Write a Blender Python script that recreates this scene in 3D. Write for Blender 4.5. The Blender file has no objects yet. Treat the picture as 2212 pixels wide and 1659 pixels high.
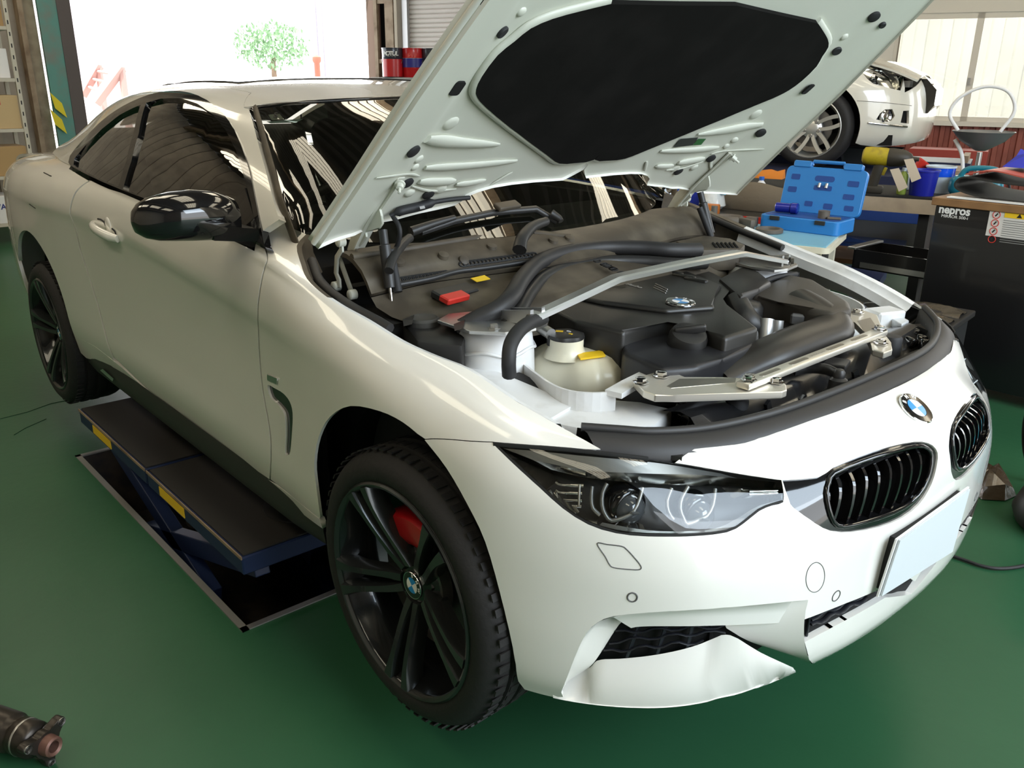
import bpy, bmesh, math, random
import numpy as np
from mathutils import Vector, Matrix
from mathutils.bvhtree import BVHTree
from mathutils.geometry import delaunay_2d_cdt
random.seed(7); rng = np.random.RandomState(7)
scene = bpy.context.scene
COL = scene.collection
PI = math.pi
CZ = 0.19            # the car's own zero level stands this far above the workshop floor

# ------------------------------------------------------------------ camera
CAM_F = 1855.43; CAM_C = np.array([1.41156, -1.81022, 1.35637])   # in car coordinates
def _axes(yaw, pitch, roll):
    f = np.array([math.cos(yaw)*math.cos(pitch), math.sin(yaw)*math.cos(pitch), -math.sin(pitch)])
    r = np.array([math.sin(yaw), -math.cos(yaw), 0.0]); u = np.cross(r, f)
    return math.cos(roll)*r+math.sin(roll)*u, -math.sin(roll)*r+math.cos(roll)*u, f
CR, CU, CF = _axes(math.radians(138.49987), math.radians(19.48476), math.radians(0.60909))
cam_data = bpy.data.cameras.new('camera'); cam = bpy.data.objects.new('camera', cam_data); COL.objects.link(cam)
cam_data.sensor_width = 36.0; cam_data.lens = CAM_F/2212*36.0; cam_data.clip_start = 0.02; cam_data.clip_end = 300
M = Matrix.Identity(4)
for i, a in enumerate((CR, CU, -CF)):
    for j in range(3): M[j][i] = a[j]
cam.matrix_world = Matrix.Translation((CAM_C[0], CAM_C[1], CAM_C[2]+CZ)) @ M
scene.camera = cam

# ------------------------------------------------------------------ world, lights, exposure
scene.view_settings.view_transform = 'Standard'; scene.view_settings.look = 'None'
scene.view_settings.exposure = -0.15; scene.view_settings.gamma = 1.0
scene.view_settings.use_curve_mapping = False
scene.cycles.use_denoising = True
scene.cycles.max_bounces = 8; scene.cycles.diffuse_bounces = 4; scene.cycles.glossy_bounces = 4
scene.cycles.transparent_max_bounces = 10; scene.cycles.caustics_reflective = False; scene.cycles.caustics_refractive = False
scene.cycles.sample_clamp_indirect = 6.0
world = bpy.data.worlds.new('sky'); scene.world = world; world.use_nodes = True
_bg = world.node_tree.nodes['Background']; _bg.inputs[0].default_value = (0.93, 0.97, 1.0, 1); _bg.inputs[1].default_value = 5.0

def area(name, loc, target, sx, sy, power, color, spread=180):
    l = bpy.data.lights.new(name, 'AREA'); l.shape = 'RECTANGLE'; l.size = sx; l.size_y = sy
    l.energy = power; l.color = color; l.spread = math.radians(spread)
    o = bpy.data.objects.new(name, l); COL.objects.link(o)
    o.location = loc; o.rotation_euler = (Vector(target)-Vector(loc)).to_track_quat('-Z', 'Y').to_euler()
    return o
area('daylight_front_door', (4.4, 0.7, 3.25), (0.3, -0.1, 0.4), 4.8, 1.6, 300, (0.74, 0.87, 1.0))
area('daylight_back_door', (-11.0, 5.2, 2.1), (-2.0, 0.0, 0.7), 5.0, 3.0, 220, (0.95, 0.97, 1.0))
sun_l = bpy.data.lights.new('sun', 'SUN'); sun_l.energy = 7.0; sun_l.angle = .01; sun_l.color = (1.0, .96, .9); sun_o = bpy.data.objects.new('sun', sun_l); COL.objects.link(sun_o)
sun_o.rotation_euler = Vector((-.16, .42, -.90)).to_track_quat('-Z', 'Y').to_euler()
area('daylight_windows', (-1.9, 9.2, 2.0), (-0.5, 2.0, 0.9), 6.0, 1.6, 150, (1.0, 0.97, 0.92))

# ------------------------------------------------------------------ pixels (2212 x 1659) to rays, in car coordinates
def ray(p): return CF+CR*((p[0]-1106.0)/CAM_F)-CU*((p[1]-829.5)/CAM_F)
def onp(p, axis, val):
    v = ray(p); return CAM_C+v*((val-CAM_C[axis])/v[axis])
def onpl(p, P0, n):
    v = ray(p); P0 = np.array(P0, float); n = np.array(n, float); return CAM_C+v*(((P0-CAM_C)@n)/(v@n))
def W(p):            # car coordinates -> workshop coordinates
    return np.array([p[0], p[1], p[2]+CZ])
def wz(p, z): return W(onp(p, 2, z-CZ))          # pixel on a level of the workshop
def wdist(p, dist):                               # pixel at a horizontal distance from the camera
    v = ray(p); return W(CAM_C+v*(dist/math.hypot(v[0], v[1])))

# ------------------------------------------------------------------ materials
MATS = {}
def mat(name, col=(.5,.5,.5), rough=.5, metal=0.0, coat=0.0, emit=None, es=0.0, trans=0.0, ior=1.45, noise=None, bump=None, alpha=1.0, spec=.5):
    if name in MATS: return MATS[name]
    m = bpy.data.materials.new(name); m.use_nodes = True; nt = m.node_tree; b = nt.nodes['Principled BSDF']
    b.inputs['Base Color'].default_value = (*col, 1); b.inputs['Roughness'].default_value = rough; b.inputs['Metallic'].default_value = metal
    b.inputs['Coat Weight'].default_value = coat; b.inputs['Coat Roughness'].default_value = .03
    b.inputs['Transmission Weight'].default_value = trans; b.inputs['IOR'].default_value = ior; b.inputs['Alpha'].default_value = alpha
    b.inputs['Specular IOR Level'].default_value = spec
    if emit: b.inputs['Emission Color'].default_value = (*emit, 1); b.inputs['Emission Strength'].default_value = es
    if noise or bump: tc = nt.nodes.new('ShaderNodeTexCoord')
    if noise:        # (scale, second colour, low, high, detail)
        n = nt.nodes.new('ShaderNodeTexNoise'); n.inputs['Scale'].default_value = noise[0]; n.inputs['Detail'].default_value = noise[4] if len(noise) > 4 else 5
        r = nt.nodes.new('ShaderNodeValToRGB'); r.color_ramp.elements[0].position = noise[2]; r.color_ramp.elements[1].position = noise[3]
        r.color_ramp.elements[0].color = (*col, 1); r.color_ramp.elements[1].color = (*noise[1], 1)
        nt.links.new(tc.outputs['Object'], n.inputs['Vector']); nt.links.new(n.outputs['Fac'], r.inputs['Fac']); nt.links.new(r.outputs['Color'], b.inputs['Base Color'])
    if bump:         # (scale, strength)
        n2 = nt.nodes.new('ShaderNodeTexNoise'); n2.inputs['Scale'].default_value = bump[0]; n2.inputs['Detail'].default_value = 6
        bp = nt.nodes.new('ShaderNodeBump'); bp.inputs['Strength'].default_value = bump[1]; bp.inputs['Distance'].default_value = .01
        nt.links.new(tc.outputs['Object'], n2.inputs['Vector']); nt.links.new(n2.outputs['Fac'], bp.inputs['Height']); nt.links.new(bp.outputs['Normal'], b.inputs['Normal'])
    MATS[name] = m; return m
def glass_mat(name, tint, refl_rough=.0, gain=1.0):       # thin pane: tinted see-through plus mirror reflection by angle
    if name in MATS: return MATS[name]
    m = bpy.data.materials.new(name); m.use_nodes = True; nt = m.node_tree; nt.nodes.clear()
    o = nt.nodes.new('ShaderNodeOutputMaterial'); t = nt.nodes.new('ShaderNodeBsdfTransparent'); g = nt.nodes.new('ShaderNodeBsdfGlossy')
    f = nt.nodes.new('ShaderNodeFresnel'); f.inputs['IOR'].default_value = 1.5; mx = nt.nodes.new('ShaderNodeMixShader')
    mu = nt.nodes.new('ShaderNodeMath'); mu.operation = 'MULTIPLY'; mu.use_clamp = True; mu.inputs[1].default_value = gain
    t.inputs[0].default_value = (*tint, 1); g.inputs['Roughness'].default_value = refl_rough; g.inputs[0].default_value = (1,1,1,1)
    nt.links.new(f.outputs[0], mu.inputs[0]); nt.links.new(mu.outputs[0], mx.inputs[0]); nt.links.new(t.outputs[0], mx.inputs[1]); nt.links.new(g.outputs[0], mx.inputs[2]); nt.links.new(mx.outputs[0], o.inputs[0])
    MATS[name] = m; return m
PAINT = mat('white_paint', (.80,.785,.735), .25, coat=1.0)
INNERP_SHADED = mat('shaded_inner_paint', (.62,.625,.54), .42, coat=.15)  # thinner, duller inner coat; hood shade and green floor reflection mixed into its colour
BLACKG = mat('gloss_black', (.008,.008,.009), .08, coat=.6)
BLACKP = mat('black_plastic', (.022,.021,.020), .42)
BLACKM = mat('matt_black', (.012,.012,.012), .7)
DUSTY = mat('dusty_plastic', (.055,.044,.031), .55, noise=(9,(.115,.095,.066),.42,.72))
RUBBER = mat('rubber', (.017,.017,.018), .6)
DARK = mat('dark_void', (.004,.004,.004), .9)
CHROME = mat('chrome', (.82,.82,.83), .08, 1.0)
ALU = mat('machined_aluminium', (.82,.78,.69), .34, .75)
ALUS = mat('satin_aluminium', (.72,.72,.72), .3, 1.0)
STEEL = mat('steel', (.45,.44,.42), .35, .9)
WHITE = mat('white_plastic', (.8,.8,.79), .4)
YELLOW = mat('yellow_label', (.85,.55,.02), .5)
RED = mat('red_plastic', (.55,.03,.02), .4)
BLUEB = mat('roundel_blue', (.02,.25,.62), .25, coat=.5)

# ------------------------------------------------------------------ objects
def link(o, parent=None):            # never deeper than thing > part > sub-part
    COL.objects.link(o)
    if parent is not None and parent.parent is not None and parent.parent.parent is not None:
        o.matrix_basis = parent.matrix_basis @ o.matrix_basis; parent = parent.parent
    if parent is not None: o.parent = parent
    return o
def tag(o, label=None, cat=None, group=None, kind=None):
    if label: o['label'] = label
    if cat: o['category'] = cat
    if group: o['group'] = group
    if kind: o['kind'] = kind
    return o
def empty(name, loc=(0,0,0), rot=(0,0,0), parent=None):
    o = bpy.data.objects.new(name, None); o.location = loc; o.rotation_euler = rot; o.empty_display_size = .05
    return link(o, parent)
def mobj(name, V, F, m, parent=None, smooth=True, normals=None, loc=None, rot=None, autos=None):
    me = bpy.data.meshes.new(name); me.from_pydata([tuple(map(float, v)) for v in V], [], [tuple(map(int, f)) for f in F]); me.update()
    me.materials.append(m)
    if smooth: me.polygons.foreach_set('use_smooth', [True]*len(me.polygons))
    if normals is not None:
        N = np.asarray(normals, float); me.normals_split_custom_set_from_vertices([tuple(n) for n in N])
    elif autos: me.set_sharp_from_angle(angle=math.radians(autos))
    o = bpy.data.objects.new(name, me); link(o, parent)
    if loc is not None: o.location = loc
    if rot is not None: o.rotation_euler = rot
    return o
def bobj(name, bm, m, parent=None, smooth=35, loc=None, rot=None):
    bmesh.ops.recalc_face_normals(bm, faces=bm.faces[:])
    me = bpy.data.meshes.new(name); bm.to_mesh(me); bm.free(); me.materials.append(m)
    if smooth:
        me.polygons.foreach_set('use_smooth', [True]*len(me.polygons)); me.set_sharp_from_angle(angle=math.radians(smooth))
    o = bpy.data.objects.new(name, me); link(o, parent)
    if loc is not None: o.location = loc
    if rot is not None: o.rotation_euler = rot
    return o
def nb(): return bmesh.new()
def add_box(bm, c, s, rot=None, bevel=0.0, seg=2):
    r = bmesh.ops.create_cube(bm, size=1.0); vs = r['verts']
    Mx = Matrix.Translation(Vector(c)) @ (rot.to_4x4() if rot is not None else Matrix.Identity(4)) @ Matrix.Diagonal((s[0], s[1], s[2], 1))
    bmesh.ops.transform(bm, matrix=Mx, verts=vs)
    if bevel > 0:
        es = list({e for v in vs for e in v.link_edges}); bmesh.ops.bevel(bm, geom=es, offset=bevel, segments=seg, affect='EDGES', profile=.5)
    return bm
def R3(rx=0, ry=0, rz=0): return (Matrix.Rotation(rz,3,'Z') @ Matrix.Rotation(ry,3,'Y') @ Matrix.Rotation(rx,3,'X'))
def frame(d):
    d = Vector(d).normalized(); a = Vector((0,0,1)) if abs(d.z) < .9 else Vector((1,0,0))
    x = a.cross(d).normalized(); return x, d.cross(x), d
def basis(ex, ey, ez, o=(0,0,0)):
    Mx = Matrix.Identity(4)
    for i, a in enumerate((ex, ey, ez)):
        for j in range(3): Mx[j][i] = a[j]
    return Matrix.Translation(Vector(o)) @ Mx
def add_lathe(bm, prof, seg=32, o=(0,0,0), axis=(0,0,1), cap=True):
    x, y, d = frame(axis); o = Vector(o); rings = []
    for (r, h) in prof:
        rings.append([bm.verts.new(o+d*h+(x*math.cos(2*PI*k/seg)+y*math.sin(2*PI*k/seg))*max(r,1e-5)) for k in range(seg)])
    for a, b in zip(rings[:-1], rings[1:]):
        for k in range(seg): bm.faces.new((a[k], a[(k+1)%seg], b[(k+1)%seg], b[k]))
    if cap:
        if prof[0][0] > 1e-4: bm.faces.new(rings[0][::-1])
        if prof[-1][0] > 1e-4: bm.faces.new(rings[-1])
    return bm
def add_cyl(bm, a, b, r, seg=16, r2=None):
    a = Vector(a); b = Vector(b); return add_lathe(bm, [(r,0),(r if r2 is None else r2,(b-a).length)], seg, a, b-a)
def crspline(P, n=8, closed=False):
    P = np.asarray(P, float); N = len(P); out = []
    rngk = range(N if closed else N-1)
    for i in rngk:
        p0 = P[(i-1) % N] if (closed or i > 0) else 2*P[0]-P[1]
        p1 = P[i]; p2 = P[(i+1) % N]
        p3 = P[(i+2) % N] if (closed or i+2 < N) else 2*P[-1]-P[-2]
        for k in range(n):
            t = k/n; out.append(.5*((2*p1)+(-p0+p2)*t+(2*p0-5*p1+4*p2-p3)*t*t+(-p0+3*p1-3*p2+p3)*t**3))
    if not closed: out.append(P[-1])
    return np.array(out)
def add_tube(bm, pts, r, seg=10, closed=False, cap=True, flat=None, up=None):
    P = [Vector(p) for p in pts]; n = len(P); rings = []; px = None
    for i in range(n):
        if closed: d = (P[(i+1) % n]-P[i-1])
        else: d = P[min(i+1, n-1)]-P[max(i-1, 0)]
        d.normalize()
        if px is None:
            if up is not None: px = (Vector(up)-d*Vector(up).dot(d)).normalized()
            else: px = frame(d)[0]
        else:
            if up is not None: px = (Vector(up)-d*Vector(up).dot(d)).normalized()
            else:
                px = px-d*px.dot(d)
                px = px.normalized() if px.length > 1e-6 else frame(d)[0]
        py = d.cross(px); rr = r[i] if hasattr(r, '__len__') else r; fl = flat if flat else 1.0
        rings.append([bm.verts.new(P[i]+px*(math.cos(2*PI*k/seg)*rr*fl)+py*(math.sin(2*PI*k/seg)*rr)) for k in range(seg)])
    m = n if closed else n-1
    for i in range(m):
        a = rings[i]; b = rings[(i+1) % n]
        for k in range(seg): bm.faces.new((a[k], a[(k+1)%seg], b[(k+1)%seg], b[k]))
    if cap and not closed: bm.faces.new(rings[0][::-1]); bm.faces.new(rings[-1])
    return bm
def add_sweep(bm, pts, sec, up=(0,0,1), closed=False, cap=True):     # section [(side, up)] swept along a path
    P = [Vector(p) for p in pts]; n = len(P); rings = []; upv = Vector(up)
    for i in range(n):
        if closed: d = P[(i+1) % n]-P[i-1]
        else: d = P[min(i+1, n-1)]-P[max(i-1, 0)]
        d.normalize(); u = (upv-d*upv.dot(d)).normalized(); s = d.cross(u)
        rings.append([bm.verts.new(P[i]+s*a+u*b) for a, b in sec])
    ns = len(sec)
    for i in range(n if closed else n-1):
        a = rings[i]; b = rings[(i+1) % n]
        for k in range(ns): bm.faces.new((a[k], a[(k+1)%ns], b[(k+1)%ns], b[k]))
    if cap and not closed: bm.faces.new(rings[0][::-1]); bm.faces.new(rings[-1])
    return bm
def add_prism(bm, poly, z0, z1, Mx=None, bevel=0, seg=1):           # flat outline extruded along local z
    a = [bm.verts.new((p[0], p[1], z0)) for p in poly]; b = [bm.verts.new((p[0], p[1], z1)) for p in poly]
    fs = [bm.faces.new(a[::-1]), bm.faces.new(b)]; n = len(poly)
    for k in range(n): fs.append(bm.faces.new((a[k], a[(k+1)%n], b[(k+1)%n], b[k])))
    if bevel > 0:
        es = list({e for v in a+b for e in v.link_edges})
        r = bmesh.ops.bevel(bm, geom=es, offset=bevel, segments=seg, affect='EDGES', profile=.5)
        vs = list({v for f in r['faces'] for v in f.verts} | {v for v in a+b if v.is_valid})
    else: vs = a+b
    if Mx is not None:
        vs2 = list({v for f in fs if f.is_valid for v in f.verts} | {v for v in vs if v.is_valid})
        bmesh.ops.transform(bm, matrix=Mx, verts=vs2)
    return bm
def add_loft(bm, rings, closed=True, cap=True):
    R = [[bm.verts.new(tuple(map(float, p))) for p in ring] for ring in rings]
    for a, b in zip(R[:-1], R[1:]):
        n = len(a)
        for k in range(n if closed else n-1): bm.faces.new((a[k], a[(k+1)%n], b[(k+1)%n], b[k]))
    if cap and closed: bm.faces.new(R[0][::-1]); bm.faces.new(R[-1])
    return bm
def rrect(w, h, r, n=4):
    o = []
    for cx, cy, a0 in ((w/2-r,h/2-r,0),(-w/2+r,h/2-r,90),(-w/2+r,-h/2+r,180),(w/2-r,-h/2+r,270)):
        for k in range(n+1):
            a = math.radians(a0+90*k/n); o.append((cx+r*math.cos(a), cy+r*math.sin(a)))
    return o
def part(name, m, parent, fn, smooth=35, loc=None, rot=None):
    bm = nb(); fn(bm); return bobj(name, bm, m, parent, smooth, loc, rot)
def text_mesh(name, body, size, m, Mx, parent=None, depth=.0004, shear=0, align='CENTER', sx=1.0, bold=0.0):
    cu = bpy.data.curves.new(name, 'FONT'); cu.body = body; cu.size = size; cu.extrude = depth; cu.shear = shear; cu.align_x = align; cu.align_y = 'CENTER'; cu.resolution_u = 3; cu.offset = bold
    t = bpy.data.objects.new('t', cu); COL.objects.link(t); bpy.context.view_layer.update()
    me = bpy.data.meshes.new_from_object(t.evaluated_get(bpy.context.evaluated_depsgraph_get())); bpy.data.objects.remove(t); bpy.data.curves.remove(cu)
    me.transform(Mx @ Matrix.Diagonal((sx,1,1,1))); me.name = name; me.materials.clear(); me.materials.append(m)
    return link(bpy.data.objects.new(name, me), parent)

# ------------------------------------------------------------------ smooth nets and panels cut from them
def _herm(P, x, sharp=()):        # tangents along axis 0 (non-uniform Catmull-Rom)
    T = np.zeros_like(P); d = (P[1:]-P[:-1])/(x[1:]-x[:-1]).reshape(-1, *([1]*(P.ndim-1)))
    h = (x[1:]-x[:-1]).reshape(-1, *([1]*(P.ndim-1)))
    T[0] = d[0]; T[-1] = d[-1]; T[1:-1] = (d[:-1]*h[1:]+d[1:]*h[:-1])/(h[1:]+h[:-1])
    return T
class Net:
    def __init__(s, P, xs=None, fix_center=True):
        s.P = np.asarray(P, float)                # rows x cols x 3
        c = s.P[s.P.shape[0]//2]; s.x = np.concatenate([[0], np.cumsum(np.linalg.norm(np.diff(c, axis=0), axis=1))]) if xs is None else np.asarray(xs, float)
        s.t = np.arange(s.P.shape[0], dtype=float)
        Pt = s.P.transpose(1,0,2); s.T = _herm(Pt, s.x)
        if fix_center: s.T[0][:, 0] = 0; s.T[0][:, 2] = 0
        s.Pt = Pt; s.bvh = None
    def ev(s, S, T):
        S = np.clip(np.atleast_1d(np.asarray(S, float)), s.x[0], s.x[-1]); T = np.clip(np.atleast_1d(np.asarray(T, float)), 0, s.t[-1])
        j = np.clip(np.searchsorted(s.x, S, 'right')-1, 0, len(s.x)-2); h = (s.x[j+1]-s.x[j])[:,None,None]; u = ((S-s.x[j])/(s.x[j+1]-s.x[j]))[:,None,None]
        Q = (2*u**3-3*u**2+1)*s.Pt[j]+(u**3-2*u**2+u)*h*s.T[j]+(-2*u**3+3*u**2)*s.Pt[j+1]+(u**3-u**2)*h*s.T[j+1]      # K x rows x 3
        TQ = _herm(Q.transpose(1,0,2), s.t).transpose(1,0,2)
        i = np.clip(np.floor(T).astype(int), 0, len(s.t)-2); v = (T-i)[:,None]; k = np.arange(len(S))
        return (2*v**3-3*v**2+1)*Q[k,i]+(v**3-2*v**2+v)*TQ[k,i]+(-2*v**3+3*v**2)*Q[k,i+1]+(v**3-v**2)*TQ[k,i+1]
    def nrm(s, S, T, e=4e-3):
        S = np.atleast_1d(np.asarray(S, float)); T = np.atleast_1d(np.asarray(T, float))
        a = s.ev(np.minimum(S+e, s.x[-1]), T)-s.ev(np.maximum(S-e, s.x[0]), T); b = s.ev(S, np.minimum(T+e*8, s.t[-1]))-s.ev(S, np.maximum(T-e*8, 0))
        n = np.cross(a, b); n /= np.linalg.norm(n, axis=1)[:,None]+1e-12
        return n*s.sgn
    sgn = 1.0; inv = None
    def _bvh(s, n=260, m=70):
        gs = np.linspace(s.x[0], s.x[-1], n); gt = np.linspace(0, s.t[-1], m); A, B = np.meshgrid(gs, gt, indexing='ij')
        V = s.ev(A.ravel(), B.ravel()); F = [(i*m+j, (i+1)*m+j, (i+1)*m+j+1, i*m+j+1) for i in range(n-1) for j in range(m-1)]
        s.bvh = BVHTree.FromPolygons([tuple(v) for v in V], F); s.F = F; s.G = np.stack([A.ravel(), B.ravel()], 1)
    def hit(s, p, mirror=False):
        if s.bvh is None: s._bvh()
        v = ray(p); o = CAM_C
        if s.inv is not None: v = np.array(s.inv.to_3x3() @ Vector(v)); o = np.array(s.inv @ Vector(CAM_C))
        if mirror: v = v*np.array([1,-1,1]); o = o*np.array([1,-1,1])
        loc, n, idx, dist = s.bvh.ray_cast(Vector(o), Vector(v))
        if loc is None:
            # nearest miss: closest point of the net to the ray
            k = np.linspace(.6, 6, 200); best = min(((s.bvh.find_nearest(Vector(o+v*q)), q) for q in k), key=lambda r: r[0][3]); loc, n, idx, dist = best[0]
            return s.G[list(s.F[idx])].mean(0)
        st = s.G[list(s.F[idx])].mean(0); k = np.linalg.norm(np.array(loc)-o)/np.linalg.norm(v)
        for _ in range(8):
            r = s.ev(st[0], st[1])[0]-(o+v*k); e = 1e-4
            J = np.stack([(s.ev(st[0]+e, st[1])[0]-s.ev(st[0]-e, st[1])[0])/(2*e), (s.ev(st[0], st[1]+e)[0]-s.ev(st[0], st[1]-e)[0])/(2*e), -v], 1)
            try: dlt = np.linalg.solve(J, -r)
            except Exception: break
            st = st+np.clip(dlt[:2], -.3, .3); k += dlt[2]
            st[0] = np.clip(st[0], s.x[0], s.x[-1]); st[1] = np.clip(st[1], 0, s.t[-1])
        return st
    def hits(s, pts, mirror=False): return np.array([s.hit(p, mirror) for p in pts])
    def xz(s, x, z, s0=None):          # side panels: find the net point with this x and z
        if s.bvh is None: s._bvh()
        P = s.ev(s.G[:,0], s.G[:,1]); 
        st = s.G[np.argmin((P[:,0]-x)**2+(P[:,2]-z)**2)].copy()
        for _ in range(6):
            r = (s.ev(*st)[0]-np.array([x,0,z]))[[0,2]]; e = 1e-4
            J = np.stack([(s.ev(st[0]+e, st[1])[0]-s.ev(st[0]-e, st[1])[0])[[0,2]]/(2*e), (s.ev(st[0], st[1]+e)[0]-s.ev(st[0], st[1]-e)[0])[[0,2]]/(2*e)], 1)
            try: st = st+np.clip(np.linalg.solve(J, -r), -.3, .3)
            except Exception: break
            st[0] = np.clip(st[0], s.x[0], s.x[-1]); st[1] = np.clip(st[1], 0, s.t[-1])
        return st
def inpoly(P, poly):
    x = P[:,0]; y = P[:,1]; ins = np.zeros(len(P), bool); n = len(poly); j = n-1
    for i in range(n):
        xi, yi = poly[i]; xj, yj = poly[j]
        c = ((yi > y) != (yj > y)) & (x < (xj-xi)*(y-yi)/(yj-yi+1e-15)+xi); ins ^= c; j = i
    return ins
def densify(P, d, ts):
    P = np.asarray(P, float); out = []
    for a, b in zip(P, np.roll(P, -1, 0)):
        L = math.hypot((b[0]-a[0]), (b[1]-a[1])*ts); n = max(1, int(math.ceil(L/d)))
        for k in range(n): out.append(a+(b-a)*k/n)
    out = np.array(out); keep = [0]
    for i in range(1, len(out)):
        if math.hypot(out[i][0]-out[keep[-1]][0], (out[i][1]-out[keep[-1]][1])*ts) > d*.15: keep.append(i)
    if len(keep) > 3 and math.hypot(out[keep[-1]][0]-out[keep[0]][0], (out[keep[-1]][1]-out[keep[0]][1])*ts) < d*.15: keep.pop()
    return out[keep]
def cdt(outline, holes, d, ts):
    ol = [densify(outline, d, ts)]+[densify(h, d, ts) for h in holes]
    V = []; E = []
    for o in ol:
        k = len(V); V += [(p[0], p[1]*ts) for p in o]; E += [(k+i, k+(i+1) % len(o)) for i in range(len(o))]
    nbd = len(V); A = np.array(V); lo = A.min(0); hi = A.max(0)
    gx = np.arange(lo[0]+d*.5, hi[0], d); gy = np.arange(lo[1]+d*.5, hi[1], d)
    if len(gx) and len(gy):
        G = np.stack(np.meshgrid(gx, gy, indexing='ij'), -1).reshape(-1, 2); G[:,1] += 0
        sc = [[(p[0], p[1]*ts) for p in o] for o in ol]
        ok = inpoly(G, sc[0])
        for h in sc[1:]: ok &= ~inpoly(G, h)
        G = G[ok]
        if len(G):
            md = np.full(len(G), 1e9)
            for k in range(0, nbd, 64): md = np.minimum(md, ((G[:,None]-A[None,k:k+64])**2).sum(2).min(1))
            G = G[md > (d*.55)**2]; V += [tuple(g) for g in G]
    r = delaunay_2d_cdt([Vector(v) for v in V], E, [], 0, 1e-7)
    W2 = np.array([tuple(v) for v in r[0]]); T = np.array([tuple(f) for f in r[2] if len(f) == 3])
    c = W2[T].mean(1); sc = [[(p[0], p[1]*ts) for p in o] for o in ol]
    ok = inpoly(c, sc[0])
    for h in sc[1:]: ok &= ~inpoly(c, h)
    T = T[ok]; W2 = W2/np.array([1, ts]); return W2, T
def patch(name, net, outline, m, parent, holes=(), d=.03, ts=.08, thick=.015, off=0.0, sides=(-1,), flat=False, offs=None, label=None, join=False):
    """panel cut from a net: outline and holes in net coordinates; sides -1 near, +1 far (mirrored), both -> one mesh each in a list"""
    P2, T = cdt(outline, holes, d, ts)
    V = net.ev(P2[:,0], P2[:,1]); N = net.nrm(P2[:,0], P2[:,1])
    o = off if offs is None else np.array([offs(*p) for p in P2])
    V = V+N*(np.asarray(o).reshape(-1,1) if np.ndim(o) else o)
    # orient triangles with the normals
    a, b, c = V[T[:,0]], V[T[:,1]], V[T[:,2]]; fl = (np.cross(b-a, c-a)*N[T[:,0]]).sum(1) < 0; T[fl] = T[fl][:, ::-1]
    used = np.unique(T); remap = -np.ones(len(V), int); remap[used] = np.arange(len(used)); V = V[used]; N = N[used]; T = remap[T]
    res = []
    ec = {}
    for t in T:
        for k in range(3): ec.setdefault(tuple(sorted((t[k], t[(k+1)%3]))), []).append((t[k], t[(k+1)%3]))
    bd = [v[0] for v in ec.values() if len(v) == 1]
    if join: bd = [e for e in bd if abs(V[e[0]][1]) > 1e-3 or abs(V[e[1]][1]) > 1e-3]
    for sd in sides:
        s3 = np.array([1, 1, 1]) if sd < 0 else np.array([1, -1, 1])
        VV = [*(V*s3)]; NN = [*(N*s3)]; FF = [tuple(t) if sd < 0 else tuple(t[::-1]) for t in T]
        if thick:
            mp = {}
            for (i, j) in bd:
                for q in (i, j):
                    if q not in mp:
                        mp[q] = len(VV); VV.append(V[q]*s3); VV.append((V[q]-N[q]*thick)*s3); NN.append(np.zeros(3)); NN.append(np.zeros(3))
                f = (mp[j], mp[i], mp[i]+1, mp[j]+1); f = f if thick > 0 else f[::-1]; FF.append(f if sd < 0 else f[::-1])
                e = (V[j]-V[i]); nn = np.cross(e, N[i]); nn = nn*s3
                for q in (i, j): NN[mp[q]] = NN[mp[q]]+nn; NN[mp[q]+1] = NN[mp[q]+1]+nn
        NN = np.array(NN); NN /= np.linalg.norm(NN, axis=1)[:,None]+1e-12
        if join and len(sides) == 2:
            res.append((VV, FF, NN))
            if len(res) == 2:
                k = len(res[0][0]); return mobj(name, list(res[0][0])+list(res[1][0]), list(res[0][1])+[tuple(q+k for q in f) for f in res[1][1]], m, parent, True, np.concatenate([res[0][2], res[1][2]]))
            continue
        res.append(mobj(name, VV, FF, m, parent, True, NN))
        if label: res[-1]['label'] = label
    return res if len(sides) > 1 else res[0]
def px_smooth(P, n=6, closed=False): return crspline(P, n, closed)
# ================================================================== THE WORKSHOP (workshop coordinates, floor at z = 0)
FLOORM = mat('green_floor_paint', (.024,.094,.043), .34, noise=(1.1,(.018,.076,.034),.35,.7), bump=(26,.06), spec=.28)
CORR = mat('brown_corrugated', (.30,.255,.20), .6, noise=(3,(.20,.165,.13),.4,.7))
RUST = mat('rusty_steel', (.33,.25,.17), .7, noise=(6,(.16,.10,.06),.4,.75))
TEAL = mat('teal_paint', (.10,.27,.23), .55, noise=(5,(.20,.20,.17),.45,.8))
CONC = mat('pale_concrete', (.62,.60,.56), .8, noise=(3,(.50,.48,.45),.4,.7))
SHUTM = mat('shutter_paint', (.66,.61,.57), .5)
FRAMEM = mat('window_frame_paint', (.70,.66,.58), .5)
PALEW = mat('pale_metal_siding', (.72,.70,.66), .6, noise=(1.2,(.60,.60,.58),.4,.7))
SKYL = mat('skylight_sheet', (.9,.85,.72), .5, emit=(1.0,.90,.70), es=5.5)
ROOFM = mat('roof_sheet', (.115,.095,.075), .6, noise=(2,(.08,.066,.05),.4,.7))
PITM = mat('pit_steel', (.035,.026,.018), .6, noise=(14,(.012,.011,.012),.4,.6))
BN = math.radians(109.9); bn = np.array([math.cos(BN), math.sin(BN)]); be = np.array([bn[1], -bn[0]]); BD = 11.3
bfoot = np.array([CAM_C[0], CAM_C[1]])+bn*BD
def BW(a, z, out=0.0): p = bfoot+be*a+bn*out; return np.array([p[0], p[1], z])
def bw_px(p):
    v = ray(p); k = BD/(v[0]*bn[0]+v[1]*bn[1]); P = CAM_C+v*k; return float((P[:2]-bfoot)@be), float(P[2]+CZ)
BROT = math.atan2(be[1], be[0])
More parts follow.
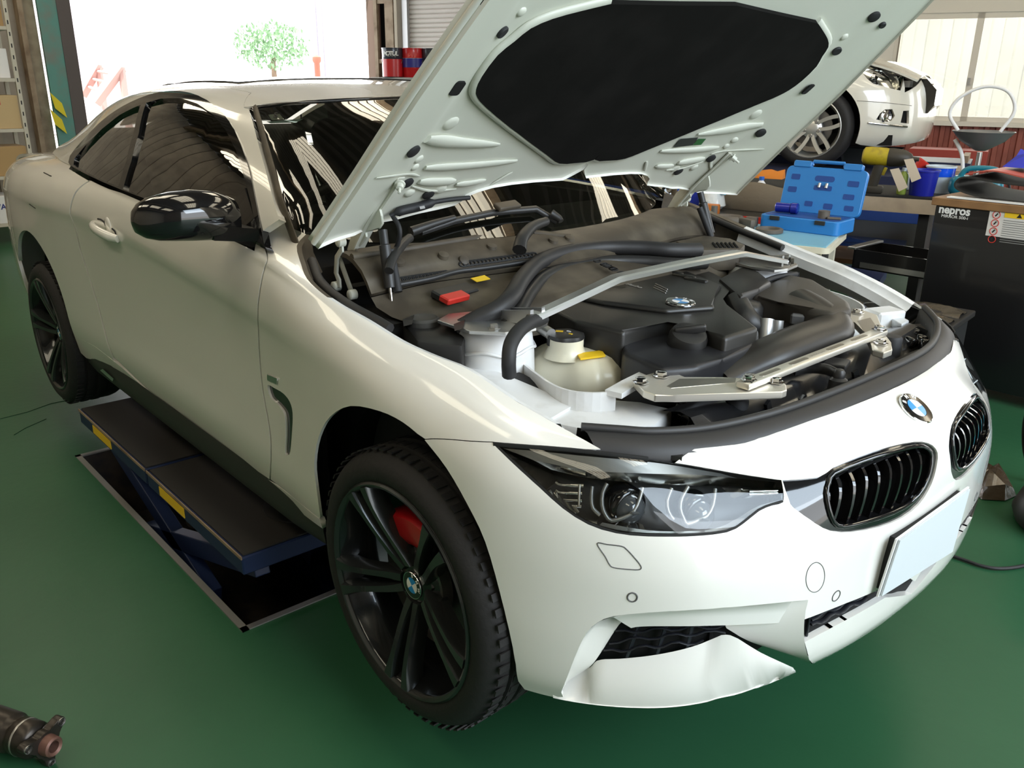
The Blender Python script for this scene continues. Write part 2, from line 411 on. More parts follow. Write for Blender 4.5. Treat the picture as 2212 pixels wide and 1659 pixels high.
def bbox(bm, a0, a1, z0, z1, o0, o1, bevel=0):
    c = BW((a0+a1)/2, (z0+z1)/2, (o0+o1)/2); add_box(bm, c, (abs(a1-a0), abs(o1-o0), abs(z1-z0)), R3(rz=BROT), bevel)
def struct(name, m, fn, parent=None, smooth=0):
    o = part(name, m, parent, fn, smooth)
    if parent is None: o['kind'] = 'structure'
    return o
# floor with the two lift recesses let into it
PX0, PX1 = wz((165,988),0)[0]-.005, wz((528,1360),0)[0]; PY0 = wz((528,1360),0)[1]; PY1 = PY0+.64
recs = [(PX0, PX1, PY0, PY1), (PX0, PX1, -PY1, -PY0)]
def floorbuild(bm):
    xs = [-13.9, PX0, PX1, 8]; ys = [-7, PY0, PY1, -PY1, -PY0, 12]
    vs = {(i,j): bm.verts.new((x,y,0)) for i, x in enumerate(xs) for j, y in enumerate(ys)}
    for i in range(3):
        for j in range(5):
            if i == 1 and j in (1, 3): continue
            bm.faces.new((vs[i,j], vs[i+1,j], vs[i+1,j+1], vs[i,j+1]))
floor = struct('floor', FLOORM, floorbuild)
for r in recs:
    def pit(bm, r=r):
        x0, x1, y0, y1 = r; z = -.34; v = [bm.verts.new(p) for p in ((x0,y0,0),(x1,y0,0),(x1,y1,0),(x0,y1,0),(x0,y0,z),(x1,y0,z),(x1,y1,z),(x0,y1,z))]
        for q in ((0,1,5,4),(1,2,6,5),(2,3,7,6),(3,0,4,7),(4,5,6,7)): bm.faces.new([v[k] for k in q])
    struct('lift_recess', PITM, pit, floor)
    def rim(bm, r=r):
        x0, x1, y0, y1 = r; w = .022
        for (a, b) in (((x0,y0),(x1,y0)),((x1,y0),(x1,y1)),((x1,y1),(x0,y1)),((x0,y1),(x0,y0))):
            c = ((a[0]+b[0])/2, (a[1]+b[1])/2, .001); add_box(bm, c, (abs(a[0]-b[0])+w, abs(a[1]-b[1])+w if abs(a[1]-b[1]) > 0 else w, .006) if a[1] == b[1] else (w, abs(a[1]-b[1])+w, .006))
    struct('recess_edging', STEEL, rim, floor)
# floor cracks near the rear wheel
for pp in ([(0,905),(60,890),(110,872),(160,862)], [(30,940),(55,925),(100,905)]):
    pts = [wz(p, .0005) for p in pp]; struct('floor_crack', mat('crack_green', (.008,.035,.018), .7), lambda bm: add_tube(bm, pts, .002, 5, flat=.3), floor)
struct('ground_outside', CONC, lambda bm: bbox(bm, -60, 40, -.07, -.02, .16, 50)); struct('ground_front', CONC, lambda bm: add_box(bm, (25, 0, -.05), (38.6, 60, .05)))
struct('ground_side', CONC, lambda bm: add_box(bm, (-24, -8, -.05), (19.9, 40, .05)))
# back wall: doorway on the left, shutter in the middle, windows on the right
aL, _ = bw_px((165,150)); aC0, _ = bw_px((800,80)); aS0, _ = bw_px((884,60)); aS1 = -2.3
aW0, _ = bw_px((1925,150)); zsill = bw_px((2085,262))[1]; zhead = bw_px((2100,27))[1]; HW = 4.6
def corr(bm, a0, a1, z0, z1, o, pitch, depth):
    n = max(2, int((a1-a0)/pitch)); prof = []
    for k in range(n):
        x = a0+(a1-a0)*k/n; w = (a1-a0)/n
        prof += [(x, 0), (x+w*.45, 0), (x+w*.55, depth), (x+w*.95, depth)]
    prof.append((a1, 0)); lo = [bm.verts.new(BW(x, z0, o-q)) for x, q in prof]; hi = [bm.verts.new(BW(x, z1, o-q)) for x, q in prof]
    for k in range(len(prof)-1): bm.faces.new((lo[k], lo[k+1], hi[k+1], hi[k]))
wall_back = struct('wall_back', CORR, lambda bm: (bbox(bm, aS0-.05, aW0-.3, 3.6, HW, 0, .15), bbox(bm, aL-2.5, aS0, 3.7, HW, 0, .15), bbox(bm, aW0-.3, 6, zhead+.35, HW, 0, .15),
    bbox(bm, aS1, aW0+.05, 0, HW, 0, .12), bbox(bm, aL-2.5, aL-1.5, 0, HW, 0, .15)))
REDB = mat('red_brown_siding', (.30,.085,.06), .55, noise=(4,(.22,.06,.04),.4,.7))
struct('dado_siding', REDB, lambda bm: corr(bm, aW0, 6, 0, zsill-.02, 0, .11, .03), wall_back)
# shutter: every slat a piece of its own
sh = struct('door_1', SHUTM, lambda bm: bbox(bm, aS0, aS1, 0, 3.6, .03, .05)); sh.name = 'door_1'
slat_me = None
a_mid = (aS0+aS1)/2; zs0, zs1 = bw_px((900, 117))[1], 3.6
pitch = (bw_px((900, 27.4))[1]-bw_px((900, 37.5))[1])
k = 0; z = .05
while z < 3.55:
    if slat_me is None:
        bm = nb(); L = aS1-aS0; sec = [(-.0, 0), (-.018, .006), (-.024, pitch*.35), (-.02, pitch*.75), (-.004, pitch*.96), (0, pitch*.96)]
        r0 = [bm.verts.new((-L/2, p[0], p[1])) for p in sec]; r1 = [bm.verts.new((L/2, p[0], p[1])) for p in sec]
        for q in range(len(sec)): bm.faces.new((r0[q], r0[(q+1)%len(sec)], r1[(q+1)%len(sec)], r1[q]))
        o = bobj('slat', bm, SHUTM, sh, 0); slat_me = o.data
    else: o = link(bpy.data.objects.new('slat', slat_me), sh)
    o.location = BW(a_mid, z, .03); o.rotation_euler = (0, 0, BROT); z += pitch
GALV = mat('galvanised', (.55,.55,.56), .4, .6)
struct('trim_1', GALV, lambda bm: bbox(bm, aS0-.09, aS0, 0, 3.7, -.05, .05))
aA, aB, aD = bw_px((818,60))[0], bw_px((828,60))[0], bw_px((862,60))[0]
col = empty('steel_column', BW(aA, 0)); tag(col, 'rusty lattice steel column between the open doorway and the shutter', 'column')
def wpart(name, m, parent, fn, smooth=0):          # part of a thing standing in workshop coordinates
    o = part(name, m, parent, fn, smooth); o.matrix_parent_inverse = Matrix.Translation(-Vector(parent.location)) if parent.rotation_euler[2] == 0 else parent.matrix_basis.inverted()
    return o
wpart('door_jamb', mat('jamb_brown', (.27,.17,.12), .6), col, lambda bm: bbox(bm, aC0-.02, aA, 0, 3.7, -.05, .12))
wpart('flange', RUST, col, lambda bm: bbox(bm, aB+.12, aD-.02, 0, 3.7, -.12, -.07))
wpart('flange', RUST, col, lambda bm: bbox(bm, aA, aA+.06, 0, 3.7, -.12, -.07))
wpart('flange', mat('column_edge', (.40,.34,.26), .6), col, lambda bm: bbox(bm, aD, aD+.05, 0, 3.7, -.12, .1))
wpart('web_plate', DARK, col, lambda bm: bbox(bm, aA, aS0-.1, 0, 3.7, .05, .1))
for zz in (bw_px((812,5))[1], bw_px((812,133))[1], 1.0, .4): wpart('lattice_bar', RUST, col, lambda bm: bbox(bm, aA+.06, aB+.12, zz-.03, zz+.03, -.11, -.08))
# windows on the right
GLASSW = glass_mat('window_pane', (.93,.95,.93))
aV = [aW0, bw_px((2104,130))[0], bw_px((2104,130))[0]+1.25, bw_px((2104,130))[0]+2.5, 6]
for i in range(4):
    a0, a1 = aV[i], aV[i+1]
    w = struct('window_%d' % (i+1), FRAMEM, lambda bm: (bbox(bm, a0, a0+.035, zsill, zhead, -.02, .04), bbox(bm, a1-.035, a1, zsill, zhead, -.02, .04), bbox(bm, a0, a1, zsill, zsill+.05, -.02, .04), bbox(bm, a0, a1, zhead-.06, zhead, -.02, .04)))
    struct('pane', GLASSW, lambda bm: bbox(bm, a0+.035, a1-.035, zsill+.05, zhead-.06, .006, .010), w)
struct('trim_2', FRAMEM, lambda bm: (bbox(bm, aW0-.05, 6, zsill-.05, zsill, -.08, .1), bbox(bm, aW0-.28, aW0, 0, zhead+.35, -.06, .1), bbox(bm, aW0-.05, 6, zhead, zhead+.36, -.03, .1)))
part('window_latch', STEEL, bpy.data.objects['window_2'], lambda bm: bbox(bm, aV[1]-.03, aV[1], 1.55, 1.62, -.05, -.02), 0)
# neighbour building outside the windows and things outside the open doorway
nbw = part('neighbour_wall', PALEW, None, lambda bm: (corr(bm, -5, 7, .55, 3.4, 2.2, .30, .035), bbox(bm, -5, 7, 0, .55, 2.1, 2.3), bbox(bm, -5, 7, 3.4, 3.6, 1.9, 2.4)), 0); tag(nbw, 'pale metal-clad neighbouring building seen through the windows', 'building')
# left wall with the teal column
pc = wdist((104,150), 11.0)
wall_left = struct('wall_left', CORR, lambda bm: add_box(bm, (pc[0]-.25, (pc[1]-7)/2-.1, HW/2), (.12, pc[1]+7.0, HW)))
def lrib(bm):
    n = 30
    for k in range(n): add_box(bm, (pc[0]-.17, pc[1]-.35-k*.22, HW/2), (.04, .1, HW))
struct('wall_rib', CORR, lrib, wall_left)
tcol = empty('teal_column', (pc[0], pc[1], 0)); tag(tcol, 'teal painted steel column with two yellow marks by the doorway', 'column')
def lcol(name, m, p0, p1, d0, d1, z0=0, z1=HW):
    A = wdist((p0,150), 11.0); B = wdist((p1,150), 11.0); dx = (A+B)/2
    o = part(name, m, tcol, lambda bm: add_box(bm, (dx[0]+(d0+d1)/2-pc[0], (A[1]+B[1])/2-pc[1], (z0+z1)/2), (abs(d1-d0), abs(B[1]-A[1]), z1-z0)), 0); return o
lcol('face_plate', TEAL, 98, 141, 0, .05); lcol('web', RUST, 70, 98, -.10, -.05); lcol('flange', RUST, 58, 70, -.12, .03); lcol('door_rail', mat('dark_rail', (.10,.08,.075), .6), 141, 172, -.06, .02)
for py in (227, 262):
    cpt = wdist((121, py), 10.93); hx = .09; hz = .105
    part('yellow_mark', mat('yellow_mark_paint', (.75,.62,.02), .6), tcol, lambda bm: [add_prism(bm, [(-.055,.13),(.045,.02),(.075,-.13),(-.03,-.03)], 0, .006, Matrix.Translation((cpt[0]-pc[0]+.06, cpt[1]-pc[1], cpt[2])) @ basis((0,1,0),(0,0,1),(1,0,0)))], 0)
# the two walls behind the camera, with the front doorway, and the roof
wall_front = struct('wall_front', CORR, lambda bm: (add_box(bm, (5.6, -4.6, HW/2), (.15, 4.8, HW)), add_box(bm, (5.6, 7.0, HW/2), (.15, 6.5, HW)), add_box(bm, (5.6, .8, 4.1), (.15, 6.2, 1.0))))
wall_near = struct('wall_near', mat('wall_tan', (.50,.44,.36), .6), lambda bm: add_box(bm, (-2, -6.6, HW/2), (15.4, .15, HW)))
def roofb(bm):
    n = 150; y0 = -6.8; y1 = 12.0; xb = lambda y: max(-14.0, (y-.3-8.81)/.362-2.43)
    prof = [(y0+(y1-y0)*k/n, HW+(.05 if k % 2 else 0)) for k in range(n+1)]
    a = [bm.verts.new((min(xb(y), 5.7), y, z)) for y, z in prof]; b = [bm.verts.new((5.8, y, z)) for y, z in prof]
    for k in range(n): bm.faces.new((a[k], b[k], b[k+1], a[k+1]))
ceiling = struct('ceiling', ROOFM, roofb)
def skylight(x0, x1, y0, y1, ribs):
    w = (y1-y0)/ribs; me = None
    for k in range(ribs):
        yc = y0+w*(k+.5)
        if me is None:
            bm = nb(); pr = [(-w*.40,.02),(-w*.22,-.02),(w*.22,-.02),(w*.40,.02)]
            a = [bm.verts.new((-(x1-x0)/2, y, z)) for y, z in pr]; b = [bm.verts.new(((x1-x0)/2, y, z)) for y, z in pr]
            for q in range(3): bm.faces.new((a[q], b[q], b[q+1], a[q+1]))
            o = bobj('skylight_rib', bm, SKYL, ceiling, 0); me = o.data
        else: o = link(bpy.data.objects.new('skylight_rib', me), ceiling)
        o.location = ((x0+x1)/2, yc, HW-.03)
SKYS = [(x-1.25, x+1.25, y-.43, y+.43) for x, y in ((-1.0,-.65),(-4.4,-.65),(2.4,-.65),(-4.1,2.1),(-.7,2.1),(2.6,2.1),(-4.1,4.9),(-.7,4.9),(2.6,4.9),(-1.0,-3.6),(2.4,-3.6),(-4.4,-3.6),(-7.6,-.65),(-7.6,-3.6),(-.7,7.4),(2.6,7.6))]
for q in SKYS: skylight(*q, 5)
def purlins(bm):
    for y in (-5, -2.5, 2.4, 7.5): add_box(bm, (-4, y, HW-.16), (19, .1, .2))
struct('trim_3', RUST, purlins)
# ================================================================== THE CAR
car = empty('car', (0, 0, CZ)); tag(car, 'white two-door coupe with its hood raised on the sunken lift', 'car')
# reference line round the body in plan: (x, y) and per column the body section as (inset, height) rows from sill to crest
KEY = [
 ((.770,0),    [(.07,.165),(.025,.23),(.015,.32),(.012,.42),(.003,.52),(.006,.60),(.026,.652),(.083,.694),(.112,.710),(.138,.722),(.178,.73)]),
 ((.747,-.30), [(.07,.165),(.022,.23),(.010,.32),(.006,.42),(.004,.52),(.016,.60),(.038,.642),(.090,.682),(.119,.699),(.147,.712),(.187,.722)]),
 ((.694,-.50), [(.065,.165),(.02,.23),(.005,.32),(0,.42),(.003,.50),(.022,.57),(.055,.62),(.095,.662),(.115,.683),(.135,.700),(.18,.715)]),
 ((.620,-.65), [(.06,.165),(.02,.23),(.005,.32),(0,.42),(.002,.50),(.022,.575),(.055,.630),(.09,.672),(.112,.697),(.135,.716),(.17,.73)]),
 ((.510,-.76), [(.05,.165),(.016,.23),(.004,.32),(0,.42),(0,.51),(.012,.595),(.035,.650),(.06,.688),(.078,.707),(.098,.722),(.13,.735)]),
 ((.400,-.830),[(.04,.167),(.014,.23),(.003,.32),(0,.42),(0,.52),(.008,.605),(.026,.660),(.052,.702),(.074,.720),(.098,.735),(.13,.745)]),
 ((.290,-.873),[(.035,.168),(.013,.235),(.003,.33),(0,.43),(0,.54),(.006,.630),(.022,.685),(.050,.727),(.076,.745),(.104,.759),(.135,.765)]),
 ((.120,-.897),[(.035,.17),(.015,.24),(.004,.34),(0,.45),(0,.57),(.006,.665),(.022,.722),(.052,.763),(.082,.786),(.114,.802),(.145,.806)]),
 ((-.076,-.905),[(.04,.17),(.018,.24),(.005,.34),(0,.46),(0,.59),(.003,.690),(.012,.748),(.034,.790),(.060,.813),(.087,.829),(.12,.833)]),
 ((-.36,-.897),[(.055,.17),(.028,.24),(.010,.34),(.008,.46),(.009,.60),(.006,.705),(.002,.765),(.012,.822),(.034,.858),(.057,.880),(.10,.893)]),
 ((-.60,-.885),[(.06,.17),(.03,.25),(.010,.35),(.012,.46),(.014,.61),(.008,.725),(0,.780),(.008,.850),(.022,.895),(.045,.930),(.170,.972)]),
 ((-.80,-.880),[(.065,.17),(.03,.25),(.008,.36),(.012,.47),(.016,.62),(.009,.740),(0,.795),(.008,.865),(.020,.910),(.040,.946),(.10,1.02)]),
 ((-1.10,-.876),[(.065,.17),(.03,.25),(.006,.36),(.012,.47),(.017,.62),(.010,.757),(0,.812),(.009,.880),(.020,.925),(.036,.962),(.075,1.02)]),
 ((-1.60,-.876),[(.065,.17),(.03,.25),(.006,.36),(.012,.47),(.016,.63),(.010,.785),(0,.845),(.010,.905),(.024,.945),(.046,.978),(.085,1.03)]),
 ((-2.05,-.886),[(.06,.18),(.03,.26),(.008,.36),(.010,.47),(.012,.63),(.008,.795),(0,.862),(.014,.925),(.036,.962),(.072,.992),(.115,1.04)]),
 ((-2.45,-.906),[(.05,.19),(.03,.27),(.012,.37),(.008,.48),(.006,.64),(.004,.805),(0,.872),(.024,.940),(.065,.982),(.125,1.008),(.18,1.04)]),
 ((-2.81,-.914),[(.05,.20),(.03,.28),(.010,.38),(.002,.49),(0,.65),(.004,.810),(.004,.875),(.034,.945),(.090,.988),(.165,1.012),(.23,1.03)]),
 ((-3.15,-.902),[(.05,.22),(.03,.30),(.010,.40),(.002,.50),(0,.66),(.004,.812),(.008,.870),(.036,.935),(.090,.978),(.160,1.000),(.24,1.015)]),
 ((-3.42,-.862),[(.06,.24),(.03,.32),(.010,.42),(.002,.52),(.002,.66),(.008,.800),(.014,.860),(.040,.925),(.085,.966),(.145,.985),(.22,1.0)]),
 ((-3.62,-.770),[(.07,.25),(.03,.33),(.010,.43),(.0,.52),(.004,.66),(.012,.800),(.022,.855),(.045,.915),(.085,.955),(.14,.972),(.2,.985)]),
 ((-3.78,-.55),[(.07,.25),(.03,.33),(.010,.43),(.0,.52),(.006,.66),(.018,.800),(.030,.855),(.050,.915),(.085,.952),(.14,.968),(.2,.98)]),
 ((-3.86,0),   [(.07,.25),(.03,.33),(.010,.43),(.0,.52),(.006,.66),(.020,.800),(.034,.855),(.055,.915),(.09,.952),(.14,.968),(.2,.98)]),
]
_ref = np.array([k[0] for k in KEY]); _d = np.gradient(_ref, axis=0); _d[0] = (0,-1); _d[-1] = (0, 1)
_d /= np.linalg.norm(_d, axis=1)[:,None]; _in = np.stack([_d[:,1], -_d[:,0]], 1); _in[0] = (-1,0); _in[-1] = (1,0)
BODY = Net([[(_ref[j][0]+_in[j][0]*KEY[j][1][r][0], _ref[j][1]+_in[j][1]*KEY[j][1][r][0], KEY[j][1][r][1]) for j in range(len(KEY))] for r in range(11)])
if BODY.nrm([2.2],[5])[0][1] > 0: BODY.sgn = -1.0
def bpx(pts, smooth=0): return BODY.hits(px_smooth(pts, smooth) if smooth else pts)
def bxz(pts): return np.array([BODY.xz(x, z) for x, z in pts])
def cat(*a): return np.concatenate([np.asarray(x, float).reshape(-1, 2) for x in a])

ARCH_F = [(1125,1507),(1108,1400),(1080,1280),(1048,1170),(1010,1090),(965,1012),(917,950)]       # bumper part of the front wheel arch, upwards
ARCH_B = [(917,950),(870,912),(820,888),(757,877),(713,900),(688,945),(679,1000),(683,1050),(692,1117)]
arch_front = bpx(ARCH_F, 3); arch_back = bpx(ARCH_B, 3)
# ---- front fenders
seam = [(917,950),(945,949),(1064,956)]
fl_low = [(1064,956),(1130,961),(1200,966),(1297,970)]
crest = [(1297,970),(1200,915),(1106,861),(1011,798),(932,766),(863,735),(790,690),(735,660),(695,633),(663,602),(650,570),(641,531),(661,506)]
apil = [(661,506),(632,494),(601,472),(580,482),(566,496)]
doorl = [(566,496),(573,530),(579,559),(570,590),(559,660),(560,720),(563,782),(570,848),(584,927),(587,977),(585,1036)]
doorg = [(p[0]-3, p[1]-1) for p in doorl]
fend = cat(arch_back[::-1][:-1], bpx([(918,948),(945,947),(1064,954)]), bpx(fl_low)[1:], bpx(crest, 3)[1:], bpx(apil)[1:], bpx(doorl, 3)[1:], bpx([(640,1080),(690,1119)]))
VENT = [(578,832),(592,838),(612,850),(626,868),(632,892),(631,930),(627,975),(622,983),(616,978),(617,940),(616,905),(611,888),(598,872),(584,858)]
vent = bpx(px_smooth(VENT, 3, True))
fenders = patch('fender', BODY, fend, PAINT, car, holes=[vent], d=.026, sides=(-1, 1), thick=.007)
for f in fenders:
    s = 1 if f is fenders[0] else -1
patch('fender_vent', BODY, vent, BLACKG, fenders[0], d=.02, off=-.006, thick=0)
patch('fender_vent', BODY, vent, BLACKG, fenders[1], d=.02, off=-.006, thick=0, sides=(1,))
# little badge over the vent: blue, red and chrome stripes
def badge_quad(name, px, m): return patch(name, BODY, bpx(px), m, fenders[0], d=.02, off=.0035, thick=.004)
badge_quad('vent_badge', [(579,808),(601,817),(600,829),(580,821)], ALUS)
badge_quad('badge_stripe', [(581,811),(585,813),(585,821),(581,819)], BLUEB)
badge_quad('badge_stripe', [(587,814),(591,815),(591,823),(587,822)], RED)
badge_quad('badge_letter', [(593,817),(599,820),(599,826),(593,824)], BLACKG)
# ---- doors and rear quarters
BELT = [(579,557),(520,528),(460,500),(400,474),(316,440),(263,417),(206,398),(149,365)]
belt = bpx(BELT, 2)
door_back = bxz([(-2.10,.985),(-2.14,.94),(-2.17,.86),(-2.15,.72),(-2.05,.52),(-1.98,.36),(-1.97,.335)])
door_low = bpx([(316,838),(390,893),(456,947),(520,992),(583,1037)], 2)
iB = int(np.argmin(np.abs(belt[:,0]-door_back[0][0])))
door = cat(bpx(doorg, 3), door_low[::-1][1:], door_back[::-1], belt[1:iB][::-1])
doors = patch('door', BODY, door, PAINT, car, d=.03, sides=(-1, 1))
arch_r = [(-2.81+.372*math.cos(a), .345+.368*math.sin(a)) for a in np.linspace(math.radians(-18), math.radians(198), 26)]
arch_rear = bxz(arch_r)[::-1]                     # from behind the wheel over the top to the front
q_low = bxz([(-2.44,.205),(-2.40,.22),(-2.0,.30),(-1.985,.335)])
qx = cat(bxz([(-1.985,.335),(-1.995,.36),(-2.065,.52),(-2.165,.72),(-2.185,.86),(-2.155,.94),(-2.115,.985)]), belt[iB:],
         bxz([(-2.62,1.03),(-2.85,1.03),(-3.15,1.008),(-3.4,.992),(-3.5,.985),(-3.47,.90),(-3.42,.80),(-3.38,.72),(-3.25,.70)]))
ar_front = [(-2.81+.372*math.cos(a), .345+.368*math.sin(a)) for a in np.linspace(math.radians(150), math.radians(-18), 24)]
quarter = cat(qx, bxz([(-3.20,.60)]), bxz(ar_front), q_low[1:])
quarters = patch('rear_quarter_panel', BODY, quarter, PAINT, car, d=.035, sides=(-1, 1))
rb = cat(bxz([(-3.155,.46),(-3.165,.35),(-3.19,.23)]), [(BODY.x[-1]-.9, 0.2),(BODY.x[-1], 0.2),(BODY.x[-1], 6.2),(BODY.x[-1]-.9, 6.0)], bxz([(-3.43,.795),(-3.39,.715),(-3.25,.695),(-3.21,.60)]))
patch('rear_bumper', BODY, rb, PAINT, car, d=.05, sides=(-1, 1), join=True)
# slits that show on the rear quarter
for s4 in ([(95,373),(111,381)], [(64,441),(77,450)]):
    a, b = bpx(s4); pts = [BODY.ev(*(a+(b-a)*k/4))[0]+BODY.nrm(*(a+(b-a)*k/4))[0]*.0005 for k in range(5)]
    part('panel_slit', BLACKM, quarters[0], lambda bm: add_tube(bm, pts, .0022, 6))
# ---- sills: white strip and black skirt
sw = cat(bpx([(161,724),(206,749),(263,794),(316,842),(390,897),(456,951),(585,1040),(690,1122)]), bpx([(697,1142)]), bpx([(640,1100),(582,1053),(452,955),(316,852),(240,790),(195,770),(186,765)]))
sills = patch('sill', BODY, sw, PAINT, car, d=.03, off=.0, sides=(-1, 1))
SKIRT = Net([[(x, -.866, .262), (x, -.868, .20), (x, -.845, .16), (x, -.78, .14), (x, -.60, .145)] for x in np.linspace(-.42, -2.44, 12)], fix_center=False)
SK = [[(x, y+(.0 if -2.3 < x < -.5 else .012), z+.012*max(0,(x+1.4)/1.0)**0*0) for x in np.linspace(-.41, -2.42, 14)] for y, z in ((-.856,.278),(-.867,.235),(-.862,.195),(-.835,.165),(-.76,.15),(-.55,.15))]
for sd in (-1, 1):
    bm = nb(); add_loft(bm, [[(p[0], p[1]*(-sd), p[2]) for p in [r[i] for r in SK]] for i in range(14)], closed=False, cap=False)
    bobj('side_skirt', bm, BLACKP, car, 50)
# skirt sticker
pts = [onp(p, 1, -.872) for p in ((216,800),(222,797),(245,818),(243,824))]
mobj('skirt_sticker', pts, [(0,1,2,3)], ALUS, car, False)
# ---- front bumper
HL_TOP = [(1066,960),(1130,965),(1230,972),(1310,981),(1400,992),(1460,1001),(1560,1018),(1640,1031),(1688,1037)]
HL_BOT = [(1688,1037),(1692,1058),(1692,1085),(1668,1092),(1640,1104),(1605,1132),(1570,1150),(1500,1158),(1400,1159),(1330,1152),(1270,1133),(1215,1098),(1165,1053),(1110,1003),(1066,960)]
KID = [(1690,1037),(1768,1031),(1800,1010),(1860,985),(1920,965),(1975,954),(2005,957),(2022,970),(2026,990),(2018,1030),(2005,1060),(1985,1090),(1950,1118),(1900,1138),(1840,1149),(1795,1147),(1760,1130),(1715,1098),(1692,1085),(1691,1060)]
hl_top = bpx(HL_TOP, 2); hl_bot = bpx(HL_BOT, 2); kid = bpx(KID, 2)
xz0 = lambda z: (0.0, float(np.interp(z, BODY.ev(np.zeros(200), np.linspace(0,10,200))[:,2], np.linspace(0,10,200))))
nose_top = bpx([(1500,970),(1575,962),(1650,942),(1733,915),(1800,892),(1850,873)])
tcl = xz0(.7225)
iK = int(np.argmin(np.abs(kid[:,0]-kid[:,0].min())))
# kidney outline starts at its joint with the headlight; nose lies above both, bumper below both
kup = kid[:kid[:,0].argmin()+1]; klo = kid[kid[:,0].argmin():]
BL = [(1125,1507),(1160,1532),(1196,1549)]                     # bottom of the bumper corner
BLADE = [(1196,1549),(1200,1525),(1212,1495),(1230,1450),(1250,1400),(1268,1366),(1290,1345),(1325,1331),(1400,1323),(1500,1317),(1620,1308),(1700,1300),(1746,1296)]
MID = [(1746,1296),(1740,1320),(1738,1338),(1780,1322),(1830,1302),(1870,1286),(1912,1267)]
blade = bpx(BLADE, 2); mid = bpx(MID); open_top = mid[-1]
zc = BODY.ev(*mid[-1])[0]
ctr_open = xz0(.292)
nose = cat([tcl], nose_top[::-1], bpx([(1456,1000)]), bpx([(1560,1017),(1640,1030),(1688,1036)]), kup[1:], [(0.0, kup[-1][1]*.5+klo[0][1]*.5)] if False else [])
FB = cat(arch_front, bpx(seam)[1:], hl_bot[::-1][1:-3], klo[::-1][1:], kup[::-1][:-1] if False else [], )
# one skin: outer loop from arch, round headlight, kidney cut as a hole, centre line, openings below
outer = cat(arch_front[:-1], bpx(seam), bpx([(1066,960)]), hl_bot[::-1][1:], bpx([(1640,1030),(1560,1017),(1458,1000),(1478,984)]), nose_top, [tcl], [(0.0, t) for t in np.linspace(tcl[1], ctr_open[1], 30)[1:]],
            bpx([(1960,1245)]), mid[::-1], blade[::-1][1:], bpx(BL)[::-1][1:])
# the kidney touches the headlight: shrink its joint a little so that it is a proper hole
kidh = kid.copy(); kidh[:,0] = np.minimum(kidh[:,0], bpx([(1697,1060)])[0][0])
holes = [kidh]
bumper = patch('front_bumper', BODY, outer, PAINT, car, holes=holes, d=.018, sides=(-1, 1), join=True, thick=.008)
# ------------------------------------------------------------------ more car: tools
def resamp(P, n):
    P = np.asarray(P, float); L = np.concatenate([[0], np.cumsum(np.linalg.norm(np.diff(P, axis=0), axis=1))]); q = np.linspace(0, L[-1], n)
    return np.stack([np.interp(q, L, P[:,k]) for k in range(P.shape[1])], 1)
def on_body(pts, off=0.0, smooth=0):
    st = bpx(pts, smooth); return BODY.ev(st[:,0], st[:,1])+BODY.nrm(st[:,0], st[:,1])*off
def loft_rows(name, rows, m, parent, sides=(-1,), n=24, smooth=True, autos=None, join=False):
    R = [resamp(r, n) for r in rows]; V = np.concatenate(R); F = [(i*n+j, i*n+j+1, (i+1)*n+j+1, (i+1)*n+j) for i in range(len(R)-1) for j in range(n-1)]
    out = []
    for sd in sides:
        VV = V*np.array([1, -sd, 1]); FF = F if sd < 0 else [f[::-1] for f in F]
        out.append(mobj(name, VV, FF, m, parent, smooth, None, autos=autos))
    return out if len(sides) > 1 else out[0]
def mir(P): return np.asarray(P, float)*np.array([1,-1,1])
def tube3(name, pts, r, m, parent, sides=(-1,), seg=8, closed=False, flat=None, smooth=60, up=None):
    out = []
    for sd in sides:
        Q = np.asarray(pts, float)*np.array([1, -sd, 1]); out.append(part(name, m, parent, lambda bm: add_tube(bm, Q, r, seg, closed, flat=flat, up=up), smooth))
    return out if len(sides) > 1 else out[0]
def emblem(C0, nv, up, r, parent, name='roundel'):
    nv = Vector(nv).normalized(); up = Vector(up); up = (up-nv*up.dot(nv)).normalized(); rt = up.cross(nv); Mx = basis(rt, up, nv, C0)
    base = part(name, CHROME, parent, lambda bm: add_lathe(bm, [(r,-.002),(r,.002),(r*.965,.0035),(r*.93,.003),(.001,.0028)], 40), 40); base.matrix_local = Mx
    part('roundel_band', BLACKG, base, lambda bm: add_lathe(bm, [(r*.93,.0028),(r*.92,.0036),(r*.60,.0038),(r*.58,.0030)], 40, cap=False), 40)
    for q in range(4):
        pts = [(0,0)]+[(r*.57*math.cos(math.radians(90*q+a)), r*.57*math.sin(math.radians(90*q+a))) for a in range(0, 91, 10)]
        part('roundel_quarter', BLUEB if q in (1, 3) else WHITE, base, lambda bm: add_prism(bm, pts, .0028, .0036), 0)
    for ch, a in (('B', 132), ('M', 90), ('W', 48)):
        ca = math.radians(a); T = Matrix.Translation((r*.765*math.cos(ca), r*.765*math.sin(ca), .0039)) @ Matrix.Rotation(ca-PI/2, 4, 'Z')
        text_mesh('roundel_letter', ch, r*.34, WHITE, T, base, .0002, bold=r*.008)
    return base
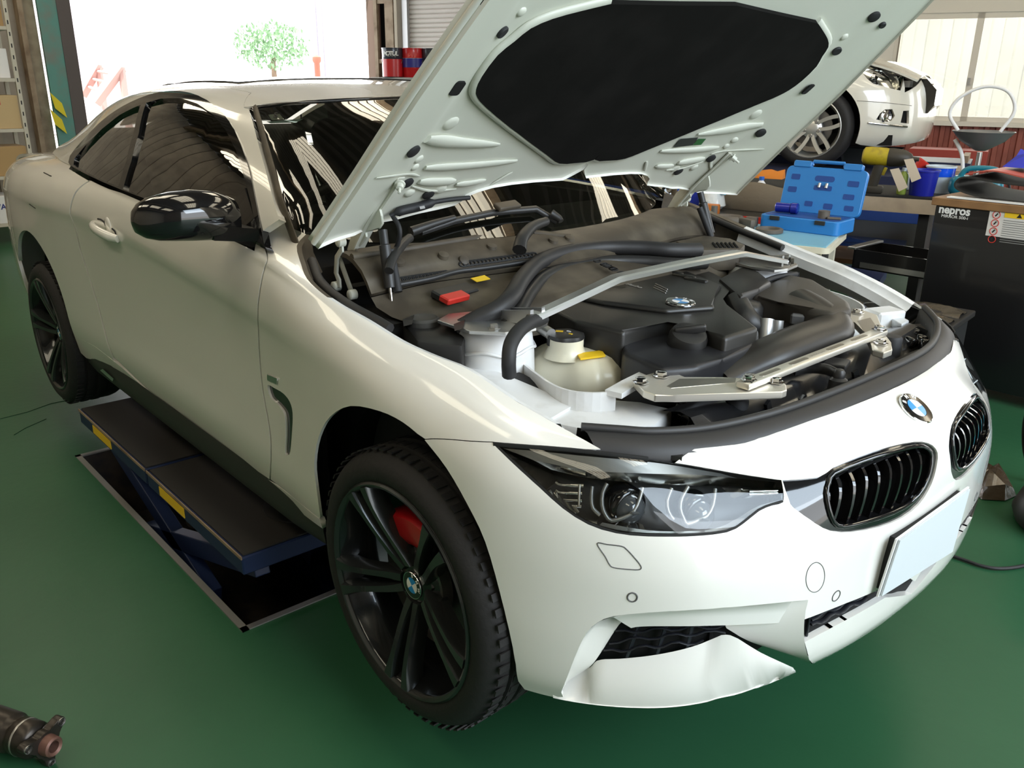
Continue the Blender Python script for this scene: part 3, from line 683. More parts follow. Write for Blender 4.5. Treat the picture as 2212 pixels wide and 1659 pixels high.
# ------------------------------------------------------------------ greenhouse: side frames, roof, glass
GX = [-.45,-.8,-1.1,-1.4,-1.8,-2.2,-2.6,-3.0]
GR = [[(.852,.925),(.842,.952),(.843,.966),(.839,.975),(.833,.986),(.816,1.000),(.776,1.013),(.73,1.02)],
      [(.81,1.03),(.80,1.05),(.802,1.062),(.802,1.067),(.797,1.072),(.776,1.077),(.737,1.075),(.69,1.05)],
      [(.74,1.12),(.742,1.142),(.748,1.158),(.753,1.164),(.748,1.168),(.727,1.163),(.682,1.137),(.63,1.075)],
      [(.66,1.19),(.672,1.215),(.680,1.242),(.688,1.256),(.683,1.262),(.662,1.248),(.612,1.202),(.56,1.10)],
      [(.58,1.225),(.59,1.25),(.598,1.280),(.612,1.304),(.606,1.313),(.584,1.296),(.532,1.242),(.48,1.12)],
      [(.46,1.245),(.465,1.268),(.468,1.300),(.475,1.328),(.472,1.338),(.462,1.320),(.42,1.264),(.38,1.135)],
      [(.25,1.258),(.25,1.280),(.25,1.312),(.25,1.343),(.25,1.353),(.25,1.334),(.25,1.278),(.25,1.145)],
      [(0,1.262),(0,1.284),(0,1.316),(0,1.347),(0,1.357),(0,1.339),(0,1.283),(0,1.15)]]
GH = Net([[(GX[j], -GR[r][j][0], GR[r][j][1]) for j in range(8)] for r in range(8)], fix_center=False)
if GH.nrm([1.5],[3])[0][1] > 0: GH.sgn = -1.0
def gs(x): return float(np.interp(-x, [-g for g in GX], GH.x))
def gpx(p, n=0): return GH.hits(px_smooth(p, n) if n else p)
WIN = [(577,551),(570,510),(562,470),(553,425),(541,370),(522,312),(497,264),(466,231),(430,209),(390,199),(345,201),(300,215),(255,238),(215,268),(177,308),(153,338),(149,364)]
WBOT = [(149,364),(206,396),(263,415),(316,438),(400,472),(490,512),(577,551)]
win = cat(gpx(WIN, 2), gpx(WBOT, 2)[1:-1])
API = [(603,474),(596,452),(586,415),(574,368),(560,318),(549,275),(538,236)]
fr_out = cat(gpx([(568,498)]), gpx([(603,474)]), gpx(API, 2)[1:], gpx([(527,233)]), [(gs(-1.28), 4.55),(gs(-1.6), 4.6),(gs(-2.0),4.6),(gs(-2.35),4.6),(gs(-2.62),4.5),(gs(-2.95),4.3),(gs(-3.0),3),(gs(-2.95),.2),(gs(-2.7), .0),(gs(-2.60), .0)])
frame_poly = cat(fr_out, gpx([(149,364)]), gpx(WIN[2:], 2)[::-1][1:])
sfr = patch('side_frame', GH, frame_poly, PAINT, car, d=.03, ts=.1, sides=(-1, 1), thick=.02)
HEAD = [(527,231),(538,230),(590,222),(640,218),(720,213),(800,209),(885,205)]
hd = gpx(HEAD, 2); shead = hd[-1][0]
roof = cat(hd, [(shead-.005, 6.9),(shead-.005, 7.0)], [(gs(x), 7.0) for x in np.linspace(-1.2, -2.45, 12)], [(gs(-2.5), 5.5),(gs(-2.5), 4.62),(gs(-2.35),4.62),(gs(-2.0),4.62),(gs(-1.6), 4.62),(gs(-1.28), 4.57)])
roofp = patch('roof_panel', GH, roof, PAINT, car, d=.05, ts=.1, sides=(-1, 1), join=True, thick=.01)
TINT = glass_mat('side_glass', (.34,.35,.33), gain=1.9); WSG = glass_mat('windscreen_glass', (.42,.45,.42), gain=1.5)
sunr = [(gs(-1.55), 5.1),(gs(-1.55),7),(gs(-2.2),7),(gs(-2.2),5.1)]
patch('sunroof_glass', GH, sunr, BLACKG, roofp, d=.08, ts=.1, off=.004, sides=(-1, 1), join=True, thick=.004)
patch('rear_window', GH, [(gs(-2.53),4.9),(gs(-2.53),7),(gs(-2.99),7),(gs(-2.96),4.7)], TINT, car, d=.08, ts=.1, off=-.004, sides=(-1,1), join=True, thick=.005)
DG = [(566,535),(556,492),(545,440),(531,388),(513,328),(490,283),(462,250),(428,226),(392,214),(350,215),(318,224),(302,290),(286,350),(268,409),(316,430),(400,465),(490,505)]
QG = [(306,228),(260,250),(222,280),(186,316),(163,343),(161,357),(205,383),(258,404),(275,350),(292,285)]
def round_poly(P): return px_smooth(P, 2, True)
dg = gpx(DG); qg = gpx(QG)
trims = patch('window_trim', GH, win, BLACKG, car, holes=[dg, qg], d=.03, ts=.1, off=.004, sides=(-1, 1), thick=.02)
for sd in (-1, 1):
    patch('door_glass', GH, dg, TINT, doors[0 if sd < 0 else 1], d=.06, ts=.1, off=-.006, sides=(sd,), thick=.004)
    patch('quarter_glass', GH, qg, TINT, quarters[0 if sd < 0 else 1], d=.06, ts=.1, off=-.006, sides=(sd,), thick=.004)
# windscreen
hp = GH.ev(hd[:,0], hd[:,1]); hy = [0,.15,.30,.42,.53,.61]
def hxz(y): o = np.argsort(-hp[:,1]); return np.interp(-y, hp[:,1], hp[:,0]) if hp[0,1] < hp[-1,1] else np.interp(y, -hp[:,1], hp[:,0]), np.interp(-y, hp[:,1], hp[:,2])
WY = [0,.15,.30,.44,.55,.62]; WB = [(-.44,.932,0),(-.445,.933,.17),(-.465,.936,.34),(-.51,.940,.50),(-.565,.948,.61),(-.63,.962,.69)]
api3 = GH.ev(*gpx(API).T); edge3 = resamp(np.concatenate([[(-.615,-.765,.945)], api3[1:]+np.array([.012,.016,-.006])]), 7)
wrows = []
for k in range(7):
    q = k/6; row = []
    for y, (bx, bz, by) in zip(WY, WB):
        hx_, hz_ = hxz(y); bul = .035*4*q*(1-q)
        row.append((bx+(hx_-.0-bx)*q+bul*.5, -(by+(y-by)*q), bz+(hz_-.006-bz)*q+bul*.9))
    row.append(tuple(edge3[k]))
    wrows.append(row)
WS = Net(wrows)
if WS.nrm([.3],[3])[0][2] < 0: WS.sgn = -1.0
wsd = [(0,0),(WS.x[-1],0),(WS.x[-1],6),(0,6)]
ws = patch('windscreen', WS, wsd, WSG, car, d=.06, ts=.12, sides=(-1,1), join=True, thick=.006)
def wsp(y, q): return WS.ev(np.interp(y, WY, WS.x), q*6)[0]
tube3('windscreen_seal', [WS.ev(WS.x[-1], t)[0]+np.array([0,-.002,.006]) for t in np.linspace(0,6,16)], .015, DUSTY, car, (-1,1), flat=.5)
tube3('header_seal', [WS.ev(s_, 6)[0]*np.array([1,sd,1]) for sd, s_ in [(1,a) for a in np.linspace(WS.x[-1],0,10)]+[(-1,a) for a in np.linspace(0.02,WS.x[-1],10)]], .006, BLACKG, car)
st_ = WS.hit((596,251)); pS = WS.ev(*st_)[0]; nS = WS.nrm(*st_)[0]
def decal(name, net, pxs, m, parent, off=.002): return patch(name, net, net.hits(pxs), m, parent, d=.1, ts=.1, off=off, thick=0)
decal('inspection_sticker', WS, [(579,247),(604,245),(613,257),(587,259)], mat('sticker_pale', (.62,.66,.60), .5), ws, -.001)
text_mesh('sticker_number', '5', .03, BLACKM, basis(Vector((.65,.75,0)).normalized(), Vector((-.6,.5,.6)).normalized(), Vector(nS), pS+nS*.003), ws)
decal('sunshade_strip', WS, [(575,262),(655,256),(640,264),(585,266)], mat('pale_strip', (.45,.6,.62), .4), ws, -.001)
# cabin
SEATM = mat('seat_leather', (.02,.019,.018), .5); CABIN = mat('cabin_trim', (.018,.017,.016), .7)
cab = empty('cabin', (0,0,0), parent=car)
part('cabin_floor', CABIN, cab, lambda bm: add_box(bm, (-1.9, 0, .35), (2.6, 1.5, .06)), 0)
part('dashboard', CABIN, cab, lambda bm: add_loft(bm, [[(-.62,y,.88),(-.80,y,.93),(-.98,y,.91),(-1.05,y,.80),(-1.0,y,.62),(-.62,y,.6)] for y in np.linspace(-.72,.72,5)]), 40)
def seat(bm, y):
    add_box(bm, (-1.75, y, .60), (.52,.50,.16), R3(ry=-.1), .05, 3); add_box(bm, (-2.03, y, .90), (.14,.48,.60), R3(ry=-.32), .05, 3)
    add_box(bm, (-2.16, y, 1.24), (.10,.27,.18), R3(ry=-.25), .04, 3); add_cyl(bm, (-2.12,y-.06,1.12), (-2.15,y-.06,1.22), .008, 8); add_cyl(bm, (-2.12,y+.06,1.12), (-2.15,y+.06,1.22), .008, 8)
for y in (-.37,.37): part('seat', SEATM, cab, lambda bm: seat(bm, y), 60)
part('rear_bench', SEATM, cab, lambda bm: (add_box(bm, (-2.75,0,.62), (.5,1.15,.18), None, .05, 3), add_box(bm, (-2.98,0,.88), (.14,1.15,.50), R3(ry=-.35), .05, 3)), 60)
part('parcel_shelf', CABIN, cab, lambda bm: add_box(bm, (-3.2,0,1.0), (.42,1.2,.02)), 0)
part('steering_wheel', BLACKP, cab, lambda bm: (add_tube(bm, [(-1.12+.07*math.sin(a), -.37+.18*math.cos(a), .87+.165*math.sin(a)) for a in np.linspace(0, 2*PI, 28)[:-1]], .016, 8, True), add_box(bm, (-1.11,-.37,.87), (.05,.12,.10), None, .02)), 60)
part('cabin_mirror', BLACKP, cab, lambda bm: add_box(bm, (-1.02,0,1.21), (.03,.22,.06), R3(ry=.2), .012, 2), 60)
for sd in (-1,1): part('door_card', CABIN, cab, lambda bm: add_box(bm, (-1.5,.80*sd,.62), (1.5,.05,.62)), 0)
# trunk lid and rear lamps (mostly out of sight)
TR = Net([[(x, -y, z-.012*(y/.7)**2) for y in (0,.3,.55,.70)] for x, z in ((-3.0,1.02),(-3.25,1.012),(-3.5,.998),(-3.70,.98),(-3.80,.94),(-3.83,.85),(-3.84,.72))], fix_center=True)
if TR.nrm([.3],[1])[0][2] < 0: TR.sgn = -1
patch('boot_lid', TR, [(0,0),(TR.x[-1],0),(TR.x[-1],6),(0,6)], PAINT, car, d=.08, ts=.2, sides=(-1,1), join=True)
# ------------------------------------------------------------------ door handle
hh = bpx([(203,483),(257,516)]); ha = BODY.ev(*hh[0])[0]; hb = BODY.ev(*hh[1])[0]
def handle(bm):
    P = [ha+(hb-ha)*t+np.array([0,-.004-.020*math.sin(PI*min(1,max(0,t)))**.5,0]) for t in np.linspace(0,1,9)]; add_tube(bm, P, [.012,.015,.017,.018,.018,.018,.018,.017,.013], 10, flat=.8)
part('door_handle', PAINT, doors[0], handle, 60)
cu = BODY.ev(*bpx([(233,490)])[0])[0]
part('handle_cup', PAINT, doors[0], lambda bm: add_lathe(bm, [(.034,.0),(.032,.003),(.02,.005),(.001,.006)], 24, cu+np.array([0,.002,0]), (0,-1,0)), 60)
cpts = on_body([(212,473),(218,474),(225,479),(229,487)], .001); tube3('handle_gap', cpts, .003, BLACKM, doors[0])
cpts = on_body([(243,494),(249,500),(252,508),(249,516)], .001); tube3('handle_gap', cpts, .003, BLACKM, doors[0])
# ------------------------------------------------------------------ wing mirror (near side) and its twin
def mirror(sd):
    e = empty('wing_mirror', (0,0,0), parent=car)
    def shell(bm):
        X0 = -.77; rings = []
        # housing: sections across y from the root to the tip, each an oval in x-z
        for y, zc, hz, hx, xo in ((-.862,1.010,.050,.052,.00),(-.885,1.014,.058,.062,.002),(-.92,1.022,.063,.071,.004),(-.97,1.026,.064,.075,.0),(-1.02,1.026,.060,.073,-.006),(-1.06,1.023,.053,.066,-.014),(-1.085,1.020,.043,.052,-.022),(-1.10,1.017,.028,.032,-.03),(-1.106,1.016,.008,.01,-.034)):
            rings.append([(X0+xo+hx*(math.copysign(abs(math.cos(a))**.8, math.cos(a))), y*(-sd), zc+hz*math.copysign(abs(math.sin(a))**.85, math.sin(a))) for a in np.linspace(0, 2*PI, 28)[:-1]])
        add_loft(bm, rings)
    part('mirror_housing', BLACKG, e, shell, 60)
    part('mirror_arm', BLACKG, e, lambda bm: add_loft(bm, [[(X+dx*k, y*(-sd), z+dz*h) for dx, dz in ((1,1),(1,-1),(-1,-1),(-1,1))] for X, y, z, k, h in ((-.72,-.84,.975,.05,.016),(-.745,-.885,.978,.05,.018),(-.765,-.94,.985,.05,.02))]), 30)
    part('mirror_glass', CHROME, e, lambda bm: add_prism(bm, rrect(.17,.10,.03), 0, .004, basis((0,1,0),(0,0,1),(-1,0,0),(-.845,-.985*(-sd),1.02))), 40)
    part('mirror_sail', BLACKG, e, lambda bm: add_loft(bm, [[(x, y*(-sd)+o, z) for x, y, z in ((-.64,-.846,.955),(-.80,-.848,.965),(-.90,-.842,.975),(-.86,-.806,1.05),(-.83,-.795,1.075))] for o in (0,-.012*(-sd)*(-1))]), 30)
for sd in (-1, 1): mirror(sd)
# ------------------------------------------------------------------ wheels
RIMM = mat('dark_rim', (.018,.020,.021), .18, .5, coat=.5); TYRE = mat('tyre_rubber', (.014,.013,.013), .65, bump=(60,.15)); DISC = mat('brake_disc', (.28,.27,.26), .35, .9); CALR = mat('red_caliper', (.42,.008,.012), .3, coat=.5)
RIMF = mat('rim_face', (.045,.050,.050), .25, .6, coat=.4)
def spoke_arm(bm, ang, s):
    rows = []
    for t in np.linspace(0, 1, 9):
        r = .045+t*.202; a = math.radians(ang+s*(15-7.2*t-3.2*math.sin(PI*t)*.9)); w = .0150-.0035*math.sin(PI*t)+.005*max(0, t-.75)*4*.9; dep = .050*(1-t)**1.35-.001
        c = Vector((r*math.cos(a), dep, r*math.sin(a))); td = Vector((-math.sin(a), 0, math.cos(a))); 
        rows.append([c+td*w*.62+Vector((0,-.002,0)), c+td*w+Vector((0,.012,0)), c+td*w*.8+Vector((0,.045,0)), c-td*w*.8+Vector((0,.045,0)), c-td*w+Vector((0,.012,0)), c-td*w*.62+Vector((0,-.002,0))])
    add_loft(bm, rows)
_wheel = {}
def wheel(name, loc, sd, steer=0.0, phase=52):
    w = empty(name, loc, (0, 0, steer if sd < 0 else PI+steer), car)
    def mk(key, m, fn, parent, smooth=40):
        if key in _wheel: return link(bpy.data.objects.new(key, _wheel[key]), parent)
        o = part(key, m, parent, fn, smooth); _wheel[key] = o.data; return o
    # local: y = -outward, wheel face at y = 0, axle along +y inward
    mk('tyre', TYRE, lambda bm: add_lathe(bm, [(.252,.012),(.259,.004),(.274,-.001),(.294,.002),(.309,.012),(.3195,.026),(.3255,.040),(.3275,.052),(.3215,.054),(.3215,.063),(.3285,.065),(.3295,.095),(.3225,.097),(.3225,.108),(.3295,.110),(.3295,.142),(.3225,.144),(.3225,.155),(.3285,.157),(.3275,.19),(.322,.212),(.312,.232),(.29,.24),(.255,.235)], 72, (0,0,0), (0,1,0), False), w, 50)
    def tread(bm):
        for k in range(64):
            a = 2*PI*k/64
            for y0, y1, ph in ((.022,.050,0),(.068,.092,.5),(.113,.139,.2)):
                aa = a+ph*2*PI/64; add_box(bm, ((.3285)*math.cos(aa), (y0+y1)/2, .3285*math.sin(aa)), (.0035, (y1-y0), .0165), R3(ry=-aa))
    t = mk('tread_blocks', TYRE, tread, w, 0); t['kind'] = 'stuff'
    rim = mk('rim_barrel', RIMM, lambda bm: add_lathe(bm, [(.232,.22),(.225,.16),(.212,.10),(.225,.05),(.238,.025),(.243,.012),(.2465,.004),(.2535,.001),(.2585,.004),(.2585,.014)], 64, (0,0,0), (0,1,0), False), w, 50)
    mk('rim_lip', RIMF, lambda bm: add_lathe(bm, [(.243,.006),(.2475,.000),(.2535,-.002),(.2575,.002)], 72, (0,0,0), (0,1,0), False), w, 60)
    for k in range(5):
        sp = mk('spoke', RIMF, lambda bm: (spoke_arm(bm, 0, 1), spoke_arm(bm, 0, -1)), w, 50); sp.rotation_euler = (0, -math.radians(phase+72*k), 0)
        bo = mk('wheel_bolt', RIMM, lambda bm: add_lathe(bm, [(.011,.012),(.011,-.004),(.008,-.008),(.001,-.008)], 6, (.056,.066,0), (0,1,0)), w, 30); bo.rotation_euler = (0, -math.radians(phase+36+72*k), 0)
    mk('hub', RIMM, lambda bm: add_lathe(bm, [(.080,.10),(.076,.070),(.058,.058),(.042,.055),(.036,.052),(.001,.052)], 40, (0,0,0), (0,1,0)), w, 40)
    mk('brake_disc', DISC, lambda bm: add_lathe(bm, [(.168,.095),(.168,.118),(.05,.118),(.05,.07),(.085,.07),(.09,.095)], 56, (0,0,0), (0,1,0), False), w, 40)
    return w
def caliper(parent, sgn):
    def f(bm):
        rings = []
        for a in np.radians(np.linspace(62, 128, 12)):
            e = .5+.5*math.cos((a-math.radians(95))/math.radians(33)*PI); q = .62+.38*e
            rings.append([(r*math.cos(a), y, r*math.sin(a)) for r, y in ((.095,.060),(.120,.045),(.165,.045),(.178,.065),(.178,.13),(.095,.13))])
        add_loft(bm, rings)
    return part('brake_caliper', CALR, parent, f, 40)
FWY, RWY, FWZ, RWZ = -.905, -.905, .270, .240
wf = wheel('front_wheel', (0, FWY, FWZ), -1, .02); caliper(wf, 1)
emblem((0,.050,0), (0,-1,0), (.75,0,.66), .034, wf, 'wheel_cap')
wr = wheel('rear_wheel', (-2.81, RWY, RWZ), -1, 0, 30); emblem((0,.050,0), (0,-1,0), (0,0,1), .034, wr, 'wheel_cap')
wheel('front_wheel', (0, -FWY, FWZ), 1, .02); wheel('rear_wheel', (-2.81, -RWY, RWZ), 1)
# wheel housings and dark underbody
def housing(bm, x, sd, zc=.345):
    a = np.linspace(math.radians(-22), math.radians(202), 30); r = .375
    rows = [[(x+r*math.cos(t), y*(-sd), zc+r*math.sin(t)) for t in a] for y in (-.79,-.70,-.55)]
    add_loft(bm, rows, closed=False, cap=False)
    rows = [[(x+q*r*math.cos(t), -.55*(-sd), zc+q*r*math.sin(t)) for t in a] for q in (1,.05)]
    add_loft(bm, rows, closed=False, cap=False)
for x in (0, -2.81):
    for sd in (-1, 1): part('wheel_housing', BLACKM, car, lambda bm: housing(bm, x, sd), 40)
part('underbody', DARK, car, lambda bm: (add_box(bm, (-1.4,0,.20), (2.1,1.55,.06)), add_box(bm, (-2.9,0,.24), (1.5,1.0,.06)), add_box(bm, (.12,0,.21), (.9,1.05,.05))), 0)
for sd in (-1,1): part('suspension_arm', STEEL, car, lambda bm: add_cyl(bm, (0,-.70*sd,.25), (-.05,-.45*sd,.26), .03, 10), 40)
for sd in (-1,1): part('suspension_arm', STEEL, car, lambda bm: add_cyl(bm, (-2.81,-.70*sd,.23), (-2.8,-.4*sd,.26), .035, 10), 40)
# dark inner liners so that gaps between panels read as gaps
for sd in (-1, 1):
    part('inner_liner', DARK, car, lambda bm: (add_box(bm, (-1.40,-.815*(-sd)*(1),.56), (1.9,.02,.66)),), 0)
# ------------------------------------------------------------------ hood, raised
HA = math.radians(41.1); HO = np.array([-.42, 0, 1.0236]); HU = np.array([math.cos(HA), 0, math.sin(HA)]); HN_ = np.array([-math.sin(HA), 0, math.cos(HA)])
HY = [0,.2,.4,.55,.62,.67,.72,.77,.81,.845]; HWY = [.022,.022,.024,.024,.018,0,-.012,-.026,-.042,-.057]
HUU = [-.08,0,.1,.3,.5,.7,.9,1.05,1.18,1.30]
HOOD = Net([[tuple(HO+HU*u+HN_*(w-.10*max(0,u-.85)**2)+np.array([0,-y,0])) for y, w in zip(HY, HWY)] for u in HUU])
if HOOD.nrm([.3],[4])[0][2] > 0: HOOD.sgn = -1.0          # normals face down, towards the engine
def hst(y, u): return (float(np.interp(y, HY, HOOD.x)), float(np.interp(u, HUU, range(10))))
def hpx(p, n=0, far=False): return HOOD.hits(px_smooth(p, n) if n else p, far)
hedge = [hst(y, u) for y, u in ((.834,0),(.822,.12),(.810,.25),(.802,.38),(.794,.5),(.775,.66),(.752,.82),(.722,.98),(.675,1.12),(.60,1.20),(.45,1.245),(.25,1.262),(0,1.268))]
hrear = hpx([(1280,383),(1153,390),(1063,402),(1008,421),(980,440),(900,458),(853,471)], 2)
hout = cat([hst(0, .155)], hrear, [hst(.70,-.035),hst(.77,-.02)], hedge)
hood = patch('hood', HOOD, hout, PAINT, car, d=.04, ts=.14, off=-.028, sides=(-1,1), join=True, thick=-.034)
PAD = [(1286,342),(1240,346),(1205,347),(1180,330),(1100,270),(1045,224),(1027,203),(1024,186),(1036,158),(1070,112),(1107,82),(1142,54),(1190,33),(1253,16),(1316,1)]
pad_e = hpx(px_smooth(PAD, 2)); padp = cat([hst(0, .205)], pad_e, [(0.0, pad_e[-1][1]+.15)])
hin = patch('hood_inner_panel', HOOD, hout, INNERP_SHADED, hood, holes=[], d=.03, ts=.14, off=-.002, sides=(-1,1), join=True, thick=.016)
PADM = mat('insulation_felt', (.0085,.0080,.0072), .95, spec=.08, noise=(7,(.013,.012,.011),.45,.7), bump=(5,.35))
patch('insulation_pad', HOOD, padp, PADM, hood, d=.05, ts=.14, off=.010, sides=(-1,1), join=True, thick=.012)
pe3 = HOOD.ev(pad_e[:,0], pad_e[:,1])+HOOD.nrm(pad_e[:,0], pad_e[:,1])*.002
tube3('pad_recess_rim', pe3, .014, INNERP_SHADED, hin, (-1,1), 10, flat=.5, up=tuple(-HN_))
tube3('hood_hem', [HOOD.ev(*p)[0]-HN_*(-.012) for p in hedge[:10]], .009, PAINT, hood, (-1,1), 8)
def rib(px, r, r2=None, m=INNERP_SHADED, name='stiffening_rib', off=.001):
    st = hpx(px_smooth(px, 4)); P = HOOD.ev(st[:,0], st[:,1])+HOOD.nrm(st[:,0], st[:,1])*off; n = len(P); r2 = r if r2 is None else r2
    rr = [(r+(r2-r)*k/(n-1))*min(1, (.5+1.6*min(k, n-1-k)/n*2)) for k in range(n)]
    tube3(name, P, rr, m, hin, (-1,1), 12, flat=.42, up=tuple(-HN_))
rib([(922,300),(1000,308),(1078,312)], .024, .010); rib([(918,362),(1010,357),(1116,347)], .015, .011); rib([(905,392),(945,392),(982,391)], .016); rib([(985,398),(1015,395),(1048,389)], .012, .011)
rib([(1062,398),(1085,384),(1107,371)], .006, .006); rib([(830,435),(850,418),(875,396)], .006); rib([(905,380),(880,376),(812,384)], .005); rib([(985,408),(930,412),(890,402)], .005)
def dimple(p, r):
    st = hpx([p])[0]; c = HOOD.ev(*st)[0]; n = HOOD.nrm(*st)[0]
    for sd in (-1,1): part('pressed_dimple', INNERP_SHADED, hin, lambda bm: add_lathe(bm, [(r,-.002),(r*.85,.0015),(r*.5,.003),(.001,.0035)], 20, c*np.array([1,-sd,1]), n*np.array([1,-sd,1])), 60)
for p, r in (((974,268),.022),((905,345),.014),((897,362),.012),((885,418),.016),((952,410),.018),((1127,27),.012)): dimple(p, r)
def plug(p, r, far=False, sq=False):
    st = hpx([p], 0, far)[0]; c = HOOD.ev(*st)[0]; n = HOOD.nrm(*st)[0]
    for sd in (-1,1):
        f = np.array([1,-sd,1])
        if sq: part('access_hole', DARK, hin, lambda bm: add_prism(bm, rrect(.026,.04,.007), -.002, .002, basis(Vector((0,1,0)), Vector(HU), Vector(HN_)*-1, (c+n*.001)*f)), 0)
        else: part('rubber_plug', RUBBER, hin, lambda bm: add_lathe(bm, [(r,-.002),(r,.003),(r*.85,.005),(.001,.005)], 28, c*f, n*f), 40)
plug((893,327), .0175); plug((880,395), .0165); plug((925,420), .0165); plug((1085,69), .014); plug((987,190), .01, sq=True); plug((1888,36), .017, True); plug((1906,54), .010, True)
lab = hpx([(1454,318),(1470,299),(1508,296),(1496,313)], 0, True); patch('hood_label', HOOD, lab, mat('label_dark', (.03,.035,.03), .4), hin, d=.1, ts=.14, off=.0015, sides=(1,), thick=0)
lab = hpx([(1496,313),(1508,299),(1525,299),(1514,312)], 0, True); patch('hood_label', HOOD, lab, mat('label_green', (.02,.13,.03), .4), hin, d=.1, ts=.14, off=.0015, sides=(1,), thick=0)
# washer hose and nozzle under the rear edge
st = hpx(px_smooth([(838,458),(862,447),(905,437),(935,428),(975,422),(1010,419)], 4)); P = HOOD.ev(st[:,0], st[:,1])+HOOD.nrm(st[:,0], st[:,1])*.012
part('washer_hose', RUBBER, hin, lambda bm: add_tube(bm, P, [.006+.006*(2 < k < 12) for k in range(len(P))], 8), 60)
lab = hpx([(896,427),(907,425),(909,431),(898,433)]); patch('hose_label', HOOD, lab, WHITE, hin, d=.1, ts=.14, off=.027, thick=0)
P = [onp(p, 1, -.60) for p in ((850,470),(860,485),(864,505),(858,530),(845,555))]; part('washer_hose', RUBBER, hin, lambda bm: add_tube(bm, crspline(P, 4), .006, 8), 60)
# hinges and gas struts, both sides
def plate_px(name, px, y, th, m, parent, sides=(-1,1), bev=.003):
    P = [onp(p, 1, y) for p in px]
    out = []
    for sd in sides:
        def f(bm): 
            add_prism(bm, [(p[0], p[2]) for p in P], 0, th, basis((1,0,0),(0,0,1),(0,-1,0),(0, y if sd < 0 else -y, 0)), bev)
        out.append(part(name, m, parent, f, 30))
    return out
hg = plate_px('hinge_bracket', [(836,388),(862,384),(868,394),(856,402),(822,452),(829,466),(831,484),(824,494),(790,499),(797,512),(788,522),(766,548),(752,540),(764,500),(790,455)], -.655, .006, INNERP_SHADED, hood)
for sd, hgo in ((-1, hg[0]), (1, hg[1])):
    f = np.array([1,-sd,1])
    part('hinge_flange', INNERP_SHADED, hgo, lambda bm: add_sweep(bm, [onp(p,1,-.655)*f for p in ((862,384),(842,418),(818,455),(800,485),(776,535))], [(-.016,-.002),(.016,-.002),(.016,.002),(-.016,.002)], up=tuple(np.array([.5,0,.6]))), 0)
    P = [onp(p, 1, -.70)*f for p in ((736,522),(738,540),(728,556),(726,590),(732,605),(733,620))]; part('hinge_link', INNERP_SHADED, hgo, lambda bm: add_tube(bm, P, .009, 6, flat=.55), 40)
    P = [onp(p, 1, -.69)*f for p in ((737,525),(738,545),(734,560),(752,610),(763,640))]; part('hinge_link', INNERP_SHADED, hgo, lambda bm: add_tube(bm, P, .009, 6, flat=.55), 40)
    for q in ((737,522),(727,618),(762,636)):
        c = onp(q, 1, -.70)*f; part('hinge_pin', INNERP_SHADED, hgo, lambda bm: add_lathe(bm, [(.013,-.008),(.013,.010),(.009,.013),(.001,.013)], 16, c, (0,sd,0)), 40)
    c = onp((864,397), 1, -.655)*f; part('hinge_bolt', INNERP_SHADED, hgo, lambda bm: (add_lathe(bm, [(.013,0),(.013,.004),(.009,.005),(.009,.016),(.004,.017),(.004,.03),(.001,.031)], 12, c, (.6*1,sd*.5,-.6))), 30)
    gu = onp((827,497), 1, -.64); gm = onp((843,622), 1, -.655); gl = onp((849,683), 1, -.66)
    gsx = part('gas_strut', BLACKP, hood, lambda bm: add_lathe(bm, [(.011,0),(.011,(Vector(gm)-Vector(gu)).length*.25),(.0145,(Vector(gm)-Vector(gu)).length*.27),(.0145,(Vector(gm)-Vector(gu)).length)], 16, gu*f, (gm-gu)*f), 40)
    part('strut_rod', CHROME, gsx, lambda bm: add_cyl(bm, gm*f, gl*f, .0045, 10), 40)
    part('strut_sleeve', RUBBER, gsx, lambda bm: add_cyl(bm, (gu+np.array([.012,.012*1,-.05]))*f, (gm+np.array([.014,.014,-.01]))*f, .011, 10), 40)
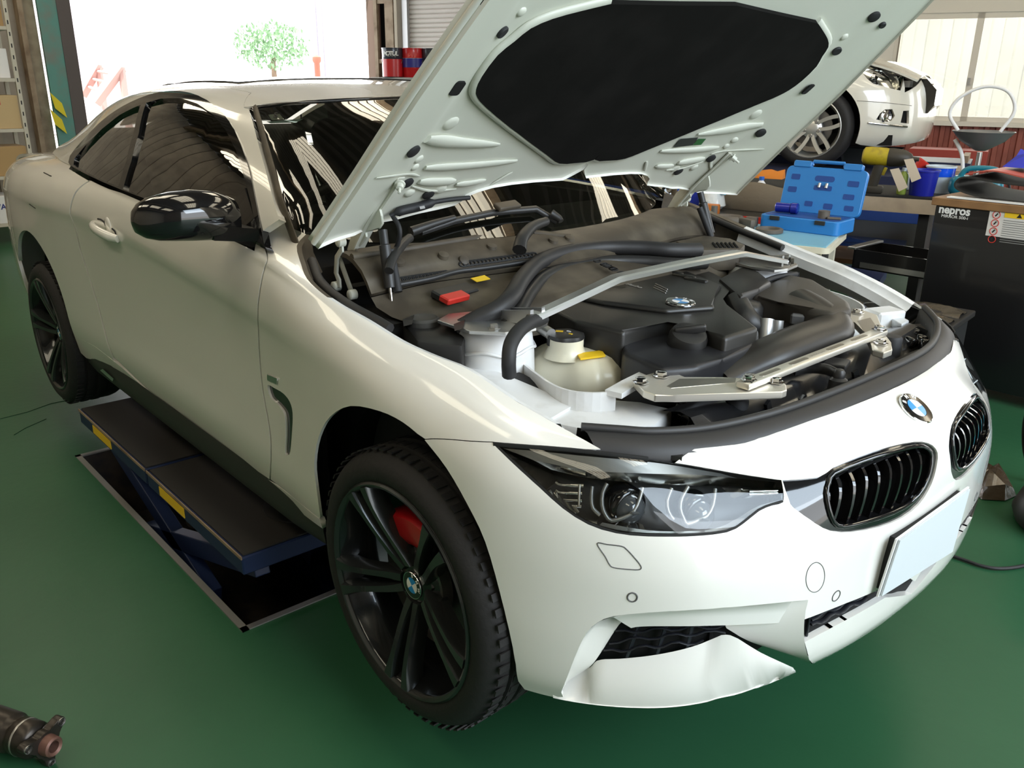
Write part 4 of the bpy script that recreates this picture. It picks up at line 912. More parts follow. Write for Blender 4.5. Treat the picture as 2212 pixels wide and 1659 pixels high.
# ------------------------------------------------------------------ headlights
HLIN = mat('lamp_reflector', (.035,.035,.034), .35, .3); HLC = mat('lamp_chrome', (.75,.74,.70), .12, 1.0); HLG = glass_mat('lamp_lens', (.93,.95,.95), gain=1.0); HLS = mat('lamp_silver', (.42,.43,.42), .35, .7)
hl = cat(hl_top, hl_bot[1:-1])
def px_off(pxs, off, n=3, closed=False):
    q = px_smooth(pxs, n, closed); st = BODY.hits(q)
    if np.ndim(off): off = np.interp(np.linspace(0, 1, len(q)), np.linspace(0, 1, len(off)), off)[:,None]
    return BODY.ev(st[:,0], st[:,1])+BODY.nrm(st[:,0], st[:,1])*off
for sd in (-1, 1):
    hx = patch('headlight', BODY, hl, HLG, car, d=.03, off=-.001, sides=(sd,), thick=.004); f = np.array([1,-sd,1])
    patch('lamp_housing', BODY, hl, HLIN, hx, d=.03, off=-.075, sides=(sd,), thick=-.074)
    def strip(name, a, b, o1, o2, m, n=18): loft_rows(name, [px_off(a, o1), (px_off(a, o1)[:0] if False else px_off(b, o2))], m, hx, (sd,), n)
    strip('brow_trim', [(1150,992),(1262,1013),(1400,1020),(1520,1022),(1600,1029),(1684,1037)], [(1185,1010),(1268,1028),(1400,1037),(1540,1039),(1620,1040),(1690,1043)], -.012, -.030, HLC)
    strip('upper_reflector', [(1082,966),(1160,973),(1300,986),(1420,998),(1560,1021)], [(1150,992),(1262,1013),(1400,1020),(1520,1022),(1600,1029)], -.005, -.012, HLS)
    strip('side_reflector', [(1092,985),(1150,1040),(1215,1095),(1290,1138),(1400,1155)], [(1175,1003),(1205,1050),(1240,1090),(1300,1125),(1400,1145)], -.008, -.055, HLC)
    for a, b in (((1194,1042),(1258,1048)),((1194,1061),(1254,1066)),((1198,1079),(1253,1084)),((1203,1094),(1251,1099))):
        P = px_off([a, ((a[0]+b[0])/2-18, (a[1]+b[1])/2+3), b], -.030, 3)*f; part('reflector_fin', HLC, hx, lambda bm: add_tube(bm, P, .0032, 6), 60)
    tube3('corner_strip', px_off([(1249,1046),(1247,1080),(1246,1100)], -.028), .003, HLC, hx, (sd,))
    for ring, arc in (([(1313,1042),(1302,1064),(1300,1093),(1308,1118),(1321,1131),(1351,1121),(1374,1105),(1388,1077),(1396,1049)], [(1278,1049),(1275,1077),(1278,1103),(1294,1120)]),
                      ([(1497,1045),(1483,1071),(1479,1096),(1486,1118),(1494,1132),(1519,1121),(1538,1112),(1552,1087),(1557,1049)], [(1465,1047),(1454,1077),(1456,1102),(1467,1121)])):
        P = px_off(ring, -.022, 2)*f; part('light_ring', HLS, hx, lambda bm: add_tube(bm, P, .0042, 8), 60)
        P = px_off(arc, -.03, 2)*f; part('light_ring', HLS, hx, lambda bm: add_tube(bm, P, .004, 8), 60)
        cx = ((ring[0][0]+ring[-1][0])/2-4, (ring[0][1]+ring[4][1])/2-4); st = BODY.hit(cx); c = (BODY.ev(*st)[0]+BODY.nrm(*st)[0]*-.074)*f; ax = np.array([.97,-.18*(-sd)*(1),.05])*np.array([1,1,1])
        ax = np.array([.96,.26*sd,.0])
        part('projector', BLACKG, hx, lambda bm: add_lathe(bm, [(.040,0),(.040,.028),(.036,.034),(.030,.036)], 28, c, ax), 40)
        part('projector_lens', mat('lamp_glass_solid', (.10,.11,.12), .05, coat=1.0), hx, lambda bm: add_lathe(bm, [(.031,.034),(.029,.042),(.022,.052),(.012,.058),(.001,.060)], 28, c, ax), 60)
        part('projector_bar', HLS, hx, lambda bm: (add_cyl(bm, c+ax*.062+np.array([0,.02*sd,.012]), c+ax*.055+np.array([0,-.022*sd,-.006]), .003, 6)), 40)
    strip('lower_trim', [(1290,1140),(1400,1156),(1500,1155),(1570,1146),(1620,1118),(1650,1097),(1690,1083)], [(1300,1133),(1400,1149),(1500,1148),(1562,1139),(1610,1112),(1645,1090),(1690,1077)], -.004, -.014, HLS)
    strip('turn_reflector', [(1570,1046),(1640,1050),(1686,1053)], [(1600,1068),(1650,1066),(1690,1062)], -.02, -.03, HLC)
    for dx in (0, 12): tube3('turn_bar', px_off([(1625,1058+dx*.6),(1650,1057+dx*.6),(1686,1056+dx*.5)], -.012), .0028, HLC, hx, (sd,))
    tube3('lamp_seal', px_off(HL_BOT[2:], -.004, 2), .006, BLACKM, hx, (sd,), 6, flat=.6)
    tube3('lamp_seal', px_off(HL_TOP[:5], -.002, 2), .006, BLACKM, hx, (sd,), 6, flat=.6)
# ------------------------------------------------------------------ kidney grilles
KIN = [(1792,1040),(1802,1022),(1860,997),(1925,976),(1980,963),(2004,968),(2014,985),(2010,1020),(1996,1055),(1970,1085),(1930,1108),(1870,1128),(1822,1138),(1803,1128),(1792,1098),(1787,1066)]
kin = bpx(px_smooth(KIN, 2, True))
TOPS = [(1787,1036),(1813,1022),(1841,1011),(1870,1002),(1897,994),(1923,986),(1946,978),(1968,972),(1990,965)]; BOTS = [(1791,1116),(1812,1130),(1841,1134),(1864,1129),(1890,1121),(1914,1113),(1938,1103),(1960,1091),(1981,1072)]
for sd in (-1, 1):
    kg = patch('kidney_grille', BODY, kid, BLACKG, car, holes=[kin], d=.02, off=-.004, sides=(sd,), thick=.04); f = np.array([1,-sd,1])
    patch('grille_back', BODY, kid, DARK, kg, d=.04, off=-.055, sides=(sd,), thick=0)
    tube3('grille_frame', px_off(KIN, -.002, 2, True), .005, BLACKG, kg, (sd,), 8, True)
    for a, b in zip(TOPS, BOTS):
        sa, sb = BODY.hit(a), BODY.hit(b); q = [sa+(sb-sa)*t for t in np.linspace(0,1,9)]
        P = [BODY.ev(*s_)[0] for s_ in q]; N = [BODY.nrm(*s_)[0] for s_ in q]; bul = [.010*math.sin(PI*t)-.012 for t in np.linspace(0,1,9)]
        def slat(bm):
            R = []
            for p, n, o in zip(P, N, bul):
                side = np.array([0,1,0])-n*n[1]; side /= np.linalg.norm(side)
                R.append([(p+n*(o+dn)+side*ds)*f for ds, dn in ((-.0035,0),(.0035,0),(.0025,-.03),(-.0025,-.03))])
            add_loft(bm, R)
        part('grille_slat', BLACKG, kg, slat, 30)
# ------------------------------------------------------------------ nose roundel, plate, sensors
st = BODY.hit((1977,884)); emblem(BODY.ev(*st)[0]+BODY.nrm(*st)[0]*.002, BODY.nrm(*st)[0], (-.6,0,.8), .041, bumper, 'nose_roundel')
PLT = mat('plate_blank', (.62,.66,.69), .35)
PQ = [onpl(p, (.776,0,.40), (1,0,-.10)) for p in ((1945,1168),(2096,1057),(2058,1192),(1905,1288))]
plate = part('number_plate', PLT, car, lambda bm: add_loft(bm, [[p+np.array([d_,0,0]) for p in PQ] for d_ in (0,-.004)]), 0); plate['label'] = 'blank pale grey number plate'
pcn = sum(PQ)/4
part('plate_bracket', WHITE, plate, lambda bm: add_loft(bm, [[pcn+(p-pcn)*1.035+np.array([d_,0,0]) for p in PQ] for d_ in (-.005,-.009)]), 0)
part('plate_mount', BLACKM, plate, lambda bm: add_loft(bm, [[pcn+(p-pcn)*.92+np.array([d_,0,0]) for p in PQ] for d_ in (-.009,-.035)]), 0)
def gapline(name, px, closed=True, r=.0011, m=None):
    pp = px_smooth(px, 4, closed); P = px_off(pp, .0002, 1, closed) if False else (BODY.ev(*BODY.hits(pp).T)+BODY.nrm(*BODY.hits(pp).T)*.0002)
    tube3(name, P, r, m or mat('gap_grey', (.10,.10,.10), .7), bumper, (-1,1), 5, closed)
gapline('washer_flap_gap', [(1290,1174),(1312,1176),(1343,1180),(1354,1187),(1370,1204),(1384,1222),(1382,1230),(1360,1230),(1326,1226),(1316,1218),(1308,1203)])
gapline('sensor_ring', [(1366+10.5*math.cos(a), 1290+9.5*math.sin(a)) for a in np.linspace(0,2*PI,9)[:-1]], r=.0016)
gapline('tow_cover_gap', [(1761+(26*math.cos(a)*.72+22*math.sin(a)*.35), 1247+(28*math.sin(a)-16*math.cos(a))) for a in np.linspace(0,2*PI,13)[:-1]], r=.0008)
gapline('sensor_ring', [(1806+8*math.cos(a)-3*math.sin(a), 1287+11*math.sin(a)-3*math.cos(a)) for a in np.linspace(0,2*PI,9)[:-1]], r=.0013)
# ------------------------------------------------------------------ lower bumper: shelf, side ducts, mesh, splitter, centre lip
MESHM = mat('grille_mesh', (.012,.013,.017), .35); PN = (-1, 1)
D = -.055
MT = [(1363,1374),(1400,1370),(1500,1369),(1560,1368),(1597,1367)]; MB = [(1277,1471),(1340,1468),(1420,1460),(1500,1445),(1560,1425),(1597,1398)]
SHF0 = [(1318,1334),(1345,1328),(1400,1323),(1500,1317),(1620,1308),(1700,1300),(1746,1296)]
SHF1 = [(1325,1345),(1350,1338),(1400,1333),(1500,1327),(1620,1318),(1700,1311),(1745,1308)]
SHF2 = [(1363,1374),(1380,1371),(1420,1370),(1500,1370),(1597,1367),(1680,1363),(1738,1358)]
loft_rows('bumper_shelf', [px_off(SHF0, 0), px_off(SHF1, -.016), px_off([(a[0]*.5+b[0]*.5, a[1]*.5+b[1]*.5) for a, b in zip(SHF1, SHF2)], -.020), px_off(SHF2, -.024), px_off(SHF2, D)], PAINT, bumper, PN, 40, autos=50)
BLD = [(1318,1334),(1290,1345),(1268,1366),(1250,1400),(1230,1450),(1216,1487)]; DIN = [(1363,1374),(1340,1383),(1325,1402),(1305,1432),(1285,1462),(1262,1499)]
loft_rows('side_duct', [px_off(BLD, 0), px_off([(a[0]*.85+b[0]*.15+2, a[1]*.85+b[1]*.15) for a, b in zip(BLD, DIN)], -.02), px_off(DIN, D)], PAINT, bumper, PN, 24, autos=50)
mesh_poly = bpx([(1280,1350),(1400,1350),(1650,1345),(1650,1420),(1600,1455),(1420,1492),(1235,1505)]); ms = patch('intake_mesh', BODY, mesh_poly, DARK, bumper, d=.04, off=D-.02, sides=PN, thick=0)
def zig(px0, px1, n, amp, ph):
    P = []
    for k in range(n*4+1):
        t = k/(n*4); up = ((k+ph) % 4) in (0, 1); P.append((px0[0]+(px1[0]-px0[0])*t, px0[1]+(px1[1]-px0[1])*t+(amp if up else -amp)))
    return P
for i, (a, b, n) in enumerate((((1350,1384),(1597,1378),3),((1326,1406),(1597,1392),3),((1312,1428),(1597,1404),3),((1298,1450),(1545,1428),3))):
    zz = px_off(zig(a, b, n, 3.5, i*2), D, 1); seg = tube3('mesh_bar', zz, .0022, MESHM, bumper, PN, 6, flat=1.8)
for a, b in (((1392,1370),(1355,1466)),((1525,1369),(1508,1444)),((1460,1369),(1430,1458))): tube3('mesh_rib', px_off([a, b], D-.004, 1), .003, MESHM, bumper, PN, 6, flat=2)
LIPE = [(1203,1514),(1250,1522),(1290,1527),(1340,1531),(1410,1535),(1480,1534),(1560,1522),(1630,1496),(1680,1468),(1718,1448)]
LIPB = [(1196,1549),(1250,1556),(1290,1558),(1340,1557),(1410,1553),(1480,1545),(1560,1528),(1632,1499),(1682,1470),(1719,1449)]
LIPT = [(1216,1487),(1262,1499),(1283,1472),(1340,1468),(1420,1460),(1500,1445),(1560,1425),(1597,1400),(1655,1424),(1716,1446)]
loft_rows('front_splitter', [px_off(LIPT, [D]*7+[-.04,-.02,-.004]), px_off([(a[0]*.5+b[0]*.5, a[1]*.5+b[1]*.5+2) for a, b in zip(LIPT, LIPE)], [-.022]*7+[-.016,-.008,-.002]), px_off(LIPE, .0), px_off([(p[0], p[1]+3) for p in LIPE], .002), px_off(LIPB, -.003)], PAINT, bumper, PN, 60, autos=55)
# centre
CE = [(1746,1296),(1740,1320),(1737,1350),(1738,1388),(1748,1425),(1765,1446),(1790,1457)]
CEi = [(1597,1367),(1597,1375),(1597,1383),(1598,1392),(1606,1400),(1650,1424),(1715,1450)]
loft_rows('centre_duct', [px_off(CE, 0), px_off([(a[0]*.8+b[0]*.2, a[1]*.8+b[1]*.2) for a, b in zip(CE, CEi)], -.02), px_off(CEi, D)], PAINT, bumper, PN, 20, autos=50)
zlo = BODY.ev(*BODY.hit((1790,1457)))[0][2]; c0 = xz0(.262); c1 = xz0(.168)
cl_ = cat(bpx([(1738,1387),(1800,1354),(1870,1316),(1912,1291)], 2), [xz0(.258)], [xz0(.21)], [xz0(.172)], bpx([(1930,1383),(1900,1400),(1850,1428),(1815,1447),(1790,1457),(1765,1446),(1748,1425)]))
patch('centre_lip', BODY, cl_, PAINT, bumper, d=.025, sides=PN, join=True, thick=.02)
pc_ = cat(bpx([(1737,1338),(1780,1320),(1830,1300),(1912,1265)]), [xz0(.30)], [xz0(.21)], bpx([(1912,1330),(1870,1360),(1800,1400),(1738,1420)]))
patch('centre_mesh', BODY, pc_, DARK, bumper, d=.05, off=-.014, sides=PN, join=True, thick=0)
for i, (a, b) in enumerate((((1758,1341),(1900,1276)),((1758,1357),(1880,1296)))):
    tube3('mesh_bar', px_off(zig(a, b, 3, 3, i*2), -.010, 1), .0032, MESHM, bumper, PN, 6, flat=2.2)
tube3('mesh_rib', px_off([(1758,1332),(1750,1380)], -.010, 1), .003, MESHM, bumper, PN, 6)
part('bumper_inner', DARK, car, lambda bm: add_box(bm, (.42,0,.36), (.34,1.1,.34)), 0)
# ------------------------------------------------------------------ engine bay
bay = car
def zp(p, z): return onp(p, 2, z)
def prism_px(name, px, zt, zb, m, parent, bev=.004, seg=2, sides=(-1,), smooth=35, sm=0):
    P = [zp(p, zt) for p in (px_smooth(px, sm, True) if sm else px)]; out = []
    for sd in sides:
        def f(bm): add_prism(bm, [(p[0], p[1]*(-sd)) for p in P], zb, zt, None, bev, seg)
        out.append(part(name, m, parent, f, smooth))
    return out if len(sides) > 1 else out[0]
def bolt(parent, c, r=.011, ax=(0,0,1), m=None, name='bolt'):
    return part(name, m or STEEL, parent, lambda bm: (add_lathe(bm, [(r*1.5,0),(r*1.5,.002),(r,.0025),(r,.010),(r*.8,.011),(.001,.011)], 6 if r > .007 else 12, c, ax)), 30)
RAILW = mat('rail_white', (.74,.745,.74), .35, coat=.3, noise=(18,(.60,.59,.56),.55,.85)); SEAL = mat('bay_seal', (.022,.021,.021), .5); ECOV = mat('engine_cover_black', (.020,.019,.017), .38, bump=(300,.04)); ECOV2 = mat('engine_cover_front', (.014,.014,.016), .4)
# dark tub: firewall, sides, bottom
part('firewall', BLACKM, bay, lambda bm: add_box(bm, (-.50,0,.60), (.04,1.36,.50)), 0)
part('bay_floor', DARK, bay, lambda bm: add_box(bm, (.02,0,.36), (1.0,1.25,.04)), 0)
part('radiator_pack', BLACKM, bay, lambda bm: add_box(bm, (.50,0,.50), (.06,.98,.36)), 0)
for sd in (-1,1):
    part('inner_wing', BLACKM, bay, lambda bm: add_loft(bm, [[(.42,.70*sd,.40),(.42,.68*sd,.66)],[(.10,.70*sd,.40),(.10,.70*sd,.70)],[(-.30,.72*sd,.40),(-.30,.74*sd,.76)],[(-.60,.74*sd,.40),(-.60,.74*sd,.84)]], closed=False, cap=False), 0)
    # fender flange under the crest
    cr = bpx(crest[1:], 3); C3 = BODY.ev(cr[:,0], cr[:,1])*np.array([1,-sd*1,1]) if False else BODY.ev(cr[:,0], cr[:,1])
    inw = np.array([0,1,0]); r1 = C3+np.array([0,.014,-.004]); r2 = C3+np.array([-.004,.022,-.016]); r3 = C3+np.array([-.006,.034,-.022]); r4 = C3+np.array([-.01,.038,-.05])
    k0 = int(len(C3)*.62)
    loft_rows('fender_flange', [C3[:k0], r1[:k0], r2[:k0], r3[:k0], r4[:k0]], RAILW, fenders[0 if sd < 0 else 1], (sd,), 40, autos=40)
    loft_rows('fender_flange_rear', [C3[k0-1:], r1[k0-1:], (C3+np.array([-.004,.02,-.05]))[k0-1:], (C3+np.array([.02,.03,-.10]))[k0-1:]], DUSTY, fenders[0 if sd < 0 else 1], (sd,), 24, autos=40)
    # black edge seal inside the rear part of the crest
    P = C3[int(len(C3)*.42):int(len(C3)*.86)]+np.array([.0,.035,-.012]); tube3('edge_seal', P, .012, SEAL, bay, (sd,), 8)
    # strut tower
    tc = np.array([-.085, .545*sd, 0])
    tw = part('strut_tower', RAILW, bay, lambda bm: add_lathe(bm, [(.102,.50),(.100,.66),(.096,.76),(.090,.800),(.080,.812),(.04,.817)], 32, tc, (0,0,1)), 40)
    part('tower_rib', RAILW, tw, lambda bm: add_tube(bm, [tc+np.array([.098*math.cos(a), .098*math.sin(a), .765+.006*math.sin(a*5)]) for a in np.linspace(0,2*PI,40)[:-1]], .004, 6, True), 60)
    # side rail running forward: upper wing rail
    if sd < 0:
        rl = [(-.34,-.685,.735),(-.20,-.675,.735),(0,-.66,.728),(.12,-.64,.715),(.22,-.615,.700)]
    else: rl = [(-.34,.685,.735),(-.20,.675,.735),(0,.66,.728),(.12,.64,.715),(.22,.615,.700)]
    part('wing_rail', RAILW, bay, lambda bm: add_sweep(bm, crspline(rl, 4), [(-.065,-.05),(.065,-.05),(.065,-.004),(.058,0),(-.058,0),(-.065,-.004)]), 30)
    part('rail_front', RAILW, bay, lambda bm: add_prism(bm, [(.13,-.66*(-sd)),(.24,-.655*(-sd)),(.33,-.62*(-sd)),(.38,-.50*(-sd)),(.345,-.40*(-sd)),(.27,-.42*(-sd)),(.20,-.50*(-sd)),(.13,-.53*(-sd))], .63, .692, None, .010, 2), 35)
    for q in (((1180,858),.695),((1310,864),.695)):
        c = zp(q[0], q[1])*np.array([1,-sd,1]); part('rail_hole', DARK, bay, lambda bm: add_lathe(bm, [(.0105,-.0005),(.0105,.0012),(.001,.0012)], 20, c, (0,0,1)), 0)
    c = np.array([.335, .615*sd, .665]); bolt(bay, c, .010, (.6,.75*sd,.15), RAILW, 'rail_bolt')
    part('rail_flange', RAILW, bay, lambda bm: add_prism(bm, [(.22,-.70*(-sd)),(.36,-.66*(-sd)),(.42,-.52*(-sd)),(.40,-.45*(-sd)),(.33,-.50*(-sd)),(.25,-.62*(-sd))], .612, .620, None, .002, 1), 0)
    # upright web between rail and tank
    W0 = [zp(p, .735) for p in ((1085,772),(1120,778),(1150,800),(1190,828),(1230,843),(1280,848),(1330,845))]
    if sd < 0:
        part('rail_web', RAILW, bay, lambda bm: add_sweep(bm, crspline([(a[0], a[1]*(-sd), .700) for a in W0], 3), [(-.003,-.05),(.003,-.05),(.003,.035),(-.003,.035)]), 0)
        part('rail_tongue', RAILW, bay, lambda bm: add_sweep(bm, [zp(p, .74) for p in ((1325,846),(1360,826),(1400,806),(1412,800))], [(-.02,-.012),(.02,-.012),(.02,0),(-.02,0)]), 0)
    else:
        part('rail_web', RAILW, bay, lambda bm: add_sweep(bm, crspline([(-.10,.66,.72),(.08,.66,.72),(.20,.63,.715),(.27,.56,.71),(.26,.46,.705)], 4), [(-.003,-.05),(.003,-.05),(.003,.03),(-.003,.03)]), 0)
# far side: box bracket by the lamp, battery-cable pocket
part('lamp_bracket', RAILW, bay, lambda bm: add_box(bm, tuple(zp((1912,668), .735)-np.array([0,0,.03])), (.07,.10,.06), R3(rz=-.35), .006, 1), 0)
prism_px('relay_cover', [(1925,688),(1945,682),(1964,692),(1948,701)], .715, .69, mat('relay_white', (.62,.64,.66), .4), bay, .002, 1)
# strut brace (rear): plates, bar
for sd in (-1, 1):
    f = np.array([1,-sd,1]); tp = [(-.19,-.60),(-.16,-.655),(-.04,-.655),(.02,-.60),(.035,-.52),(.02,-.47),(-.05,-.46),(-.15,-.48)]
    br = part('brace_plate', ALUS, bay, lambda bm: add_prism(bm, [(a, b*(-sd)) for a, b in tp], .818, .826, None, .001, 1), 0)
    part('brace_bracket', ALUS, br, lambda bm: add_loft(bm, [[(-.15,-.50*(-sd),.826),(-.15,-.49*(-sd),.826),(-.15,-.49*(-sd),.834),(-.15,-.50*(-sd),.834)],[(-.03,-.50*(-sd),.826),(-.03,-.49*(-sd),.826),(-.03,-.49*(-sd),.855),(-.03,-.50*(-sd),.855)],[(.03,-.50*(-sd),.834),(.03,-.49*(-sd),.834),(.03,-.49*(-sd),.868),(.03,-.50*(-sd),.868)]]), 0)
    part('brace_bracket', ALUS, br, lambda bm: add_loft(bm, [[(-.15,-.535*(-sd),.826),(-.15,-.525*(-sd),.826),(-.15,-.525*(-sd),.834),(-.15,-.535*(-sd),.834)],[(-.03,-.535*(-sd),.826),(-.03,-.525*(-sd),.826),(-.03,-.525*(-sd),.855),(-.03,-.535*(-sd),.855)],[(.03,-.535*(-sd),.834),(.03,-.525*(-sd),.834),(.03,-.525*(-sd),.868),(.03,-.535*(-sd),.868)]]), 0)
    bolt(br, np.array([.03,.535*sd,.846]), .010, (.75,sd*.6,.1), CHROME, 'pivot_bolt'); bolt(br, np.array([-.12,.59*sd,.826]), .011); bolt(br, np.array([-.02,.60*sd,.826]), .010)
bp = [(.018,-.515,.846),(.028,-.38,.876),(.036,-.262,.903),(.036,-.24,.904),(.036,0,.906),(.036,.24,.904),(.036,.262,.903),(.028,.38,.876),(.018,.515,.846)]
part('strut_brace_bar', ALUS, bay, lambda bm: add_sweep(bm, bp, [(-.019,-.006),(-.019,.004),(-.014,.008),(.014,.008),(.019,.004),(.019,-.006)], (0,0,1)), 30)
# engine cover
ec = prism_px('engine_cover', [(1148,650),(1160,622),(1188,592),(1290,566),(1400,560),(1480,562),(1540,590),(1592,613),(1588,625),(1562,633),(1552,645),(1560,658),(1640,706),(1566,729),(1530,715),(1490,700),(1440,692),(1400,700),(1345,717),(1240,692)], .805, .60, ECOV, bay, .012, 3)
prism_px('cover_plateau', [(1200,628),(1225,600),(1300,578),(1400,574),(1470,578),(1560,614),(1535,640),(1545,660),(1440,668),(1300,650)], .818, .80, ECOV, ec, .010, 3)
prism_px('cover_front', [(1342,716),(1430,688),(1500,690),(1640,708),(1640,742),(1560,775),(1508,790),(1430,796),(1345,760)], .770, .56, ECOV2, ec, .014, 3)
for k, p in enumerate(((1425,583),(1452,590),(1478,598),(1503,606))):
    c = zp(p, .818); part('cover_fin', ECOV, ec, lambda bm: add_box(bm, c, (.075,.018,.014), R3(rz=.1), .005, 2), 60)
cc = zp((1487,728), .79)
oc = part('oil_filler_cap', BLACKP, ec, lambda bm: add_lathe(bm, [(.046,-.035),(.046,.0),(.041,.012),(.035,.014),(.001,.014)], 36, cc, (.32,-.18,.93)), 40)
part('cap_grip', BLACKP, oc, lambda bm: add_box(bm, cc+np.array([.006,-.003,.020]), (.014,.074,.020), R3(.18,.32,-.75), .005, 2), 60)
rc = zp((1470,653), .822); emblem(rc, (.05,0,1), (-.3,.95,0), .038, ec, 'cover_roundel')
def cover_text(name, s, p0, p1, z, size, m, shear=0, sx=1.0):
    a = Vector(zp(p0, z)); b = Vector(zp(p1, z)); d = (b-a).normalized(); up = Vector((0,0,1)).cross(d)
    return text_mesh(name, s, size, m, basis(d, up, Vector((0,0,1)), (a+b)/2), ec, .0006, shear, sx=sx, bold=.0006)
LETM = mat('letter_silver', (.35,.34,.32), .4, .5)
cover_text('cover_lettering', 'BMW', (1240,635), (1318,652), .809, .050, LETM, .25, 1.25)
cover_text('cover_lettering', 'TwinPower Turbo', (1262,590), (1412,628), .8195, .020, LETM, .2, 1.25)
for k in range(3):
    a = zp((1412+k*2,621-k*4), .8192); b = zp((1438+k*2,633-k*4), .8192); part('cover_stripe', LETM, ec, lambda bm: add_tube(bm, [a, b], .0016, 5), 0)
# coolant tank
TANKM = mat('tank_ivory', (.70,.665,.52), .35, coat=.2)
tkc = np.array([.012,-.355,.0])
tk = part('coolant_tank', TANKM, bay, lambda bm: None, 0); bm = nb()
def tank_ring(z, s):
    o = []
    for k in range(48):
        a = 2*PI*k/48; ca, sa = math.cos(a), math.sin(a); rx = .135*s; ry = .105*s
        x = rx*math.copysign(abs(ca)**.75, ca); y = ry*math.copysign(abs(sa)**.75, sa); g = 1-.085*(abs(math.sin(a*3.5+.4))**14)
        o.append((tkc[0]+x*g*math.cos(.25)-y*g*math.sin(.25), tkc[1]+x*g*math.sin(.25)+y*g*math.cos(.25), z))
    return o
add_loft(bm, [tank_ring(.58,.90),tank_ring(.615,.98),tank_ring(.635,1.0),tank_ring(.643,.965),tank_ring(.651,1.0),tank_ring(.675,1.0),tank_ring(.70,.96),tank_ring(.72,.87),tank_ring(.735,.72),tank_ring(.742,.5),tank_ring(.744,.2)])
bmesh.ops.recalc_face_normals(bm, faces=bm.faces[:]); bm.to_mesh(tk.data); bm.free(); tk.data.polygons.foreach_set('use_smooth', [True]*len(tk.data.polygons))
capc = zp((1222,728), .775)
part('tank_neck', TANKM, tk, lambda bm: add_lathe(bm, [(.055,-.045),(.046,-.03),(.042,-.02),(.042,.0)], 32, capc+np.array([.006,-.004,0]), (0,0,1), False), 60)
cp = part('tank_cap', BLACKP, tk, lambda bm: add_loft(bm, [[(capc[0]+r*(1+.05*math.cos(6*a))*math.cos(a), capc[1]+r*(1+.05*math.cos(6*a))*math.sin(a), capc[2]+h) for a in np.linspace(0,2*PI,49)[:-1]] for r, h in ((.044,-.018),(.045,.0),(.043,.008),(.036,.011))]), 40)
part('cap_mark', YELLOW, cp, lambda bm: add_box(bm, capc+np.array([-.018,-.004,.0115]), (.018,.010,.001), R3(rz=.7)), 0); part('cap_mark', YELLOW, cp, lambda bm: add_box(bm, capc+np.array([.016,.000,.0115]), (.009,.006,.001), R3(rz=.2)), 0)
part('cap_symbol', WHITE, cp, lambda bm: add_tube(bm, [capc+np.array([-.002+.006*math.cos(a), .012+.004*math.sin(a), .0115]) for a in np.linspace(0,2*PI,12)[:-1]], .0007, 4, True), 0)
lb = [zp(p, .7445) for p in ((1246,764),(1300,757),(1308,768),(1254,775))]
part('tank_label', YELLOW, tk, lambda bm: add_prism(bm, [(p[0],p[1]) for p in lb], .741, .7455), 0)
part('tank_hose_stub', STEEL, tk, lambda bm: add_cyl(bm, zp((1168,708),.79), zp((1190,722),.785), .014, 12), 40)
part('tank_vent', TANKM, tk, lambda bm: add_lathe(bm, [(.018,-.06),(.018,0),(.015,.004)], 16, zp((1150,775),.70), (0,0,1)), 40)
# air box, duct, throttle
prism_px('air_box', [(1622,640),(1640,618),(1700,590),(1760,602),(1838,650),(1842,664),(1800,676),(1752,668),(1690,650)], .800, .58, mat('airbox_brown', (.040,.034,.027), .45), bay, .018, 3)
prism_px('air_box_lower', [(1640,655),(1690,652),(1752,672),(1800,680),(1830,670),(1800,720),(1700,715)], .745, .55, BLACKP, bay, .012, 2)
prism_px('filter_housing', [(1552,600),(1600,575),(1640,585),(1668,607),(1640,622),(1600,640)], .815, .62, BLACKP, bay, .012, 2)
dp = [zp((1545,828), .70), zp((1600,800), .715), zp((1660,772), .735), zp((1730,742), .745), zp((1785,722), .745), zp((1790,700), .755), zp((1755,672), .765), zp((1725,652), .775)]
part('intake_duct', mat('duct_black', (.026,.023,.020), .36), bay, lambda bm: add_tube(bm, crspline(dp, 6), [.052+.010*math.sin(PI*k/42)+.0*k for k in range(43)], 20, flat=.75, up=(0,0,1)), 60)
part('duct_elbow', BLACKP, bay, lambda bm: add_tube(bm, crspline([zp((1590,655),.78), zp((1610,690),.76), zp((1640,720),.72)], 6), .035, 16), 60)
CAST = mat('cast_alu', (.55,.55,.54), .4, .8)
part('throttle_body', CAST, bay, lambda bm: (add_cyl(bm, zp((1652,740),.72)-np.array([0,0,.10]), zp((1657,690),.765), .020, 18), add_cyl(bm, zp((1676,735),.72)-np.array([0,0,.10]), zp((1680,692),.765), .016, 18), add_box(bm, zp((1665,730),.71), (.05,.08,.06), R3(rz=.4), .006)), 40)
part('coil_cover', BLACKP, bay, lambda bm: add_lathe(bm, [(.055,-.05),(.055,.0),(.045,.014),(.001,.018)], 28, zp((1605,662), .775), (0,0,1)), 50)
for p in ((1677,660),(1705,658),(1722,690)): part('hose_connector', mat('connector_grey', (.10,.10,.10), .4), bay, lambda bm: add_box(bm, zp(p, .765), (.035,.022,.03), R3(rz=.5), .005, 1), 0)
